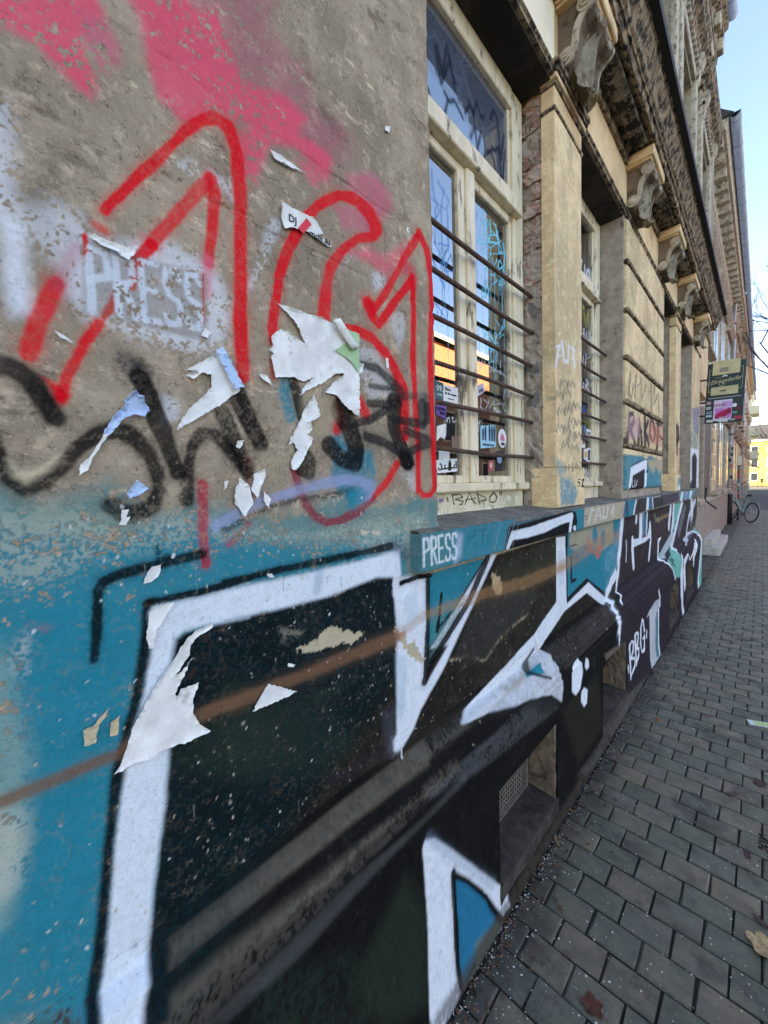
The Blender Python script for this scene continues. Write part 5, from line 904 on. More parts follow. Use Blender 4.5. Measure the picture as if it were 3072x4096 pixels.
def vis(s):     # seen by the photograph: inside the pavement wedge of the frame
    x, y = (s[0]+s[1])/2, s[2]; return y > .62 and x < .03+.03*y+max(0, .33-.2*abs(y-1.0))
seen = sorted([s for s in slots if vis(s)], key=lambda s: math.hypot(s[0], s[2]))
near = set(seen[:300])
variants = {}
for w in ('full',):
    for i in range(10):
        V, F = paver_geo(LX-JO, LY-JO, 50+i)
        me = bpy.data.meshes.new('paving_stone'); me.from_pydata(V, [], F); me.materials.append(M_pav); variants[i] = me
BV, BF, BT = [], [], []
R = random.Random(3)
for s in slots:
    a, b, yc = s; w = b-a; full = w > LX-.004
    dz = R.uniform(-.0012, .003)
    if s in near:
        if full: me = variants[R.randrange(10)]
        else:
            V, F = paver_geo(w-JO, LY-JO, R.randrange(9999)); me = bpy.data.meshes.new('paving_stone'); me.from_pydata(V, [], F); me.materials.append(M_pav)
        o = bpy.data.objects.new('paving_stone', me); COL.objects.link(o); o.parent = pave
        o.location = ((a+b)/2, yc, dz); o.rotation_euler = (R.uniform(-.012, .012), R.uniform(-.012, .012), R.uniform(-.012, .012)+(math.pi if R.random() < .5 else 0))
    else:
        V, F = paver_geo(w-JO, LY-JO, R.randrange(9999), dz); n = len(BV)
        BV += [(x+(a+b)/2, y+yc, z) for x, y, z in V]; BF += [tuple(i+n for i in f) for f in F]; BT += [R.random()]*len(V)
rest = add_obj('paving_stones', BV, BF, M_pav, pave); rest['kind'] = 'stuff'
at = rest.data.attributes.new('tone', 'FLOAT', 'POINT'); at.data.foreach_set('value', np.array(BT, np.float32))
far = box('far_paving', -1.2, 2.29, 26.02, 76, -.05, -.003, simple('far_paving_stone', (96, 95, 92), (76, 76, 74), scale=30, rough=.85, bump=.4, bscale=20), pave)
# ---- grit and litter
def bits(name, n, fpos, fr, m, flat=1., parent=None):
    V, F = [], []; r = random.Random(len(name)+n)
    for _ in range(n):
        x, y, z = fpos(r); s = fr(r); a = r.uniform(0, 6.28); b = len(V)
        for i in range(4): V.append((x+math.cos(a+i*1.57)*s*r.uniform(.6, 1.2), y+math.sin(a+i*1.57)*s*r.uniform(.6, 1.2), z+r.uniform(0, .3)*s*flat))
        V.append((x, y, z+s*flat*r.uniform(.6, 1.1)))
        F += [(b, b+1, b+4), (b+1, b+2, b+4), (b+2, b+3, b+4), (b+3, b, b+4)]
    o = add_obj(name, V, F, m, parent); o['kind'] = 'stuff'; return o
def gp(r):
    y = .6+5.6*r.random()**1.5; x = -.6+ (r.random()**1.35)*(.75+.05*y); return x, y, .001
gr = bits('road_grit', 1700, gp, lambda r: r.uniform(.0017, .0030) if r.random() < .8 else r.uniform(.0030, .0046), simple('white_grit', (226, 226, 220), (190, 188, 180), scale=90, rough=.7), 1.)
tag(gr, 'white winter grit scattered over the paving', 'grit', kind='stuff')
def dp(r):
    y = .4+9*r.random()**1.6; return -.613+abs(r.gauss(0, .024)), y, r.uniform(-.012, .004)
db = bits('gutter_dirt', 5200, dp, lambda r: r.uniform(.0015, .0055), simple('leaf_dirt', (66, 50, 38), (34, 28, 24), scale=160, rough=.95), .5)
tag(db, 'dark crumbled leaf dirt along the foot of the wall', 'dirt', kind='stuff')
dg = bits('wall_foot_grit', 900, lambda r: (-.606+abs(r.gauss(0, .03)), .4+5*r.random()**1.4, .002), lambda r: r.uniform(.001, .003), MATS['white_grit'], 1.); tag(dg, 'pale grit gathered at the foot of the wall', 'grit', kind='stuff')

lt = bits('wall_foot_litter', 700, lambda r: (-.60+abs(r.gauss(0, .05)), .5+8*r.random()**1.5, r.uniform(0, .006)), lambda r: r.uniform(.004, .011), simple('brown_litter', (112, 80, 56), (66, 46, 36), scale=120, rough=.9), .45); tag(lt, 'brown leaf crumbs drifted against the foot of the wall', 'leaf litter', kind='stuff')
# ------------------------------------------------------------------ the graffiti building
B = empty('graffiti_building', (-.69, 0, 0), 'old house in the foreground with sprayed wall, barred windows and carved stone cornice', 'building')
def P_(o): o.parent = B; o.matrix_parent_inverse = B.matrix_world.inverted(); return o
BP = B
bpy.context.view_layer.update()
class _Shift: pass
# parts are modelled in world coordinates; the building's origin stays at the world origin for simple parenting
B.location = (0, 0, 0)
PROFZ = np.array([-9, .628, .634, .660, .664, .690, .716, .722, .750, .768, 9.]); PROFX = np.array([-.616, -.616, -.622, -.622, -.630, -.630, -.650, -.656, -.658, -.69, -.69])
prof = lambda z: np.interp(z, PROFZ, PROFX)
# main wall, left of the first window
ys = np.concatenate([np.arange(-4, -.12, .08), adaptive(-.12, .935, .0016, .0012)])
zs = np.concatenate([np.arange(.80, 2.26, .0021), np.arange(2.26, 3.05, .0042), np.arange(3.05, 3.97, .05)])
def xwall(y, z):
    x = np.full_like(y, -.69)
    # chipped patch recesses, plaster flakes standing proud of the holes
    for (cy, cz, ry, rz, d) in ((.60, 1.245, .07, .022, .0035), (.755, 1.235, .035, .03, .004)):
        q = ((y-cy)/ry)**2+((z-cz)/rz)**2+(vnoise(y, z, .012, 31)-.5)*.9; x = x-d*smooth(1.05, .85, q)
    for cz, a in ((2.012, .0025), (2.195, .002)):      # rough horizontal joints of the masonry showing through
        x = x-a*np.exp(-((z-cz-(vnoise(y, z, .05, 33)-.5)*.012)/.004)**2)*smooth(.35, .6, vnoise(y, z, .03, 34))
    # worn arris
    x = x-.007*smooth(.924, .935, y)*(.3+vnoise(y, z, .02, 35))*smooth(1.385, 1.40, z)
    return x
wall_grid('wall', ys, zs, xwall, -.95, ['W'], M_wall, BP, amp=.003)
# wall under the sill
ys = adaptive(.935, 7.44, .0034, .0026); zs = np.arange(.80, 1.285, .0045)
def xpan(y, z):
    x = np.full_like(y, -.69)
    for (cy, cz, ry, rz, d) in ((1.33, 1.10, .25, .10, .006),):
        q = ((y-cy)/ry)**2+((z-cz-(y-cy)*.35)/rz)**2+(vnoise(y, z, .03, 31)-.5)*.8+(vnoise(y, z, .008, 30)-.5)*.3; x = x-d*smooth(1.05, .9, q)
    return x
wall_grid('sill_wall', ys, zs, xpan, -.95, ['W', 'W2'], M_wall, BP, amp=.003)
# plinth with its moulding and cellar openings
CEL = [(1.14, 1.66), (2.335, 2.87), (4.52, 5.07), (5.71, 6.31)]
ys = np.concatenate([np.arange(-4, -.15, .1), adaptive(-.15, 7.30, .0026, .0028), [v for c in CEL for v in c]])
zs = np.concatenate([np.arange(-.05, .125, .008), [.125, .47], np.arange(.13, .468, .0065), np.arange(.474, .62, .006), np.linspace(.622, .80, 56)])
def xpl(y, z): return prof(z)+.004*smooth(.62, .0, z)*0 + .010*smooth(.10, 0., z)
wall_grid('plinth', ys, zs, xpl, -.90, ['W', 'W2'], M_plinth, BP, openings=[(a, b, .125, .47) for a, b in CEL], amp=.0025)
M_raw = simple('raw_sandstone', (126, 108, 88), (96, 82, 68), scale=18, rough=.95, bump=1., bscale=55, bdist=.012, dirt=(52, 46, 40), dscale=14, dlo=.55, dhi=.68)
M_ledge = simple('dirty_ledge', (74, 66, 58), (50, 45, 40), scale=20, rough=.95, bump=1., bscale=60, bdist=.01, dirt=(32, 28, 26), dscale=12, dlo=.48, dhi=.62)
for i, (a, b) in enumerate(CEL):
    c = empty('cellar_window'); c.parent = BP
    # rough reveal stones lining the hole
    for nm, y0, y1 in (('reveal_stone', a-.03, a+.008), ('reveal_stone', b-.012, b+.03)):
        bm = bmesh.new(); bbox(bm, -.80, -.622, y0, y1, .10, .49); bmesh.ops.subdivide_edges(bm, edges=bm.edges, cuts=9, use_grid_fill=True)
        for v in bm.verts:
            n = Vector((random.gauss(0, 1), random.gauss(0, 1), random.gauss(0, 1)))*.0022; v.co += n
        bm_obj(nm, bm, M_raw, c)
    prof_obj('ledge', [(-.80, .02), (-.80, .15), (-.75, .142), (-.612, .127), (-.612, .02)], a-.002, b+.002, M_ledge, c)
    box('lintel_stone', -.80, -.620, a-.02, b+.02, .462, .54, M_raw, c, .004)
    if i == 0:
        # perforated plate in a frame
        bm = bmesh.new(); x = -.742; ny, nz = 23, 15; y0, y1, z0, z1 = a+.0, b-.05, .15, .47
        dy, dz = (y1-y0)/ny, (z1-z0)/nz
        for iy in range(ny):
            for iz in range(nz):
                cy, cz = y0+(iy+.5+(.5 if iz % 2 else 0)*.0)*dy, z0+(iz+.5)*dz; hy, hz = dy/2, dz/2; r = .36
                o4 = [bm.verts.new((x, cy+sy*hy, cz+sz*hz)) for sy, sz in ((-1, -1), (1, -1), (1, 1), (-1, 1))]
                i4 = [bm.verts.new((x, cy+math.cos(t)*dy*r, cz+math.sin(t)*dz*r)) for t in (-2.36, -.785, .785, 2.36)]
                for k in range(4): bm.faces.new((o4[k], o4[(k+1) % 4], i4[(k+1) % 4], i4[k]))
        bmesh.ops.remove_doubles(bm, verts=bm.verts, dist=1e-4)
        bm_obj('perforated_plate', bm, M_perf, c)
        bm = bmesh.new(); bbox(bm, -.752, -.735, a, b-.03, .135, .15); bbox(bm, -.752, -.735, b-.05, b-.03, .1505, .47); bm_obj('plate_frame', bm, M_perf, c)
    else:
        for k in range(5): tube_obj('grille_bar', [(-.765, a+(k+.5)*(b-a)/5, .14), (-.765, a+(k+.5)*(b-a)/5, .48)], .006, M_rust, c, 6)
    box('cellar_dark', -1.3, -.81, a-.05, b+.05, .05, .55, M_dark, c)
# end of the plinth
box('plinth_end', -.90, -.622, 7.281, 7.32, 0, .66, M_grey, BP)
box('corner_quoin', -1.0, -.70, 7.30, 7.44, .0, 3.3, M_grey, BP)
# window sills, three lengths
def sill(y0, y1, xo):
    ys = adaptive(y0, y1, .0034 if y0 < 1 else .008, .0026); zs = np.linspace(1.272, 1.378, 28)
    o = wall_grid('window_sill', ys, zs, lambda y, z: np.full_like(y, xo), -.86, ['SILL'], M_sill, BP, amp=.002, mask=lambda co: np.ones(len(co)))
    # worn top with a slight fall
    bm = bmesh.new(); n = max(6, int((y1-y0)/.03)); L = []
    for i in range(n+1):
        y = y0+(y1-y0)*i/n; L.append([bm.verts.new((x, y, z+random.uniform(-.002, .002))) for x, z in ((xo+random.uniform(-.002, .003), 1.3785), (xo-.012, 1.384), (xo-.06, 1.390), (-.80, 1.402), (-.86, 1.404))])
    for p, q in zip(L, L[1:]):
        for k in range(4): bm.faces.new((p[k], q[k], q[k+1], p[k+1]))
    t = bm_obj('sill_top', bm, M_sill, o, True); set_paint(t.data, None)
    if len([c for c in BP.children if c.name.startswith('window_sill')]) == 1:
        pass
    return o
sill(.802, 2.98, -.652); sill(2.984, 4.60, -.640); sill(4.604, 7.17, -.652)
# left end of the sill is painted over as well
# ------------------------------------------------------------------ windows
def member(name, parent, x0, x1, y0, y1, z0, z1, m=None, bev=.004):
    return box(name, x0, x1, y0, y1, z0, z1, m or M_frame, parent, bev)
def pane(parent, y0, y1, z0, z1, x, layers, step=.005):
    ys = np.linspace(y0, y1, max(2, int((y1-y0)/step))); zs = np.linspace(z0, z1, max(2, int((z1-z0)/step)))
    if not layers: ys, zs = ys[::len(ys)-1], zs[::len(zs)-1]
    Yg, Zg = np.meshgrid(ys, zs, indexing='ij'); ny, nz = Yg.shape
    V = np.stack([np.full_like(Yg, x), Yg, Zg], -1).reshape(-1, 3); I = np.arange(ny*nz).reshape(ny, nz)
    q = np.stack([I[:-1, :-1], I[1:, :-1], I[1:, 1:], I[:-1, 1:]], -1).reshape(-1, 4)
    o = add_obj('pane', V.tolist(), q.tolist(), M_glass, parent); set_paint(o.data, layers); return o
def window(y0, y1, layers, bars=True, first=False, z0=1.41, z1=3.275):
    w = empty('window'); w.parent = BP
    xb, xf = -.895, -.835
    member('frame', w, xb, xf, y0-.03, y0+.05, z0+.09, z1); member('frame', w, xb, xf, y1-.095, y1, z0+.09, z1); member('frame', w, xb, xf-.002, y0+.051, y1-.096, z1-.075, z1+.03)
    # narrow rebate strips give the stepped profile
    for a, b in ((y0+.05, y0+.066), (y1-.111, y1-.095)): member('rebate', w, xb-.01, xf-.016, a, b, z0+.10, z1-.075, bev=.002)
    member('transom', w, xb, xf+.016, y0+.051, y1-.055, 2.742, 2.822, bev=.010); member('drip_rail', w, xb, xf+.030, y0+.051, y1-.06, 2.727, 2.7405, bev=.004)
    ym = (y0+y1)/2-.003
    member('mullion', w, xb, xf+.008, ym-.028, ym+.028, 1.517, 2.726, bev=.006)
    for s, (a, b) in enumerate(((y0+.067, ym-.029), (ym+.029, y1-.112))):
        sa = empty('casement'); sa.parent = w
        sa_x0, sa_x1 = xb+.004, xf-.006; t = .038 if s else .042
        # casement rails live directly under the window as well-shaped members
        COLR = [('stile', a, a+(t*.35 if s else t), 1.517, 2.726), ('stile', b-(t if s == 0 else .014), b, 1.517, 2.726)]
        bpy.data.objects.remove(sa)
        for nm, q0, q1, q2, q3 in COLR: member(nm, w, sa_x0, sa_x1, q0, q1, q2, q3, bev=.004)
        ia, ib = COLR[0][2], COLR[1][1]
        member('rail', w, sa_x0, sa_x1-.001, ia+.0005, ib-.0005, 1.517, 1.548, bev=.004); member('rail', w, sa_x0, sa_x1-.001, ia+.0005, ib-.0005, 2.692, 2.726, bev=.004)
        pane(w, ia, ib, 1.548, 2.692, -.858, layers)
    pane(w, y0+.066, y1-.111, 2.822, z1-.075, -.858, layers)
    member('sill_rail', w, xb, xf+.024, y0, y1+.005, 1.482, 1.5165, bev=.006)
    bo = member('bottom_board', w, xb, xf-.006, y0, y1-.01, 1.40, 1.4815, bev=.003)
    if first:
        bpy.data.objects.remove(bo)
        o = wall_grid('bottom_board', np.arange(y0, y1-.01, .003), np.arange(1.40, 1.4815, .003), lambda y, z: np.full_like(y, -.842), -.89, ['BOARD'], painted('cream_board', (226, 214, 184), (208, 196, 164), bscale=14, grain=200, bump=.25, dirt=(150, 132, 104), dlo=.6, dhi=.7), w)
    if bars:
        for z in (2.39, 2.228, 2.075, 1.929, 1.80, 1.642):
            b = [(-.80, y0-.06+t*(y1-y0+.085), z+.004*math.sin(t*5+z*9)-.010*t*(z < 1.7)) for t in np.linspace(0, 1, 9)]
            tube_obj('window_bar', b, .0085, M_rust, w, 8)
    return w
PAINT['G1ALL'] = PAINT['GLASS1']
W1 = window(.915, 1.846, ['GLASS1'], first=True)
W2 = window(2.205, 3.062, ['GLASS2'])
W3 = window(4.48, 5.25, None); W4 = window(5.62, 6.54, None)
for a, b in ((.2, 3.6), (4.2, 7.0)):
    bm = bmesh.new(); bbox(bm, -3.4, -.905, a, b, 1.2, 3.5)
    for f in [f for f in bm.faces if f.calc_center_median().x > -.91]: bm.faces.remove(f)
    for f in bm.faces: f.normal_flip()
    me = bpy.data.meshes.new('room_interior'); bm.to_mesh(me); bm.free(); me.materials.append(M_dark); o = bpy.data.objects.new('room_interior', me); COL.objects.link(o); o.parent = BP
# stickers and notices behind or on the glass of the first window
def flat(name, pts, m, parent, x, t=.0008, label=None):
    bm = bmesh.new(); f = bm.faces.new([bm.verts.new((x, y, z)) for y, z in pts]); r = bmesh.ops.extrude_face_region(bm, geom=[f])
    for v in [e for e in r['geom'] if isinstance(e, bmesh.types.BMVert)]: v.co.x -= t
    o = bm_obj(name, bm, m, parent)
    if label: o['label'] = label
    return o
def TM(x, y, z, rz=0): return Matrix.Translation((x, y, z)) @ Matrix.Rotation(math.radians(90), 4, 'Z') @ Matrix.Rotation(math.radians(90), 4, 'X')
SX = -.8555
def col(c, n=None, rough=.6): return simple(n or 'print_%d_%d_%d' % c, c, rough=rough)
flat('sticker', [(1.152, 1.895), (1.206, 1.89), (1.2, 1.827), (1.15, 1.827)], col((32, 96, 104)), W1, SX, label='teal sticker reading 09 STREIK')
text_obj('sticker_text', '09.', .03, M_whiteink, W1, TM(SX+.0012, 1.180, 1.866), sx=1.1); text_obj('sticker_text', 'STREIK', .012, M_whiteink, W1, TM(SX+.0012, 1.178, 1.843))
flat('notice', [(1.204, 1.886), (1.301, 1.889), (1.301, 1.826), (1.203, 1.824)], col((226, 226, 222)), W1, SX, label='white notice reading Eltern fuer Ihre Kinder')
text_obj('notice_text', 'Eltern', .016, M_black, W1, TM(SX+.0012, 1.232, 1.872)); text_obj('notice_text', 'für Ihre Kinder', .0125, M_black, W1, TM(SX+.0012, 1.252, 1.856)); text_obj('notice_text', 'Schulsozialarbeit', .006, M_black, W1, TM(SX+.0012, 1.252, 1.838))
flat('sticker', [(1.157, 1.804), (1.221, 1.808), (1.217, 1.758), (1.156, 1.77)], col((122, 88, 168)), W1, SX, label='purple sticker'); text_obj('sticker_text', 'ROVAL', .016, M_black, W1, TM(SX+.0012, 1.188, 1.793)); text_obj('sticker_text', 'TIFUL', .014, M_black, W1, TM(SX+.0012, 1.194, 1.777))
flat('torn_notice', [(1.159, 1.727), (1.185, 1.735), (1.219, 1.743), (1.216, 1.70), (1.205, 1.684), (1.18, 1.69), (1.157, 1.673)], M_paper, W1, SX)
flat('notice', [(1.168, 1.649), (1.238, 1.653), (1.236, 1.597), (1.2, 1.60), (1.167, 1.6)], M_paper, W1, SX)
flat('sticker', [(1.152, 1.604), (1.287, 1.614), (1.286, 1.564), (1.15, 1.555)], M_whiteink, W1, SX+.0003, label='white sticker with black Arabic lettering and a fist')
for l in ([(1.160, 1.575), (1.168, 1.568), (1.180, 1.570), (1.182, 1.585), (1.172, 1.592)], [(1.182, 1.572), (1.20, 1.572), (1.204, 1.588)], [(1.20, 1.572), (1.222, 1.575)], [(1.240, 1.576), (1.262, 1.578), (1.268, 1.592)], [(1.262, 1.578), (1.280, 1.578), (1.276, 1.604)]):
    tube_obj('sticker_lettering', [(SX+.001, y, z) for y, z in l], .0032, M_black, W1, 5)
flat('sticker_emblem', [(1.224, 1.566), (1.244, 1.567), (1.246, 1.59), (1.24, 1.606), (1.232, 1.606), (1.226, 1.592)], M_black, W1, SX+.0014)
flat('sticker', [(1.253, 1.698), (1.300, 1.699), (1.300, 1.646), (1.251, 1.649)], col((122, 100, 84)), W1, SX)
flat('note', [(1.432, 1.916), (1.493, 1.94), (1.509, 1.909), (1.447, 1.878)], col((206, 212, 226)), W1, SX, label='small tilted postcard'); flat('note_print', [(1.452, 1.905), (1.486, 1.919), (1.494, 1.906), (1.458, 1.892)], col((120, 110, 130)), W1, SX+.0012)
flat('poster', [(1.466, 1.759), (1.594, 1.775), (1.596, 1.677), (1.465, 1.663)], col((150, 205, 222)), W1, SX, label='blue poster with dark figures')
for (y, h) in ((1.480, .05), (1.500, .062), (1.535, .07), (1.556, .066), (1.576, .07)):
    flat('poster_figure', [(y, 1.70), (y+.012, 1.70), (y+.014, 1.70+h*.7), (y+.010, 1.70+h), (y+.003, 1.70+h), (y-.002, 1.70+h*.7)], col((24, 60, 92)), W1, SX+.0012)
text_obj('poster_text', 'und jetzt erst', .018, col((20, 40, 60)), W1, TM(SX+.0016, 1.53, 1.683))
bm = bmesh.new(); c = [bm.verts.new((SX, 1.657+.039*math.cos(t*math.pi/12), 1.72+.043*math.sin(t*math.pi/12))) for t in range(24)]; bm.faces.new(c); bm_obj('round_sticker', bm, M_whiteink, W1)
flat('sticker_emblem', [(1.635, 1.715), (1.65, 1.742), (1.668, 1.735), (1.682, 1.712), (1.66, 1.705)], col((206, 120, 140)), W1, SX+.0012); flat('sticker_emblem', [(1.64, 1.70), (1.68, 1.702), (1.675, 1.688), (1.65, 1.686)], col((60, 60, 70)), W1, SX+.0012)
tube_obj('cardboard_tube', [(SX-.03, 1.478, 1.545), (SX-.03, 1.502, 1.622)], .022, simple('cardboard', (176, 160, 138), (160, 144, 122), scale=40, rough=.9), W1, 14)
flat('sticker', [(1.528, 1.614), (1.572, 1.619), (1.571, 1.571), (1.529, 1.568)], col((190, 92, 98)), W1, SX); flat('sticker_emblem', [(1.54, 1.604), (1.56, 1.606), (1.56, 1.585), (1.54, 1.584)], col((230, 200, 196)), W1, SX+.0012)
flat('sticker', [(1.6, 1.656), (1.655, 1.664), (1.655, 1.57), (1.595, 1.567)], col((28, 34, 52)), W1, SX)
bm = bmesh.new(); c = [bm.verts.new((SX+.0012, 1.627+.022*math.cos(t*math.pi/10), 1.628+.024*math.sin(t*math.pi/10))) for t in range(20)]; bm.faces.new(c); bm_obj('sticker_emblem', bm, col((150, 176, 206)), W1)
for pts, c in (([(2.845, 1.872), (2.941, 1.871), (2.932, 1.815), (2.839, 1.817)], (220, 222, 224)), ([(2.739, 1.792), (2.817, 1.779), (2.817, 1.743), (2.74, 1.739)], (224, 222, 214)), ([(2.789, 1.733), (2.933, 1.75), (2.919, 1.638), (2.789, 1.67)], (226, 226, 226)), ([(2.686, 1.727), (2.734, 1.721), (2.729, 1.677), (2.686, 1.684)], (170, 200, 206))):
    flat('sticker', pts, col(c), W2, SX)
flat('sticker_emblem', [(2.76, 1.785), (2.80, 1.778), (2.80, 1.765), (2.76, 1.77)], col((176, 60, 60)), W2, SX+.0012)
flat('sticker_emblem', [(2.80, 1.715), (2.85, 1.722), (2.86, 1.68), (2.81, 1.675)], col((206, 180, 90)), W2, SX+.0012); flat('sticker_emblem', [(2.875, 1.73), (2.92, 1.735), (2.91, 1.66), (2.87, 1.665)], col((60, 60, 66)), W2, SX+.0012)
text_obj('sticker_text', 'LOVE', .03, M_black, W2, TM(SX+.0012, 2.89, 1.843))
# ------------------------------------------------------------------ brick jamb
jb = bmesh.new(); ny, nz = 8, 90; gridv = []
for i in range(nz+1):
    z = 1.395+i*(3.27-1.395)/nz; row = []
    for j in range(ny+1):
        x = -.745-.15*j/ny; n = (math.sin(z*61+x*90)+math.sin(z*23-x*57)*1.3)*.0022+random.uniform(-.0065, .0065)+.004*math.sin(z*7)
        low = max(0, min(1, (2.35-z)/.25)); y = 1.861-low*.008+n
        row.append(jb.verts.new((x, y, z+random.uniform(-.004, .004))))
    gridv.append(row)
for p, q in zip(gridv, gridv[1:]):
    for j in range(ny): jb.faces.new((p[j], q[j], q[j+1], p[j+1]))
bm_obj('mortar', jb, M_grey, BP)
z = 1.62; i = 0
while z < 3.22:
    h = random.uniform(.058, .066); dep = .0 if z > 2.35 else -.012
    for (xa, xb) in (((-.748, -.835),) if i % 2 else ((-.752, -.800), (-.806, -.838))):
        if (z < 2.3 and random.random() < .6) or random.random() < .12: continue
        bm = bmesh.new(); bbox(bm, xb, xa, 1.853-dep*.6+random.uniform(-.004, .005), 1.93, z, z+h); bmesh.ops.subdivide_edges(bm, edges=bm.edges, cuts=4, use_grid_fill=True)
        for v in bm.verts:
            e = min(abs(v.co.x-xa), abs(v.co.x-xb))+min(abs(v.co.z-z), abs(v.co.z-z-h))
            v.co += Vector((random.gauss(0, .0022), random.gauss(0, .0038)+(.009*random.random() if e < .014 and v.co.y < 1.87 else 0), random.gauss(0, .0026)))
        bm_obj('brick', bm, M_brick, BP)
    z += h+random.uniform(.012, .017); i += 1
for zz, dz in ((2.34, .06), (1.66, .07), (2.06, .05), (1.90, .05)):     # cement daubs round the bar ends
    bm = bmesh.new(); bmesh.ops.create_icosphere(bm, subdivisions=3, radius=1)
    for v in bm.verts:
        n = 1+random.uniform(-.13, .13); v.co = Vector((-.80+v.co.x*.045*n, 1.868+v.co.y*.016*n, zz+v.co.z*dz*n))
    bm_obj('cement_daub', bm, simple('fresh_cement', (122, 118, 112), (100, 97, 92), scale=20, rough=.95, bump=.6, bscale=90), BP, True)
M_grey2 = M_grey
# solid walls between and behind the openings
for a, b in ((1.868, 2.195), (5.262, 5.608)): box('window_pier', -1.0, -.7455, a, b, 1.30, 3.30, M_grey, BP)
# ------------------------------------------------------------------ pillars
def pillar(y0, y1, layers):
    p = wall_grid('pillar', np.linspace(y0, y1, 110), np.concatenate([np.linspace(1.585, 2.2, 170), np.linspace(2.21, 3.16, 60)]), lambda y, z: np.full_like(y, -.69), -.748, layers, M_pier, BP, amp=.0025)
    q = wall_grid('pedestal', np.linspace(y0-.006, y1+.03, 110), np.linspace(1.392, 1.582, 60), lambda y, z: np.full_like(y, -.682), -.80, layers, M_pier, p, amp=.003)
    def ring(nm, z0, z1, o, m):
        bm = bmesh.new(); bbox(bm, -.75, -.69+o, y0-o, y1+o, z0, z1, min(.006, (z1-z0)*.3), 2); return bm_obj(nm, bm, m, p)
    ring('neck_fillet', 3.160, 3.176, .008, M_crust); ring('necking', 3.1765, 3.262, .002, M_tan); ring('capital_fillet', 3.2625, 3.278, .010, M_crust); ring('capital_cyma', 3.2785, 3.300, .018, M_tan)
    ring('capital_cyma', 3.3005, 3.318, .026, M_crust); ring('abacus', 3.3185, 3.345, .034, M_crust)
    return p
pillar(1.850, 2.208, ['PIER']); pillar(5.25, 5.60, ['PIER'])
# ------------------------------------------------------------------ rusticated pier
def block(y0, y1, z0, z1, layers, n=1.):
    return wall_grid('rustic_block', np.linspace(y0, y1, max(8, int((y1-y0)/.014))), np.linspace(z0, z1, max(6, int((z1-z0)/.009))),
        lambda y, z: -.676-.012*(smooth(.012, 0, np.minimum(np.minimum(y-y0, y1-y), np.minimum(z-z0, z1-z)))), -.72, layers, M_pier, BP, amp=.002)
box('pier_core', -1.0, -.698, 3.072, 4.478, 1.30, 3.30, M_grey, BP)
rows = [1.447, 1.752, 2.052, 2.352, 2.668, 2.988, 3.285]
for i, (a, b) in enumerate(zip(rows, rows[1:])):
    lo, hi = a+.022, b-.012
    if i == 0: lo = a+.004
    if i % 2 == 1: block(3.10, 4.455, lo, hi, ['PIER'])
    elif i == 0: block(3.10, 4.455, lo, hi, ['PIER'])
    else: block(3.10, 3.80, lo, hi, ['PIER']); block(3.812, 4.455, lo, hi, ['PIER'])
    if i:
        bm = bmesh.new(); bbox(bm, -.70, -.668, 3.085, 4.47, a-.006, a+.018, .006, 2); bm_obj('joint_moulding', bm, M_crust, BP)
box('pier_core', -1.0, -.694, 6.552, 7.44, 1.30, 3.30, M_grey, BP)
wall_grid('corner_pier', np.linspace(6.57, 7.43, 60), np.linspace(1.40, 3.28, 180), lambda y, z: np.full_like(y, -.686), -.72, ['PIER'], M_pier, BP, amp=.003)
# ------------------------------------------------------------------ frieze, architrave, cornice
box('lintel', -1.05, -.6905, .936, 7.45, 3.292, 3.96, M_tan, BP)
for a, b in ((.937, 1.849), (2.209, 3.071), (4.479, 5.249), (5.601, 6.551)): box('window_head', -.90, -.7005, a, b, 3.280, 3.2915, M_sootshade, BP)  # thin near-black boxes: soot plus the reveal's shade put into the colour
lf = [.55, 1.853, 3.086, 4.175, 5.25, 6.60]
box('cream_frieze', -.7, -.687, .94, 1.845, 3.325, 3.575, M_cream, BP)
prof_obj('architrave', [(-.70, 3.290), (-.70, 3.326), (-.682, 3.326), (-.676, 3.320), (-.676, 3.312), (-.684, 3.306), (-.684, 3.292)], .937, 7.45, M_crust, BP)
cp = [(-.70, 3.60), (-.672, 3.60), (-.668, 3.662), (-.545, 3.668), (-.538, 3.655), (-.522, 3.655), (-.514, 3.690), (-.505, 3.692), (-.505, 3.712), (-.492, 3.722), (-.484, 3.752), (-.462, 3.785), (-.452, 3.802), (-.452, 3.838), (-.442, 3.842), (-.70, 3.90)]
def cornice_mesh():
    bm = bmesh.new(); ys = np.arange(-2., 7.5, .035); rings = []
    for y in ys: rings.append([bm.verts.new((x+(random.gauss(0, .0016) if x > -.66 else 0), y, z+random.gauss(0, .0013))) for x, z in cp])
    for a, b in zip(rings, rings[1:]):
        for k in range(len(cp)-1): bm.faces.new((a[k], b[k], b[k+1], a[k+1]))
    bm.faces.new(rings[0]); bm.faces.new(rings[-1][::-1]); return bm
bm_obj('cornice', cornice_mesh(), M_crust, BP)
prof_obj('cornice_flashing', [(-.70, 3.905), (-.44, 3.846), (-.405, 3.848), (-.402, 3.885), (-.44, 3.90), (-.70, 3.96)], -2, 7.52, M_stain, BP)
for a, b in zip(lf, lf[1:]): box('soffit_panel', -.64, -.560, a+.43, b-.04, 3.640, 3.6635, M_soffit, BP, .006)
M_brownst = simple('brown_stone', (132, 112, 90), (104, 88, 72), scale=12, rough=.95, bump=.6, bscale=90, dirt=(60, 50, 44), dscale=12, dlo=.55, dhi=.7)
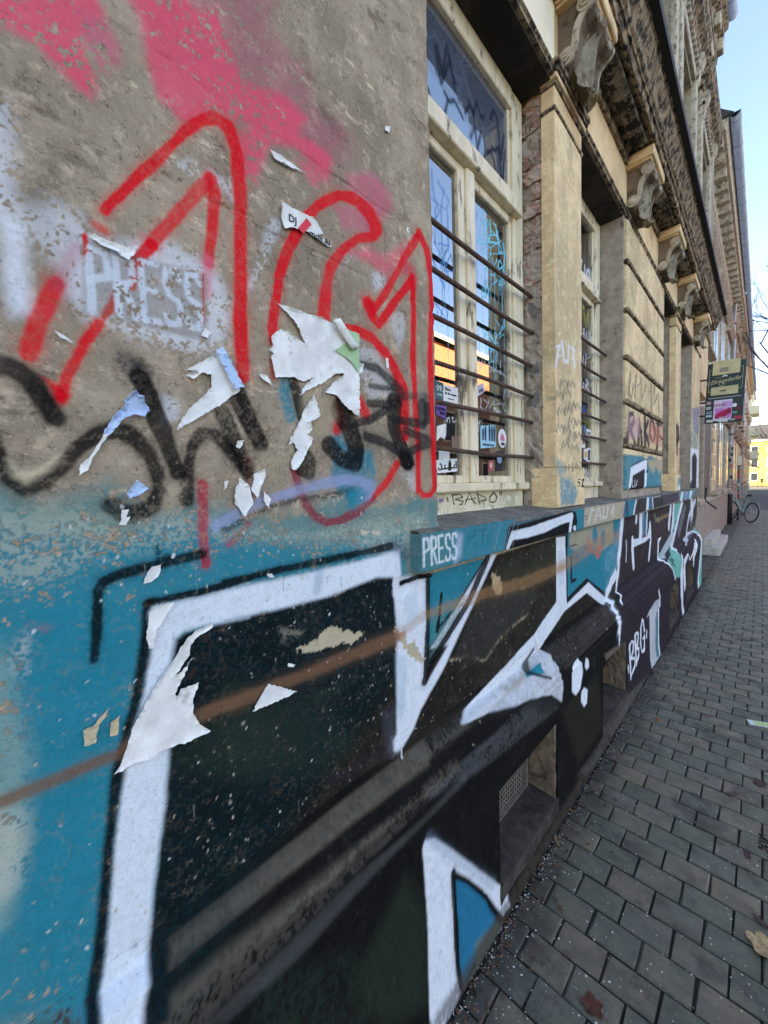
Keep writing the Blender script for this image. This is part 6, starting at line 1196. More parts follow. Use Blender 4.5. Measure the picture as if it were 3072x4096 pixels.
# corbel with scroll and acanthus leaf
sc = [(.0, 3.58), (.135, 3.578), (.150, 3.562), (.155, 3.540), (.150, 3.518), (.132, 3.504), (.112, 3.494), (.096, 3.474), (.088, 3.446), (.086, 3.415), (.080, 3.382), (.066, 3.356), (.044, 3.340), (.0, 3.336)]
def corbel_parts(wd):
    out = []
    bm = bmesh.new(); bbox(bm, -.69, -.532, 0, wd, 3.592, 3.654, .005); bbox(bm, -.69, -.548, .012, wd-.012, 3.580, 3.5915, .003); out.append(('abacus', bm, M_tan, False))
    v0, v1 = .045, wd-.045; bm = bmesh.new()
    fine = []
    for i in range(len(sc)-1):
        for t in (0, .5): fine.append((sc[i][0]*(1-t)+sc[i+1][0]*t, sc[i][1]*(1-t)+sc[i+1][1]*t))
    fine.append(sc[-1]); n = len(fine); rows_ = []
    for vv, dep in ((v0, 0), (v0+.022, .0), (v0+.03, -.010), ((v0+v1)/2-.03, -.004), ((v0+v1)/2, .004), ((v0+v1)/2+.03, -.004), (v1-.03, -.010), (v1-.022, 0), (v1, 0)):
        rows_.append([bm.verts.new((-.69+max(0, u+(dep if u > .03 else 0)), vv, z)) for u, z in fine])
    for a, b in zip(rows_, rows_[1:]):
        for k in range(n-1): bm.faces.new((a[k], a[k+1], b[k+1], b[k]))
    bm.faces.new(rows_[0][::-1]); bm.faces.new(rows_[-1]); out.append(('scroll', bm, M_brownst, False))
    for va, vb in ((v0-.010, v0+.004), (v1-.004, v1+.010)):
        bm = bmesh.new(); cu_ = fine[6:-2]; inn = []
        for k, (u, z) in enumerate(cu_):
            p0, p1 = cu_[max(k-1, 0)], cu_[min(k+1, len(cu_)-1)]; dx, dz_ = p1[0]-p0[0], p1[1]-p0[1]; L_ = math.hypot(dx, dz_)
            inn.append((u+dz_/L_*.026, z-dx/L_*.026))
        A = [[bm.verts.new((-.69+u, vv, z)) for u, z in cu_] for vv in (va, vb)]; I_ = [[bm.verts.new((-.69+max(.004, u), vv, z)) for u, z in inn] for vv in (va, vb)]
        for k in range(len(cu_)-1):
            bm.faces.new((A[0][k], A[0][k+1], I_[0][k+1], I_[0][k])); bm.faces.new((A[1][k], I_[1][k], I_[1][k+1], A[1][k+1])); bm.faces.new((A[0][k], A[1][k], A[1][k+1], A[0][k+1])); bm.faces.new((I_[0][k], I_[0][k+1], I_[1][k+1], I_[1][k]))
        for cu, cz, r in ((.118, 3.540, .036), (.038, 3.374, .036)):
            for rr, d in ((r, .004), (r*.62, .010), (r*.3, .015)):
                tube(bm, [(-.69+cu, va-d if va < .1 else vb+d, cz), (-.69+cu, (va+vb)/2, cz)], rr, 20)
        out.append(('volute', bm, M_pale, False))
    # acanthus leaf: lobed, ribbed sheet that hangs down the front and curls out at its tip
    bm = bmesh.new(); ns, nt = 40, 36; mid = (v0+v1)/2; G_ = []
    path = [(.130, 3.512), (.110, 3.478), (.100, 3.44), (.098, 3.41), (.094, 3.38), (.088, 3.345), (.086, 3.31), (.094, 3.278), (.112, 3.262), (.128, 3.270)]
    for i in range(ns+1):
        s = i/ns; f = s*(len(path)-1); k = min(int(f), len(path)-2); t = f-k
        u, z = path[k][0]*(1-t)+path[k+1][0]*t, path[k][1]*(1-t)+path[k+1][1]*t
        lob = .5+.5*abs(math.sin(s*math.pi*4.3)); half = (.058+.046*math.sin(min(1, .15+s*.85)*math.pi)**.8)*(0.80+.20*lob)*(1 if s < .90 else max(.35, ((1-s)/.10)**.5))
        row = []
        for j in range(nt+1):
            q = -1+2*j/nt; rib = .0055*math.cos(q*math.pi*6.5+s*4*abs(q))+.008*math.exp(-(q*6)**2)-.030*q*q+.004*math.cos(s*math.pi*8.6)*abs(q)
            droop = .020*q*q
            row.append(bm.verts.new((-.69+u+rib+random.gauss(0, .0009), mid+q*half, z+droop+.004*abs(q)*math.sin(s*27))))
        G_.append(row)
    for a, b in zip(G_, G_[1:]):
        for j in range(nt): bm.faces.new((a[j], a[j+1], b[j+1], b[j]))
    ex = bmesh.ops.solidify(bm, geom=bm.faces[:], thickness=.012); out.append(('acanthus_leaf', bm, M_pale, True))
    bm = bmesh.new()
    for q in (-1, 1): tube(bm, [(-.69+.150, mid+q*.075+math.cos(t*7)*.020*(1-t), 3.505-.006+math.sin(t*7)*.020*(1-t)) for t in np.linspace(0, 1, 14)], .0075, 6)
    out.append(('leaf_curl', bm, M_pale, True))
    return out
for i, y in enumerate(lf):
    c = empty('corbel', (0, y, 0)); c.parent = BP
    if i == 0: protos = [(nm, bm_obj(nm, bm, m, c, sm)) for nm, bm, m, sm in corbel_parts(.37)]
    else:
        for nm, pr in protos:
            d = pr.copy(); COL.objects.link(d); d.parent = c
# ------------------------------------------------------------------ upper storey of the same house
UP = [(-.4, .6), (1.15, 2.1), (2.6, 3.55), (3.85, 4.75), (5.25, 6.2), (7.0, 7.95)]
zs = np.unique(np.concatenate([np.arange(3.9, 9.1, .22), [4.35, 6.22]])); ysu = np.unique(np.concatenate([np.arange(-4, 9.1, .25), [v for w in UP for v in w], [9.1]]))
M_up = painted('upper_render', (176, 164, 142), (150, 138, 118), bscale=4, grain=200, bump=.4, dirt=(96, 84, 70), dlo=.58, dhi=.72)
wall_grid('upper_wall', ysu, zs, lambda y, z: np.full_like(y, -.70), -.90, None, M_up, BP, openings=[(a, b, 4.35, 6.22) for a, b in UP])
for a, b in UP:
    w = empty('upper_window'); w.parent = BP
    for nm, p in (('frame', (-.86, -.82, a, a+.07, 4.36, 6.22)), ('frame', (-.86, -.82, b-.07, b, 4.36, 6.22)), ('frame', (-.86, -.822, a+.071, b-.071, 6.14, 6.22)), ('transom', (-.86, -.815, a+.071, b-.071, 5.55, 5.63)), ('mullion', (-.86, -.818, (a+b)/2-.03, (a+b)/2+.03, 4.36, 5.549))): box(nm, *p, M_frame, w, .004)
    pn = add_obj('pane', [(-.85, a+.07, 4.36), (-.85, b-.07, 4.36), (-.85, b-.07, 6.14), (-.85, a+.07, 6.14)], [(0, 1, 2, 3)], M_glass, w); set_paint(pn.data, None)
    box('room_wall', -1.4, -1.3, a-.2, b+.2, 4.2, 6.4, M_dark, w)
    # surround, brackets, hood, sill
    for q in (a-.16, b+.02): box('surround', -.72, -.655, q, q+.14, 4.28, 6.3, M_pale, w, .008)
    box('surround_head', -.72, -.66, a-.16, b+.16, 6.302, 6.42, M_pale, w, .008); box('window_sill', -.75, -.56, a-.22, b+.22, 4.18, 4.27, M_crust, w, .012)
    for k in range(14): box('dentil', -.66, -.628, a-.14+k*(b-a+.27)/14, a-.14+(k+.55)*(b-a+.27)/14, 6.425, 6.47, M_pale, w)
    prof_obj('hood_frieze', [(-.72, 6.421), (-.66, 6.421), (-.66, 6.60), (-.72, 6.60)], a-.18, b+.18, M_pale, w)
    prof_obj('hood', [(-.72, 6.602), (-.645, 6.602), (-.62, 6.66), (-.565, 6.70), (-.562, 6.76), (-.54, 6.80), (-.535, 6.86), (-.72, 6.93)], a-.26, b+.26, M_crust, w)
    for q in (a-.14, b+.04):
        bm = bmesh.new(); pts = [(-.66, 6.58), (-.59, 6.58), (-.58, 6.52), (-.60, 6.45), (-.625, 6.40), (-.635, 6.30), (-.66, 6.26)]
        extrude_profile(bm, pts, q, q+.10); bm_obj('hood_bracket', bm, M_pale, w)
prof_obj('string_course', [(-.72, 7.15), (-.66, 7.15), (-.63, 7.22), (-.60, 7.24), (-.60, 7.30), (-.72, 7.34)], -4, 9.1, M_crust, BP)
for k in range(26):
    y = -3.6+k*.5
    if y < 9: box('modillion', -.72, -.60, y, y+.16, 8.62, 8.80, M_pale, BP, .01)
prof_obj('eaves', [(-.72, 8.55), (-.69, 8.55), (-.66, 8.80), (-.60, 8.83), (-.60, 8.98), (-.55, 9.02), (-.54, 9.14), (-.72, 9.2)], -4, 9.1, M_crust, BP)
def gutter(name, x, z, y0, y1, r, parent, m=M_zinc):
    bm = bmesh.new(); ys = np.linspace(y0, y1, max(2, int((y1-y0)/.5))); R_ = []
    for y in ys: R_.append([bm.verts.new((x+r*math.cos(t), y, z+r*math.sin(t))) for t in np.linspace(math.pi, 2*math.pi, 9)])
    for a, b in zip(R_, R_[1:]):
        for k in range(8): bm.faces.new((a[k], a[k+1], b[k+1], b[k]))
    bm.faces.new(R_[-1]); bm.faces.new(R_[0])
    bmesh.ops.solidify(bm, geom=bm.faces[:], thickness=.004); o = bm_obj(name, bm, m, parent, True)
    bm = bmesh.new(); y = y0+.15
    while y < y1:
        tube(bm, [(x+(r+.001)*math.cos(t), y, z+(r+.001)*math.sin(t)) for t in np.linspace(math.pi, 2*math.pi, 9)], .0035, 5); y += .7
    bm_obj('gutter_bracket', bm, M_stain, o)
    return o
gutter('gutter', -.50, 9.17, -4, 9.1, .065, BP)
prof_obj('roof', [(-.56, 9.19), (-5.5, 11.6), (-11, 9.2), (-11, 9.0), (-.60, 9.145)], -14, 9.1, M_slate, BP)
box('side_wall', -11, -.95, 8.9, 9.1, 0, 9.1, M_grey, BP); box('rear_wall', -11, -10.7, -14, 8.9, 0, 9.1, M_grey, BP); box('front_wall', -1.0, -.72, -14, -4.01, 0, 9.1, M_grey, BP)
box('entrance_wall', -1.3, -1.1, 7.45, 8.899, 0, 3.9, M_tan, BP); box('entrance_lintel', -1.1, -.72, 7.45, 8.899, 2.9, 3.9, M_tan, BP)
# ------------------------------------------------------------------ houses further down the street
def far_house(name, label, y0, y1, xw, h, wallm, trim, roofm, win, rows_, plinth=1.0, gut=None, skip=None):
    b = empty(name, (0, 0, 0), label, 'building', 'houses down the street')
    box('wall', xw-1.0, xw, y0, y1, 0, h, wallm, b); box('plinth', xw-.2, xw+.07, y0+.002, y1-.002, 0, plinth, M_grey, b, .02)
    prof_obj('plinth_cap', [(xw-.01, plinth+.001), (xw+.10, plinth+.001), (xw+.10, plinth+.06), (xw-.01, plinth+.10)], y0+.003, y1-.003, trim, b)
    n = max(1, int((y1-y0)/win)); 
    for r, (z0, z1) in enumerate(rows_):
        prof_obj('string_course', [(xw-.01, z1+.42), (xw+.06, z1+.42), (xw+.16, z1+.52), (xw+.16, z1+.58), (xw-.01, z1+.64)], y0+.004, y1-.004, trim, b)
        for k in range(n):
            yc = y0+(k+.5)*(y1-y0)/n; w = .48
            if skip and skip(r, k): continue
            f = box('window', xw-.02, xw+.035, yc-w-.12, yc+w+.12, z0-.12, z1+.14, trim, b, .01)
            box('pane', xw-.01, xw+.039, yc-w, yc+w, z0, z1, simple('dull_glass', (52, 58, 64), (40, 44, 50), scale=1, rough=.15), f)
            box('mullion', xw+.03, xw+.05, yc-.03, yc+.03, z0, z1, M_frame, f)
            box('sill', xw-.01, xw+.17, yc-w-.16, yc+w+.16, z0-.2, z0-.122, trim, f, .01)
            prof_obj('hood', [(xw, z1+.145), (xw+.10, z1+.145), (xw+.20, z1+.25), (xw+.20, z1+.30), (xw, z1+.36)], yc-w-.2, yc+w+.2, trim, f)
    prof_obj('eaves', [(xw-.01, h-.5), (xw+.08, h-.5), (xw+.12, h-.25), (xw+.34, h-.18), (xw+.38, h), (xw-.01, h+.02)], y0+.002, y1-.002, trim, b)
    for k in range(int((y1-y0)/.45)): box('modillion', xw+.02, xw+.30, y0+.1+k*.45, y0+.26+k*.45, h-.36, h-.20, trim, b)
    gutter('gutter', xw+.46, h+.03, y0, y1, .07, b)
    prof_obj('roof', [(xw+.44, h+.05), (xw-4.5, h+4.6), (xw-9.5, h+.2), (xw-9.5, h), (xw+.3, h+.022)], y0, y1, roofm, b)
    box('rear_wall', xw-9.4, xw-9.1, y0, y1, 0, h, wallm, b); box('side_wall', xw-9.09, xw-1.002, y0+.003, y0+.3, 0, h+.01, wallm, b)
    return b
M_sand = simple('sand_render', (206, 190, 160), (184, 166, 136), scale=3, rough=.92, bump=.3, bscale=120, dirt=(120, 104, 86), dscale=3, dlo=.58, dhi=.72)
M_orange = simple('orange_brick', (192, 120, 82), (170, 100, 70), scale=6, rough=.92)
M_yell = simple('pale_yellow_render', (232, 214, 160), (220, 200, 146), scale=3, rough=.9)
M_tile = simple('red_roof_tile', (140, 84, 62), (116, 70, 54), scale=12, rough=.9, bump=.5, bscale=40)
H2 = far_house('corner_house', 'sandy ornate house behind the green pub sign, with stone steps at its door', 9.12, 17.9, -.90, 7.62, M_sand, M_pale, M_slate, 1.9, [(1.35, 3.1), (4.2, 5.9)], 1.05, skip=lambda r, k: r == 0 and k == 0)
box('door', -.95, -.86, 10.1, 11.3, .30, 2.7, simple('old_door', (110, 92, 74), (90, 74, 60), scale=8, rough=.7), H2, .01); box('door_surround', -.95, -.84, 9.85, 10.09, .0, 2.95, M_grey, H2, .01); box('door_surround', -.95, -.84, 11.31, 11.5, .0, 2.95, M_grey, H2, .01)
for k in range(9): box('quoin', -.905, -.845+(k % 2)*.012, 12.0-.12*(k % 2), 12.55, .95+k*.30, 1.22+k*.30, M_tan, H2, .012)
dm = box('dormer', -3.4, -.86, 12.0, 13.4, 8.0, 9.45, M_slate, H2, .02); prof_obj('dormer_roof', [(-3.4, 9.46), (-.70, 9.46), (-.70, 9.55), (-3.4, 9.8)], 11.8, 13.6, M_slate, dm)
st = M_pale
for nm, x1, y0, y1, z1 in (('step', -.575, 10.0, 12.6, .155), ('step', -.70, 10.15, 12.4, .30)): box(nm, -1.0, x1, y0, y1, -.05 if z1 < .2 else .1555, z1, simple('step_stone', (206, 200, 188), (176, 170, 158), scale=14, rough=.9, bump=.5, bscale=80), H2, .012)
tube_obj('handrail', [(-.80, 10.0, 1.35), (-.80, 9.9, 1.10), (-.62, 9.75, .95)], .015, M_stain, H2)
H3 = far_house('sandstone_house', 'sandstone house with window ledges behind the leaning bicycle', 17.95, 31, -.96, 8.4, M_sand, M_pale, M_slate, 2.1, [(1.5, 3.2), (4.4, 6.2), (6.6, 7.6)], 1.15)
H4 = far_house('brick_house', 'orange brick house with red tiled eaves in the middle distance', 31.05, 50, -1.05, 9.6, M_orange, M_tan, M_tile, 2.6, [(1.5, 3.2), (4.5, 6.3), (7.0, 8.6)], 1.0)
H5 = far_house('balcony_house', 'tall pale yellow house with balconies at the side street', 52, 76, -1.35, 12.5, M_yell, M_cream, M_slate, 3.0, [(1.5, 3.2), (4.5, 6.2), (7.4, 9.2), (10., 11.4)], 1.0)
for z in (4.0, 7.0, 9.7):
    bb = box('balcony', -1.34, -.45, 68, 72, z, z+.14, M_cream, H5, .02); box('balcony_front', -.50, -.452, 68, 72, z+.141, z+1.05, M_cream, bb)
    box('balcony_side', -1.34, -.501, 68, 68.05, z+.141, z+1.05, M_cream, bb)
for z in (3.1, 4.9):
    prof_obj('awning', [(-1.34, z+.5), (-.35, z), (-.35, z-.12), (-1.34, z+.3)], 73.2, 75.6, simple('red_awning', (176, 70, 60), rough=.8), H5)
YB = empty('yellow_building', (0, 118, 0), 'sunlit yellow building closing the far end of the street', 'building')
def yb(nm, *a, m, p=None, bev=0): 
    o = box(nm, *a, m, p or YB, bev); o.location.y -= 0 if p else 118; return o
M_yl = simple('sunny_yellow_render', (226, 180, 90), (214, 166, 80), scale=1, rough=.9)
yb('wall', -10, 14, 118, 128, 0, 9.6, m=M_yl); yb('eaves', -10.4, 14.4, 117.6, 128.4, 9.601, 10.0, m=M_cream)
prof = None
o = prof_obj('roof', [(-10.4, 10.001), (14.4, 10.001), (10, 13.2), (-6, 13.2)], 117.6, 128.4, M_slate, YB); o.location.y = -118
for r in range(3):
    for k in range(9):
        x = -9+k*2.55; f = yb('window', x-.62, x+.62, 117.94, 118.02, 1.1+r*2.9, 2.9+r*2.9, m=M_cream)
        p = box('pane', x-.5, x+.5, 117.92, 118.0, 1.22+r*2.9, 2.78+r*2.9, MATS['dull_glass'], f)
# ------------------------------------------------------------------ houses across the street (seen mirrored in the panes)
def opposite(name, label, y0, y1, h, wm, trim, x=13.0):
    b = empty(name, (0, 0, 0), label, 'building', 'houses across the street')
    box('wall', x, x+10, y0, y1, 0, h, wm, b); box('eaves', x-.4, x+10, y0, y1, h+.001, h+.35, trim, b); box('plinth', x-.08, x+.02, y0, y1, 0, 1.0, M_grey, b)
    prof_obj('roof', [(x-.4, h+.351), (x+5, h+3.5), (x+10, h+.351)], y0, y1, M_slate, b)
    n = int((y1-y0)/2.2)
    for r in range(int((h-1)/3.2)):
        z0 = 1.4+r*3.2
        box('string_course', x-.12, x+.02, y0, y1, z0+2.35, z0+2.55, trim, b)
        for k in range(n):
            yc = y0+(k+.5)*(y1-y0)/n; f = box('window', x-.06, x+.03, yc-.62, yc+.62, z0-.1, z0+1.9, trim, b)
            box('pane', x-.062, x+.02, yc-.5, yc+.5, z0, z0+1.8, MATS['dull_glass'], f)
    return b
opposite('brick_house', 'sunlit orange brick house across the street, mirrored in the window panes', 15.5, 34, 10.6, M_orange, M_tan)
opposite('ochre_house', 'ochre house across the street beside the mirrored brick house', 6, 15.4, 4.6, simple('ochre_render', (222, 176, 104), (206, 160, 92), scale=2, rough=.9), M_cream)
opposite('grey_house', 'grey house across the street behind the photographer', -24, -6, 4.6, simple('greyish_render', (170, 164, 154), (150, 144, 134), scale=2, rough=.9), M_pale)
opposite('plain_house', 'plain pale house across the street further down', 34.1, 74, 8.0, M_yell, M_pale)
# ------------------------------------------------------------------ hanging pub sign
S = empty('pub_sign', (-.44, 7.72, 2.36), 'dark green hanging pub sign with cream panels and a pink poster', 'sign')
M_sg = simple('dark_green_enamel', (12, 48, 44), (9, 40, 38), scale=6, rough=.45); M_sc = simple('sun_bleached_cream', (214, 200, 156), (196, 180, 136), scale=10, rough=.7)
def sb(nm, x0, x1, z0, z1, m, d=0., t=.004, par=None):
    bm = bmesh.new(); bbox(bm, x0, x1, -.012-d-t, -.012-d, z0, z1, .0008); return bm_obj(nm, bm, m, par or S)
body = bmesh.new(); bbox(body, -.215, .215, -.0118, .09, 0, .875, .006); bm_obj('sign_box', body, M_sg, S)
S.rotation_euler = (0, math.radians(2.2), math.radians(0))
sb('panel', -.155, .150, .70, .905, M_sc); sb('panel', -.160, .145, .405, .525, M_sc)
sb('panel_print', -.075, .025, .735, .80, simple('faded_print', (132, 122, 116), (160, 150, 136), scale=30, rough=.7), .0045, .0006)
sb('panel_print', -.052, .012, .452, .474, simple('faded_print_b', (92, 84, 76), rough=.7), .0045, .0006)
for a in ((-.190, -.160, .784, .788), (-.190, -.186, .46, .784), (.182, .186, .48, .784), (.150, .186, .784, .788), (-.190, -.160, .456, .46), (.145, .186, .476, .48)): sb('border_line', *a, M_sc, 0., .001)
sb('white_line', -.185, .185, .362, .368, M_whiteink, 0, .001)
SM = lambda x, z: Matrix.Translation((x, -.0135, z)) @ Matrix.Rotation(math.radians(90), 4, 'X')
text_obj('sign_lettering', 'Ehringsdorfer', .086, M_sc, S, SM(0, .612) @ Matrix.Rotation(math.radians(6), 4, 'Z'), shear=.45, sx=.72)
bm = bmesh.new(); tube(bm, [(-.175+.03*math.cos(t), -.0135, .585+.02*math.sin(t)) for t in np.linspace(1, 6, 14)], .003, 5); tube(bm, [(-.04+.034*math.cos(t), -.0135, .565+.026*math.sin(t)) for t in np.linspace(.6, 6.4, 18)], .003, 5); tube(bm, [(-.12, -.0135, .655), (-.03, -.0135, .664)], .0025, 5)
bm_obj('lettering_flourish', bm, M_sc, S)
bm = bmesh.new()
for dx in (-.018, 0, .018): bbox(bm, -.01+dx-.009, -.01+dx+.009, -.015, -.012, .672-abs(dx)*.3, .69-abs(dx)*.3, .003)
bm_obj('sign_emblem', bm, M_whiteink, S)
po = sb('poster', -.115, .092, .035, .33, simple('poster_white', (226, 214, 232), rough=.7), 0, .0012, S)
sb('poster_field', -.02, .088, .225, .305, simple('lilac_print', (206, 160, 214), rough=.7), .0014, .0005); sb('poster_field', -.097, .088, .055, .215, simple('orchid_print', (214, 128, 206), rough=.7), .0014, .0005)
M_mag = simple('magenta_print', (196, 30, 84), (170, 24, 74), scale=60, rough=.7)
def sflat(nm, pts, m, d):
    bm = bmesh.new(); bm.faces.new([bm.verts.new((x, -.012-d, z)) for x, z in pts]); return bm_obj(nm, bm, m, S)
sflat('poster_face', [(-.095, .06), (-.095, .105), (-.05, .15), (0, .175), (.05, .20), (.086, .205), (.086, .13), (.05, .105), (.03, .09), (.06, .06)], M_mag, .0022)
sflat('poster_face', [(.035, .155), (.06, .165), (.078, .152), (.06, .135), (.042, .138)], simple('dark_plum', (86, 20, 50), rough=.7), .0026)
text_obj('poster_text', 'sweet', .095, M_mag, S, SM(-.055, .262) @ Matrix.Translation((0, 0, .004)), sx=.62)
text_obj('poster_text', 'PISTOLS', .04, M_whiteink, S, SM(-.02, .208) @ Matrix.Translation((0, 0, .004)), sx=.9); text_obj('poster_text', 'MAITE', .045, M_whiteink, S, SM(0., .066) @ Matrix.Translation((0, 0, .004)), sx=.75)
for i, (x, z, w, h, c) in enumerate(((-.175, .30, .05, .045, (206, 150, 170)), (-.175, .225, .055, .04, (226, 226, 224)), (-.165, .155, .07, .045, (120, 150, 156)), (-.165, .105, .07, .03, (190, 206, 206)), (.125, .13, .055, .03, (96, 150, 126)), (.16, .185, .06, .05, (112, 30, 50)), (.165, .055, .075, .05, (190, 40, 70)), (-.15, .03, .08, .04, (214, 210, 200)), (-.02, .02, .15, .03, (214, 214, 210)), (.1, .03, .07, .03, (160, 158, 150)), (-.08, .012, .06, .018, (60, 40, 36)))):
    sb('sticker', x-w/2, x+w/2, z-h/2, z+h/2, col(c), .0004*i, .0008)
bm = bmesh.new(); bmesh.ops.create_circle(bm, cap_ends=True, radius=.026, segments=20, matrix=Matrix.Translation((.118, -.0145, .235)) @ Matrix.Rotation(math.radians(90), 4, 'X')); bm_obj('round_sticker', bm, M_whiteink, S)
text_obj('sticker_text', 'S2B', .03, M_black, S, SM(-.175, .225) @ Matrix.Translation((0, 0, .006)))
for z in (.12, .32, .66): tube_obj('sign_arm', [(-.215, .04, z), (-.34, .04, z)], .013, M_stain, S, 8)
box('wall_plate', -.352, -.335, .01, .07, .05, .74, M_stain, S)
# ------------------------------------------------------------------ torn paper on the wall
def paper(name, key, m, label, lift=.0025, curl=None, cat='paper scrap', group=None, t=.0006):
    pts = PAPER[key]; bm = bmesh.new(); cy = sum(p[0] for p in pts)/len(pts); cz = sum(p[1] for p in pts)/len(pts)
    rj = random.Random(key); dense = []
    for (ya, za), (yb_, zb) in zip(pts, pts[1:]+pts[:1]):
        n = max(1, int(math.hypot(yb_-ya, zb-za)/.0045)); a_ = min(.0012, .0004*n)
        for i in range(n): t0 = i/n; dense.append((ya+(yb_-ya)*t0+(rj.uniform(-a_, a_) if i else 0), za+(zb-za)*t0+(rj.uniform(-a_, a_) if i else 0)))
    f = bm.faces.new([bm.verts.new((0, y-cy, z-cz)) for y, z in dense]); f.normal_update()
    bmesh.ops.triangulate(bm, faces=[f]); 
    for _ in range(3):
        es = [e for e in bm.edges if e.calc_length() > .008]
        if es: bmesh.ops.subdivide_edges(bm, edges=es, cuts=1); bmesh.ops.triangulate(bm, faces=bm.faces[:])
    be = {v for e in bm.edges if e.is_boundary for v in e.verts}
    r = random.Random(key)
    for v in bm.verts:
        w = float(vnoise(np.array([v.co.y]), np.array([v.co.z]), .02, 41)[0])
        v.co.x = .0012+lift*1.4*w+(lift*2.2*r.random()*w if v in be else 0)
        
        if curl:
            a, d, amt = curl; k = max(0., (v.co.y*a[0]+v.co.z*a[1])-d); v.co.x += amt*k*k*60; 
    o = bm_obj(name, bm, m); md = o.modifiers.new('thickness', 'SOLIDIFY'); md.thickness = t; md.offset = 1
    o.location = (-.6878, cy, cz); tag(o, label, cat, group); return o
def adopt(o, p, label):
    o.parent = p; o.location = o.location-p.location; o['label'] = label
    if 'category' in o: del o['category']
bigp = paper('torn_poster', 'big', M_paper, 'large white torn poster remnant with a curled corner, right half of the plaster wall', .003, cat='torn poster')
gp_ = paper('torn_poster_layer', 'biggreen', M_paperg, 'pale green printed corner showing at the edge of the large torn poster', .0012, cat='paper scrap'); gp_.location.x += .0052; adopt(gp_, bigp, 'pale green printed corner')
# curled corner of the big poster: the torn sheet rolls back over itself
bm = bmesh.new(); n = 16; rows_ = []
for i in range(n+1):
    t = i/n; ang = t*4.4; rr = .012*(1-.3*t)
    rows_.append([bm.verts.new((.001+rr-rr*math.cos(ang), -.030+.052*s+rr*math.sin(ang)*.9-.006*t, .022-.050*s+rr*math.sin(ang)*.45)) for s in np.linspace(0, 1, 8)])
for a, b in zip(rows_, rows_[1:]):
    for k in range(7): bm.faces.new((a[k], a[k+1], b[k+1], b[k]))
o = bm_obj('poster_curl', bm, M_paper, None, True); md = o.modifiers.new('thickness', 'SOLIDIFY'); md.thickness = .0006; o.location = (-.6835, .585, 1.852); adopt(o, bigp, 'rolled-up flap of the poster')
paper('torn_poster', 'tall', M_paper, 'tall pointed white poster remnant hanging across the black and white letter', .0035, ((.5, .86), .05, .02), cat='torn poster')
paper('paper_triangle', 'tri', M_paper, 'small white paper triangle on the black letter', .002)
fo_ = paper('folded_paper', 'fold', M_paper, 'white torn paper below the upper stencil, edge folded over', .004)
fl = paper('paper_flap', 'foldflap', M_paperb, 'bluish folded flap standing off the torn paper below the stencil', .004); fl.location.x += .012; adopt(fl, fo_, 'bluish folded-over edge')
c1 = paper('curled_paper', 'curl', M_paperb, 'pale blue curled paper peeling from the black tag on the left', .010); c1.location.x += .003
adopt(paper('paper_tail', 'curltail', M_paper, 'thin white tail', .002), c1, 'thin white tail')
paper('paper_sliver', 'sliver', M_paper, 'white paper sliver just above the upper white stencil', .004)
paper('paper_strip', 'strip', M_paper, 'ragged white vertical paper strip hanging beneath the large torn poster', .005)
dj = paper('paper_label', 'dj', M_paper, 'small white torn label printed DJ, crossed by a red spray stroke', .002)
t_ = text_obj('label_text', 'DJ', .020, M_black, dj, Matrix.Identity(4)); dj_loc = dj.location
t_.data.transform(TM(-.6830-dj_loc.x, .458-dj_loc.y, 2.047-dj_loc.z)); 
t_ = text_obj('label_text', 'mchi Al', .017, M_black, dj, Matrix.Identity(4)); t_.data.transform(TM(-.6830-dj_loc.x, .525-dj_loc.y, 2.040-dj_loc.z))
rs = flat('spray_stroke', [(.470, 2.036), (.482, 2.030), (.504, 2.058), (.492, 2.066)], simple('red_spray', (222, 40, 56), rough=.6), dj, .0); rs.location = (-.6827-dj_loc.x, -dj_loc.y, -dj_loc.z)
paper('paper_sliver', 'shard', M_paper, 'thin white paper shard on the pink paint cloud', .002)
paper('paper_scrap', 'scrap_low', M_paper, 'leaf-shaped white scrap beside the red drip above the blue sweep', .004)
paper('paper_scrap', 'scrap_mid', M_paper, 'curved white scrap between the leaf-shaped scrap and the black paint', .004)
paper('paper_scrap', 'scrap_small', M_paper, 'small white scrap on the pale blue sweep', .003)
paper('paper_scrap', 'blue_bit', M_paperb, 'pale blue scrap inside the loop of the black tag', .004)
paper('paper_scrap', 'corner', M_paper, 'white scrap on the top left corner of the big letter', .002)
paper('paper_scrap', 'bit', M_paper, 'white scrap on the thin black line over the teal paint', .002)
paper('plaster_flake', 'beige_a', M_beige, 'larger beige flake in the teal paint at lower left', .002, cat='flake')
paper('plaster_flake', 'beige_b', M_beige, 'smaller beige flake next to the black outline at lower left', .002, cat='flake')
for k, l in (('chip_a', 'white scrap under the left edge of the large torn poster'), ('chip_b', 'tiny white scrap inside the red loop'), ('chip_c', 'white sliver between the two red legs at far left'), ('chip_d', 'white chip at the bottom of the black tag loop'), ('chip_e', 'white chip on the black bar left of the paper strip'), ('chip_f', 'pale scrap at the right end of the upper stencil'), ('chip_g', 'white chip on the top black outline of the big letter'), ('chip_h', 'white chip on the black fill above the brown line'), ('chip_i', 'white chip right beside the large torn poster'), ('chip_j', 'small white chip left of the leaf-shaped scrap'), ('chip_k', 'white paper crumb high on the bare plaster near the window')):
    paper('paper_chip', k, M_paper, l, .002)
bm = bmesh.new(); bmesh.ops.create_uvsphere(bm, u_segments=14, v_segments=8, radius=.006); o = bm_obj('wall_plug', bm, M_whiteink, None, True); o.scale = (.5, 1, 1.25); o.location = (-.688, .823, 2.19); tag(o, 'white ring of a wall plug in the bare plaster near the window', 'wall plug')
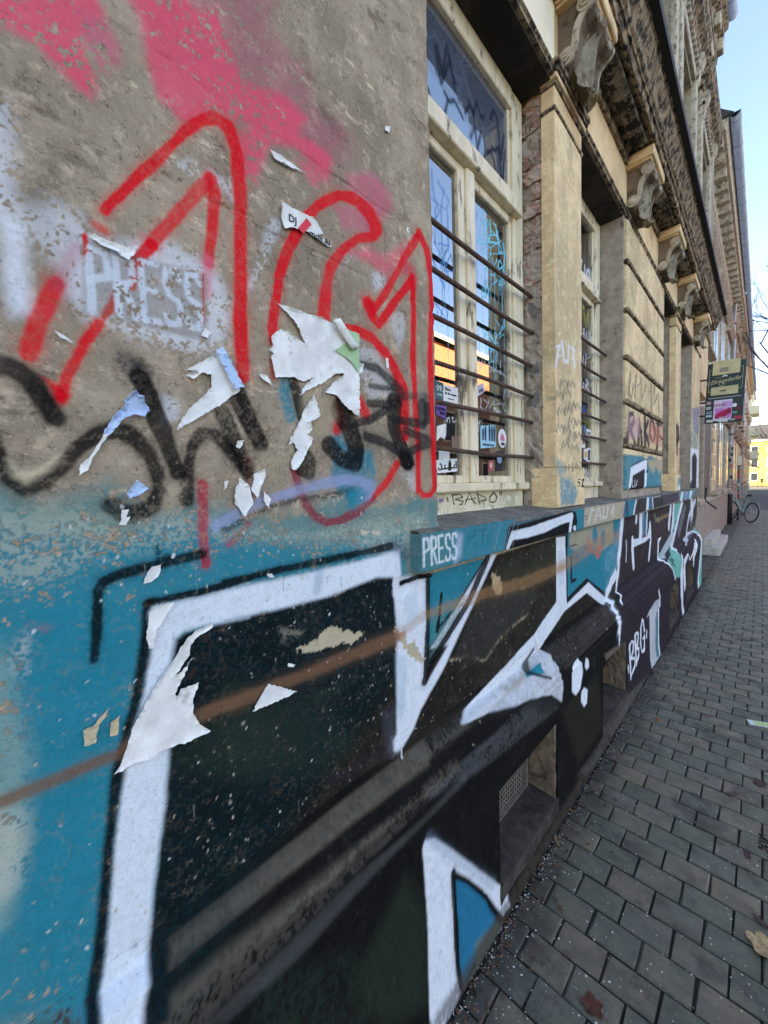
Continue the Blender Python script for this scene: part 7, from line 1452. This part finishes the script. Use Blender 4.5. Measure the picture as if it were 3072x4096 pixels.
bm = bmesh.new(); bmesh.ops.create_uvsphere(bm, u_segments=10, v_segments=6, radius=.0026); d = bm_obj('plug_hole', bm, M_black, o); d.location = (.0046, 0, 0)
# ------------------------------------------------------------------ leaves and litter on the paving
def leaf_mesh(kind, r):
    bm = bmesh.new(); n = 26; L = []
    for i in range(n):
        t = 2*math.pi*i/n
        if kind == 'maple': q = .55+.45*abs(math.sin(t*2.5+.4))**.7
        else: q = .42+.58*abs(math.cos(t))**1.3
        x, y = math.cos(t)*q, math.sin(t)*q*(.62 if kind != 'maple' else .9)
        L.append(bm.verts.new((x, y, .22*abs(math.sin(t*2+r.random()))+.05*r.random())))
    c = bm.verts.new((0, 0, .05))
    for i in range(n): bm.faces.new((L[i], L[(i+1) % n], c))
    tube(bm, [(-.9, 0, .1), (-1.35, .08, .16)], .03, 5)
    return bm
LEAF = [('oval', .024, (196, 104, 50), 'bright orange fallen leaf on the paving beside the second cellar opening'), ('oval', .015, (184, 96, 46), 'small orange leaf further out on the paving'),
 ('maple', .032, (118, 62, 44), 'reddish brown crumpled leaf at the bottom of the frame'), ('maple', .050, (196, 160, 112), 'large tan maple leaf at the right edge'),
 ('oval', .026, (84, 52, 50), 'dark red curled leaf on the right'), ('oval', .030, (86, 70, 60), 'dull brown leaf lying right of the centre of the paving'), ('maple', .030, (92, 54, 50), 'dark maroon leaf by the right edge'),
 ('oval', .012, (196, 170, 96), 'small yellow leaf at the foot of the wall'), ('oval', .018, (104, 78, 62), 'brown leaf in the dirt by the first cellar opening'), ('oval', .016, (150, 132, 104), 'pale twisted leaf near the middle of the paving'),
 ('oval', .010, (206, 196, 130), 'tiny pale yellow leaf against the wall'), ('oval', .024, (100, 66, 60), 'brown leaf just above the large tan maple leaf'), ('oval', .011, (66, 56, 56), 'small dark curled leaf in the paving joint')]
LEAFXY = [(-0.444,2.857),(-0.220,3.099),(-0.319,1.118),(0.035,1.638),(-0.014,2.029),(-0.073,2.385),(0.020,2.565),(-0.595,1.596),(-0.588,2.294),(-0.329,2.699),(-0.614,2.397),(0.026,1.737),(-0.170,2.430)]
r = random.Random(5)
for (kind, s, c, lab), (x, y) in zip(LEAF, LEAFXY):
    o = bm_obj('fallen_leaf', leaf_mesh(kind, r), simple('leaf_%d_%d_%d' % c, c, tuple(int(v*.72) for v in c), scale=60, rough=.7), None, True)
    o.scale = (s, s, s*.8); o.location = (x, y, .003); o.rotation_euler = (r.uniform(-.1, .1), r.uniform(-.1, .1), r.uniform(0, 6.28)); tag(o, lab, 'leaf', 'fallen leaves on the pavement')
r = random.Random(9)
for k in range(22):
    y = .9+r.random()**1.3*6; c = r.choice([(96, 66, 48), (74, 52, 42), (120, 88, 60)]); s = r.uniform(.012, .022)
    o = bm_obj('wall_foot_leaf', leaf_mesh('oval', r), simple('leaf_%d_%d_%d' % c, c, tuple(int(v*.7) for v in c), scale=60, rough=.8), None, True)
    o.scale = (s, s, s); o.location = (-.60+r.random()*.05, y, .006); o.rotation_euler = (r.uniform(-.5, .5), r.uniform(-.5, .5), r.uniform(0, 6.28)); tag(o, 'withered brown leaf in the dirt along the wall foot', 'leaf', 'leaves along the wall foot')
fy = box('flyer', -.055, .055, -.028, .028, 0, .0012, M_whiteink); fy.location = (*(0.018,3.206), .004); fy.rotation_euler = (0.02, 0, .35); tag(fy, 'white and green flyer lying on the paving at the right', 'flyer')
box('flyer_print', -.03, .05, -.022, .022, .0013, .0018, simple('lime_print', (190, 214, 130), rough=.6), fy)
# sunken patch of soil where stones are missing
sp = bits('soil_patch', 420, lambda q: (.02+abs(q.gauss(0, .12)), 2.13+q.gauss(0, .035)+.0, .001), lambda q: q.uniform(.004, .012), MATS['leaf_dirt'], .5); tag(sp, 'patch of dark soil and leaf litter in a broken paving joint', 'dirt', kind='stuff')
# ------------------------------------------------------------------ downpipe, post, bicycle
def pipe(name, label, pts, r_, group=None):
    o = tube_obj(name, pts, r_, M_zinc, None, 12); tag(o, label, 'downpipe', group)
    for z in (1.2, 3.0, 4.8, 6.6):
        bm = bmesh.new(); tube(bm, [(pts[0][0], pts[0][1], z), (pts[0][0], pts[0][1], z+.04)], r_+.008, 12); bm_obj('pipe_clip', bm, M_stain, o)
    return o
p1 = pipe('downpipe', 'zinc downpipe covered in stickers, standing on a dark iron foot below the pub sign', [(-.78, 17.5, 1.0), (-.78, 17.5, 7.2), (-.50, 17.5, 7.55)], .06, 'downpipes')
tube_obj('iron_foot', [(-.78, 17.5, 0), (-.78, 17.5, 1.02)], .075, M_stain, p1, 12)
for k in range(9):
    c = random.choice([(220, 220, 220), (60, 120, 170), (200, 180, 60), (40, 40, 46), (200, 90, 80)]); bm = bmesh.new(); z = 1.15+k*.19; a0 = random.uniform(-2.4, -1.2)
    q = [[bm.verts.new((-.78+.0625*math.cos(a0+t), 17.5+.0625*math.sin(a0+t), z+h_)) for h_ in (0, .11)] for t in np.linspace(0, 1.1, 6)]
    for u, v in zip(q, q[1:]): bm.faces.new((u[0], v[0], v[1], u[1]))
    bm_obj('sticker', bm, col(c), p1)
pipe('downpipe', 'second zinc downpipe between the sandstone and the brick house', [(-.85, 30.9, 0), (-.85, 30.9, 8.0), (-.55, 30.9, 8.35)], .06, 'downpipes')
ps = tube_obj('sign_post', [(-.62, 19.2, 0), (-.62, 19.2, 2.35)], .03, simple('post_grey', (118, 118, 116), (90, 90, 92), scale=30, rough=.6, metal=.3), None, 10); tag(ps, 'thin sticker-covered post with a small box on top beside the bicycle', 'post')
box('post_box', -.69, -.55, 19.14, 19.20, 2.02, 2.34, M_cream, ps, .006)
for k in range(8):
    c = random.choice([(220, 220, 220), (150, 90, 150), (200, 60, 60), (60, 150, 140)]); z = .8+k*.15
    tube_obj('sticker', [(-.62, 19.2, z), (-.62, 19.2, z+.1)], .0315, col(c), ps, 10)
bk = empty('bicycle', (-.56, 18.6, 0), 'pale green bicycle leaning on the post at the house wall', 'bicycle', rz=math.radians(78))
M_tyre = simple('tyre_rubber', (28, 28, 30), rough=.8); M_bf = simple('mint_frame_paint', (150, 196, 180), rough=.4); M_chr = simple('bike_alloy', (170, 172, 176), rough=.35, metal=.8)
bk.rotation_euler = (math.radians(8), 0, math.radians(122)); bk.location.z = .012
for cx in (-.52, .52):
    bm = bmesh.new(); tube(bm, [(cx+.33*math.cos(t), 0, .345+.33*math.sin(t)) for t in np.linspace(0, 2*math.pi, 37)], .017, 8, False); w = bm_obj('wheel', bm, M_tyre, bk, True)
    bm = bmesh.new(); tube(bm, [(cx+.305*math.cos(t), 0, .345+.305*math.sin(t)) for t in np.linspace(0, 2*math.pi, 37)], .009, 6, False)
    bm_obj('rim', bm, M_chr, w, True); bm = bmesh.new()
    for k in range(14): t = k*math.pi/7; tube(bm, [(cx, .0, .345), (cx+.305*math.cos(t), 0, .345+.305*math.sin(t))], .0022, 4)
    tube(bm, [(cx, -.04, .345), (cx, .04, .345)], .02, 8); bm_obj('spokes', bm, M_chr, w)
    bm = bmesh.new(); tube(bm, [(cx+.37*math.cos(t), 0, .345+.37*math.sin(t)) for t in np.linspace(.5, 2.9, 16)], .012, 5); bm_obj('mudguard', bm, M_bf, bk)
bm = bmesh.new()
for a, b, q in (((-.08, .30), (.42, .86), .017), ((-.08, .30), (-.22, .86), .016), ((-.20, .78), (.40, .80), .015), ((-.52, .345), (-.08, .30), .011), ((-.52, .345), (-.21, .80), .010), ((.42, .90), (.45, .70), .018), ((.45, .70), (.52, .345), .013)): tube(bm, [(a[0], 0, a[1]), (b[0], 0, b[1])], q, 8)
bm_obj('frame', bm, M_bf, bk)
bm = bmesh.new(); bmesh.ops.create_uvsphere(bm, u_segments=12, v_segments=8, radius=1)
for v in bm.verts: v.co = Vector((-.25+v.co.x*.13, v.co.y*(.07-.04*max(0, v.co.x)), .93+v.co.z*.03))
bm_obj('saddle', bm, M_tyre, bk, True); tube_obj('seat_post', [(-.22, 0, .84), (-.245, 0, .92)], .012, M_chr, bk)
tube_obj('handlebar', [(.30, -.28, .98), (.40, -.24, 1.0), (.42, -.08, .99), (.42, .08, .99), (.40, .24, 1.0), (.30, .28, .98)], .012, M_chr, bk); tube_obj('stem', [(.42, 0, .88), (.42, 0, .99)], .013, M_chr, bk)
bm = bmesh.new(); tube(bm, [(-.08, -.03, .30), (-.08, .03, .30)], .09, 16); tube(bm, [(-.08, .05, .30), (.02, .05, .17)], .01, 6); tube(bm, [(-.08, -.05, .30), (-.18, -.05, .43)], .01, 6); bbox(bm, -.02, .06, .06, .15, .16, .18); bbox(bm, -.22, -.14, -.15, -.06, .42, .44); bm_obj('crankset', bm, M_chr, bk)
# ------------------------------------------------------------------ person with a dog, far away
def skin_mesh(name, pts, edges, m, parent=None, sub=1):
    me = bpy.data.meshes.new(name); me.from_pydata([p[:3] for p in pts], edges, []); o = bpy.data.objects.new(name, me); COL.objects.link(o)
    sk = o.modifiers.new('skin', 'SKIN'); 
    for i, p in enumerate(pts):
        q = p[3] if isinstance(p[3], tuple) else (p[3], p[3]); me.skin_vertices[0].data[i].radius = q
    me.skin_vertices[0].data[0].use_root = True; sb_ = o.modifiers.new('sub', 'SUBSURF'); sb_.levels = sub; sb_.render_levels = sub
    me2 = bpy.data.meshes.new_from_object(o.evaluated_get(bpy.context.evaluated_depsgraph_get())); bpy.data.objects.remove(o); me2.name = name
    me2.materials.clear(); me2.materials.append(m); me2.polygons.foreach_set('use_smooth', [True]*len(me2.polygons)); o = bpy.data.objects.new(name, me2); COL.objects.link(o)
    if parent: o.parent = parent
    return o
PX = (-.10, 101.5)
M_dk = simple('dark_coat', (36, 36, 42), (28, 28, 32), scale=30, rough=.85); M_skin = simple('skin', (196, 150, 124), rough=.6)
pts = [(0, 0, .95, (.15, .11)), (0, .01, 1.2, (.16, .11)), (0, .0, 1.42, (.18, .10)), (0, -.01, 1.52, .055), (0, -.02, 1.60, .075), (0, -.01, 1.70, .085),
 (.09, 0, .88, .095), (.11, -.06, .50, .065), (.11, .06, .10, .05), (.11, -.08, .045, .045), (-.09, 0, .88, .095), (-.11, .08, .50, .065), (-.11, .18, .12, .05), (-.11, .04, .045, .045),
 (.20, 0, 1.42, .065), (.26, .03, 1.16, .05), (.25, -.10, .94, .04), (.25, -.13, .87, .035), (-.20, 0, 1.42, .065), (-.27, -.02, 1.16, .05), (-.27, -.16, .98, .04), (-.27, -.20, .93, .035)]
ed = [(0, 1), (1, 2), (2, 3), (3, 4), (4, 5), (0, 6), (6, 7), (7, 8), (8, 9), (0, 10), (10, 11), (11, 12), (12, 13), (2, 14), (14, 15), (15, 16), (16, 17), (2, 18), (18, 19), (19, 20), (20, 21)]
pe = skin_mesh('person', pts, ed, M_dk); pe.location = (*PX, 0); tag(pe, 'person in dark clothes walking far down the pavement with a dog', 'person')
bm = bmesh.new(); bmesh.ops.create_uvsphere(bm, u_segments=16, v_segments=12, radius=1)
for v in bm.verts: v.co = Vector((v.co.x*.078, -.022+v.co.y*.092-(.02 if (v.co.y < -.8 and abs(v.co.x) < .35 and abs(v.co.z) < .3) else 0), 1.655+v.co.z*.112))
bm_obj('head', bm, M_skin, pe, True)
bm = bmesh.new(); bmesh.ops.create_uvsphere(bm, u_segments=14, v_segments=10, radius=1)
for v in bm.verts: v.co = Vector((v.co.x*.088, .008+v.co.y*.096, 1.69+max(v.co.z, -.5)*.10))
bm_obj('hair', bm, M_black, pe, True)
for hx, hy, hz in ((.25, -.13, .85), (-.27, -.20, .91)):
    bm = bmesh.new(); bbox(bm, hx-.035, hx+.035, hy-.03, hy+.012, hz-.06, hz+.01, .008)
    for f in range(4): tube(bm, [(hx-.026+f*.017, hy-.01, hz-.05), (hx-.026+f*.017, hy-.018, hz-.10), (hx-.026+f*.017, hy-.0, hz-.135+.008*abs(f-1.5))], .008, 5)
    tube(bm, [(hx+.03, hy-.015, hz-.01), (hx+.048, hy-.03, hz-.05), (hx+.04, hy-.035, hz-.075)], .009, 5); bm_obj('hand', bm, M_skin, pe)
def join_into(o, kids):
    bm = bmesh.new(); bm.from_mesh(o.data)
    for k in kids:
        n0 = len(bm.faces); o.data.materials.append(k.data.materials[0]); bm.from_mesh(k.data); bm.faces.ensure_lookup_table()
        for f in bm.faces[n0:]: f.material_index = len(o.data.materials)-1
        bpy.data.objects.remove(k)
    bm.to_mesh(o.data); bm.free()
join_into(pe, [c for c in pe.children if c.name.startswith(('head', 'hand'))])
dpts = [(0, 0, .42, .10), (0, -.18, .43, .11), (0, -.34, .46, .12), (0, -.44, .56, .07), (0, -.50, .64, .075), (0, -.60, .62, .045), (0, .16, .43, .10), (0, .30, .44, .09), (0, .40, .54, .025), (0, .46, .66, .018),
 (.07, -.34, .34, .05), (.07, -.35, .18, .035), (.07, -.36, .03, .032), (-.07, -.32, .34, .05), (-.07, -.28, .18, .035), (-.07, -.30, .03, .032), (.07, .28, .36, .06), (.07, .22, .24, .04), (.07, .32, .14, .028), (.07, .28, .03, .03), (-.07, .28, .36, .06), (-.07, .26, .24, .04), (-.07, .36, .14, .028), (-.07, .32, .03, .03), (.05, -.48, .73, .02), (-.05, -.48, .73, .02)]
ded = [(0, 1), (1, 2), (2, 3), (3, 4), (4, 5), (0, 6), (6, 7), (7, 8), (8, 9), (2, 10), (10, 11), (11, 12), (2, 13), (13, 14), (14, 15), (7, 16), (16, 17), (17, 18), (18, 19), (7, 20), (20, 21), (21, 22), (22, 23), (4, 24), (4, 25)]
dg_ = skin_mesh('dog', dpts, ded, simple('dark_fur', (50, 44, 40), rough=.9)); dg_.location = (-.62, 101.0, 0); tag(dg_, 'dark dog on a lead beside the distant person', 'dog')
ld = tube_obj('dog_lead', [(-.37, 101.3, .88), (-.5, 100.9, .62), (-.62, 100.58, .60)], .008, M_black); tag(ld, 'lead between the distant person and the dog', 'lead')
# ------------------------------------------------------------------ parked car at the kerb, far away
ca = empty('parked_car', (3.35, 84, -.12), 'white car parked at the kerb at the far right edge', 'car')
M_carp = simple('white_car_paint', (214, 216, 220), rough=.25); M_cg = simple('car_glass', (26, 30, 34), rough=.08)
side = [(-2.1, .30), (-2.12, .62), (-1.9, .80), (-1.1, .92), (-.45, 1.38), (.9, 1.42), (1.75, 1.0), (2.05, .92), (2.12, .60), (2.08, .28)]
bm = bmesh.new(); R_ = []
for x, s in ((-.86, .96), (-.82, 1), (0, 1.015), (.82, 1), (.86, .96)): R_.append([bm.verts.new((x*(1 if z < .95 else .84), y*s, z)) for y, z in side])
for a, b in zip(R_, R_[1:]):
    for k in range(len(side)): bm.faces.new((a[k], a[(k+1) % len(side)], b[(k+1) % len(side)], b[k]))
bm.faces.new(R_[0]); bm.faces.new(R_[-1]); bmesh.ops.bevel(bm, geom=bm.edges[:], offset=.03, segments=2, affect='EDGES'); bm_obj('body', bm, M_carp, ca, True)
for nm, pts in (('windscreen', [(-.62, -1.06, .955), (.62, -1.06, .955), (.60, -.50, 1.36), (-.60, -.50, 1.36)]), ('rear_window', [(-.6, 1.66, 1.06), (.6, 1.66, 1.06), (.58, .98, 1.40), (-.58, .98, 1.40)])):
    bm = bmesh.new(); f = bm.faces.new([bm.verts.new(Vector(p)+Vector((0, -.03 if p[1] < 0 else .03, .03))) for p in pts]); bmesh.ops.solidify(bm, geom=[f], thickness=.02); bm_obj(nm, bm, M_cg, ca)
for sx in (-1, 1):
    bm = bmesh.new(); f = bm.faces.new([bm.verts.new((sx*x, y, z)) for x, y, z in ((.80, -.95, .96), (.76, -.42, 1.32), (.75, .80, 1.35), (.80, 1.45, .99))]); bmesh.ops.solidify(bm, geom=[f], thickness=.03); bm_obj('side_window', bm, M_cg, ca)
    box('mirror', sx*.93-.06, sx*.93+.06, -.78, -.68, .95, 1.07, M_carp, ca, .02)
    box('headlight', sx*.66-.16, sx*.66+.16, -2.12, -1.98, .62, .76, simple('lamp_lens', (220, 222, 226), rough=.1), ca, .03); box('tail_light', sx*.68-.13, sx*.68+.13, 1.98, 2.12, .68, .86, simple('tail_lens', (150, 24, 24), rough=.2), ca, .03)
    for wy in (-1.32, 1.30):
        bm = bmesh.new(); tube(bm, [(sx*.86-.10, wy, .31), (sx*.86+.02, wy, .31)], .31, 24); w = bm_obj('wheel', bm, M_tyre, ca, True); bm = bmesh.new(); tube(bm, [(sx*.86+sx*.0-.02, wy, .31), (sx*.86+sx*.03, wy, .31)], .20, 16); bm_obj('rim', bm, M_chr, w)
# ------------------------------------------------------------------ bare street trees
M_bark = simple('grey_bark', (92, 86, 80), (70, 64, 60), scale=20, rough=.95, bump=.6, bscale=40); M_twig = simple('twig_bark', (96, 92, 96), (80, 76, 80), scale=20, rough=.9)
def tree(name, x, y, h, seed, label, limbs=()):
    r = random.Random(seed); T = empty(name, (x, y, 0), label, 'tree', 'bare street trees')
    bm = bmesh.new(); tube(bm, [(0, 0, -.1), (.02, .03, h*.2), (-.05, .02, h*.42)], [.17, .14, .12], 10); bm_obj('trunk', bm, M_bark, T, True)
    bm = bmesh.new(); bu = bmesh.new()
    def grow(p, d, L, rad, lev):
        n = 4; pts = [p]; rr = [rad]; q = p.copy(); dd = d.copy()
        for i in range(n):
            dd = (dd+Vector((r.uniform(-.22, .22), r.uniform(-.22, .22), r.uniform(-.08, .20)))).normalized(); q = q+dd*L/n; pts.append(q.copy()); rr.append(rad*(1-.62*(i+1)/n))
        tube(bm, pts, rr, 6 if lev < 2 else 4, lev < 1)
        if lev >= 4:
            for p_ in pts[1:]:
                if r.random() < .35:
                    c = p_+Vector((r.uniform(-.02, .02), r.uniform(-.02, .02), r.uniform(-.03, .0))); s = r.uniform(.012, .022); a = [bu.verts.new(c+Vector((r.uniform(-s, s), r.uniform(-s, s), r.uniform(-s, s)))) for _ in range(4)]
                    for f in ((0, 1, 2), (0, 2, 3), (0, 3, 1), (1, 3, 2)): bu.faces.new([a[k] for k in f])
            return
        for k in range(r.randint(3, 4) if lev < 3 else 3):
            t = r.uniform(.35, 1); i = min(n-1, int(t*n)); base = pts[i]+(pts[i+1]-pts[i])*(t*n-i)
            nd = (dd+Vector((r.uniform(-1, 1), r.uniform(-1, 1), r.uniform(-.25, .6)))*.85).normalized()
            grow(base, nd, L*r.uniform(.55, .72), rad*.5, lev+1)
    for k in range(6):
        a = k*1.05+r.random()*.5; grow(Vector((-.05, .02, h*(.30+.12*r.random()))), Vector((math.cos(a), math.sin(a), .9+.5*r.random())).normalized(), h*.30, .06, 1)
    for (p, d, L, rd) in limbs: grow(Vector(p), Vector(d).normalized(), L, rd, 2)
    bm_obj('crown', bm, M_twig, T); bm_obj('buds', bu, M_twig, T)
    return T
tree('street_tree', 1.9, 25, 13.5, 3, 'bare street tree whose twigs reach in at the upper right edge', [((-.6, 0, 8.2), (-1, .1, .16), 2.4, .03), ((-.5, .2, 7.9), (-1, -.2, .5), 2.2, .03), ((-.6, -.2, 8.6), (-1, .0, .75), 2.1, .03), ((-.3, 0, 5.0), (-1, 0, .35), 1.9, .025), ((-.7, .1, 8.0), (-1, 0, .05), 3.4, .025)])
tree('street_tree', 2.3, 52, 9, 8, 'smaller bare street tree further down at the right edge')
tree('street_tree', 2.2, 74, 9.5, 15, 'farthest bare street tree, in front of the yellow building')
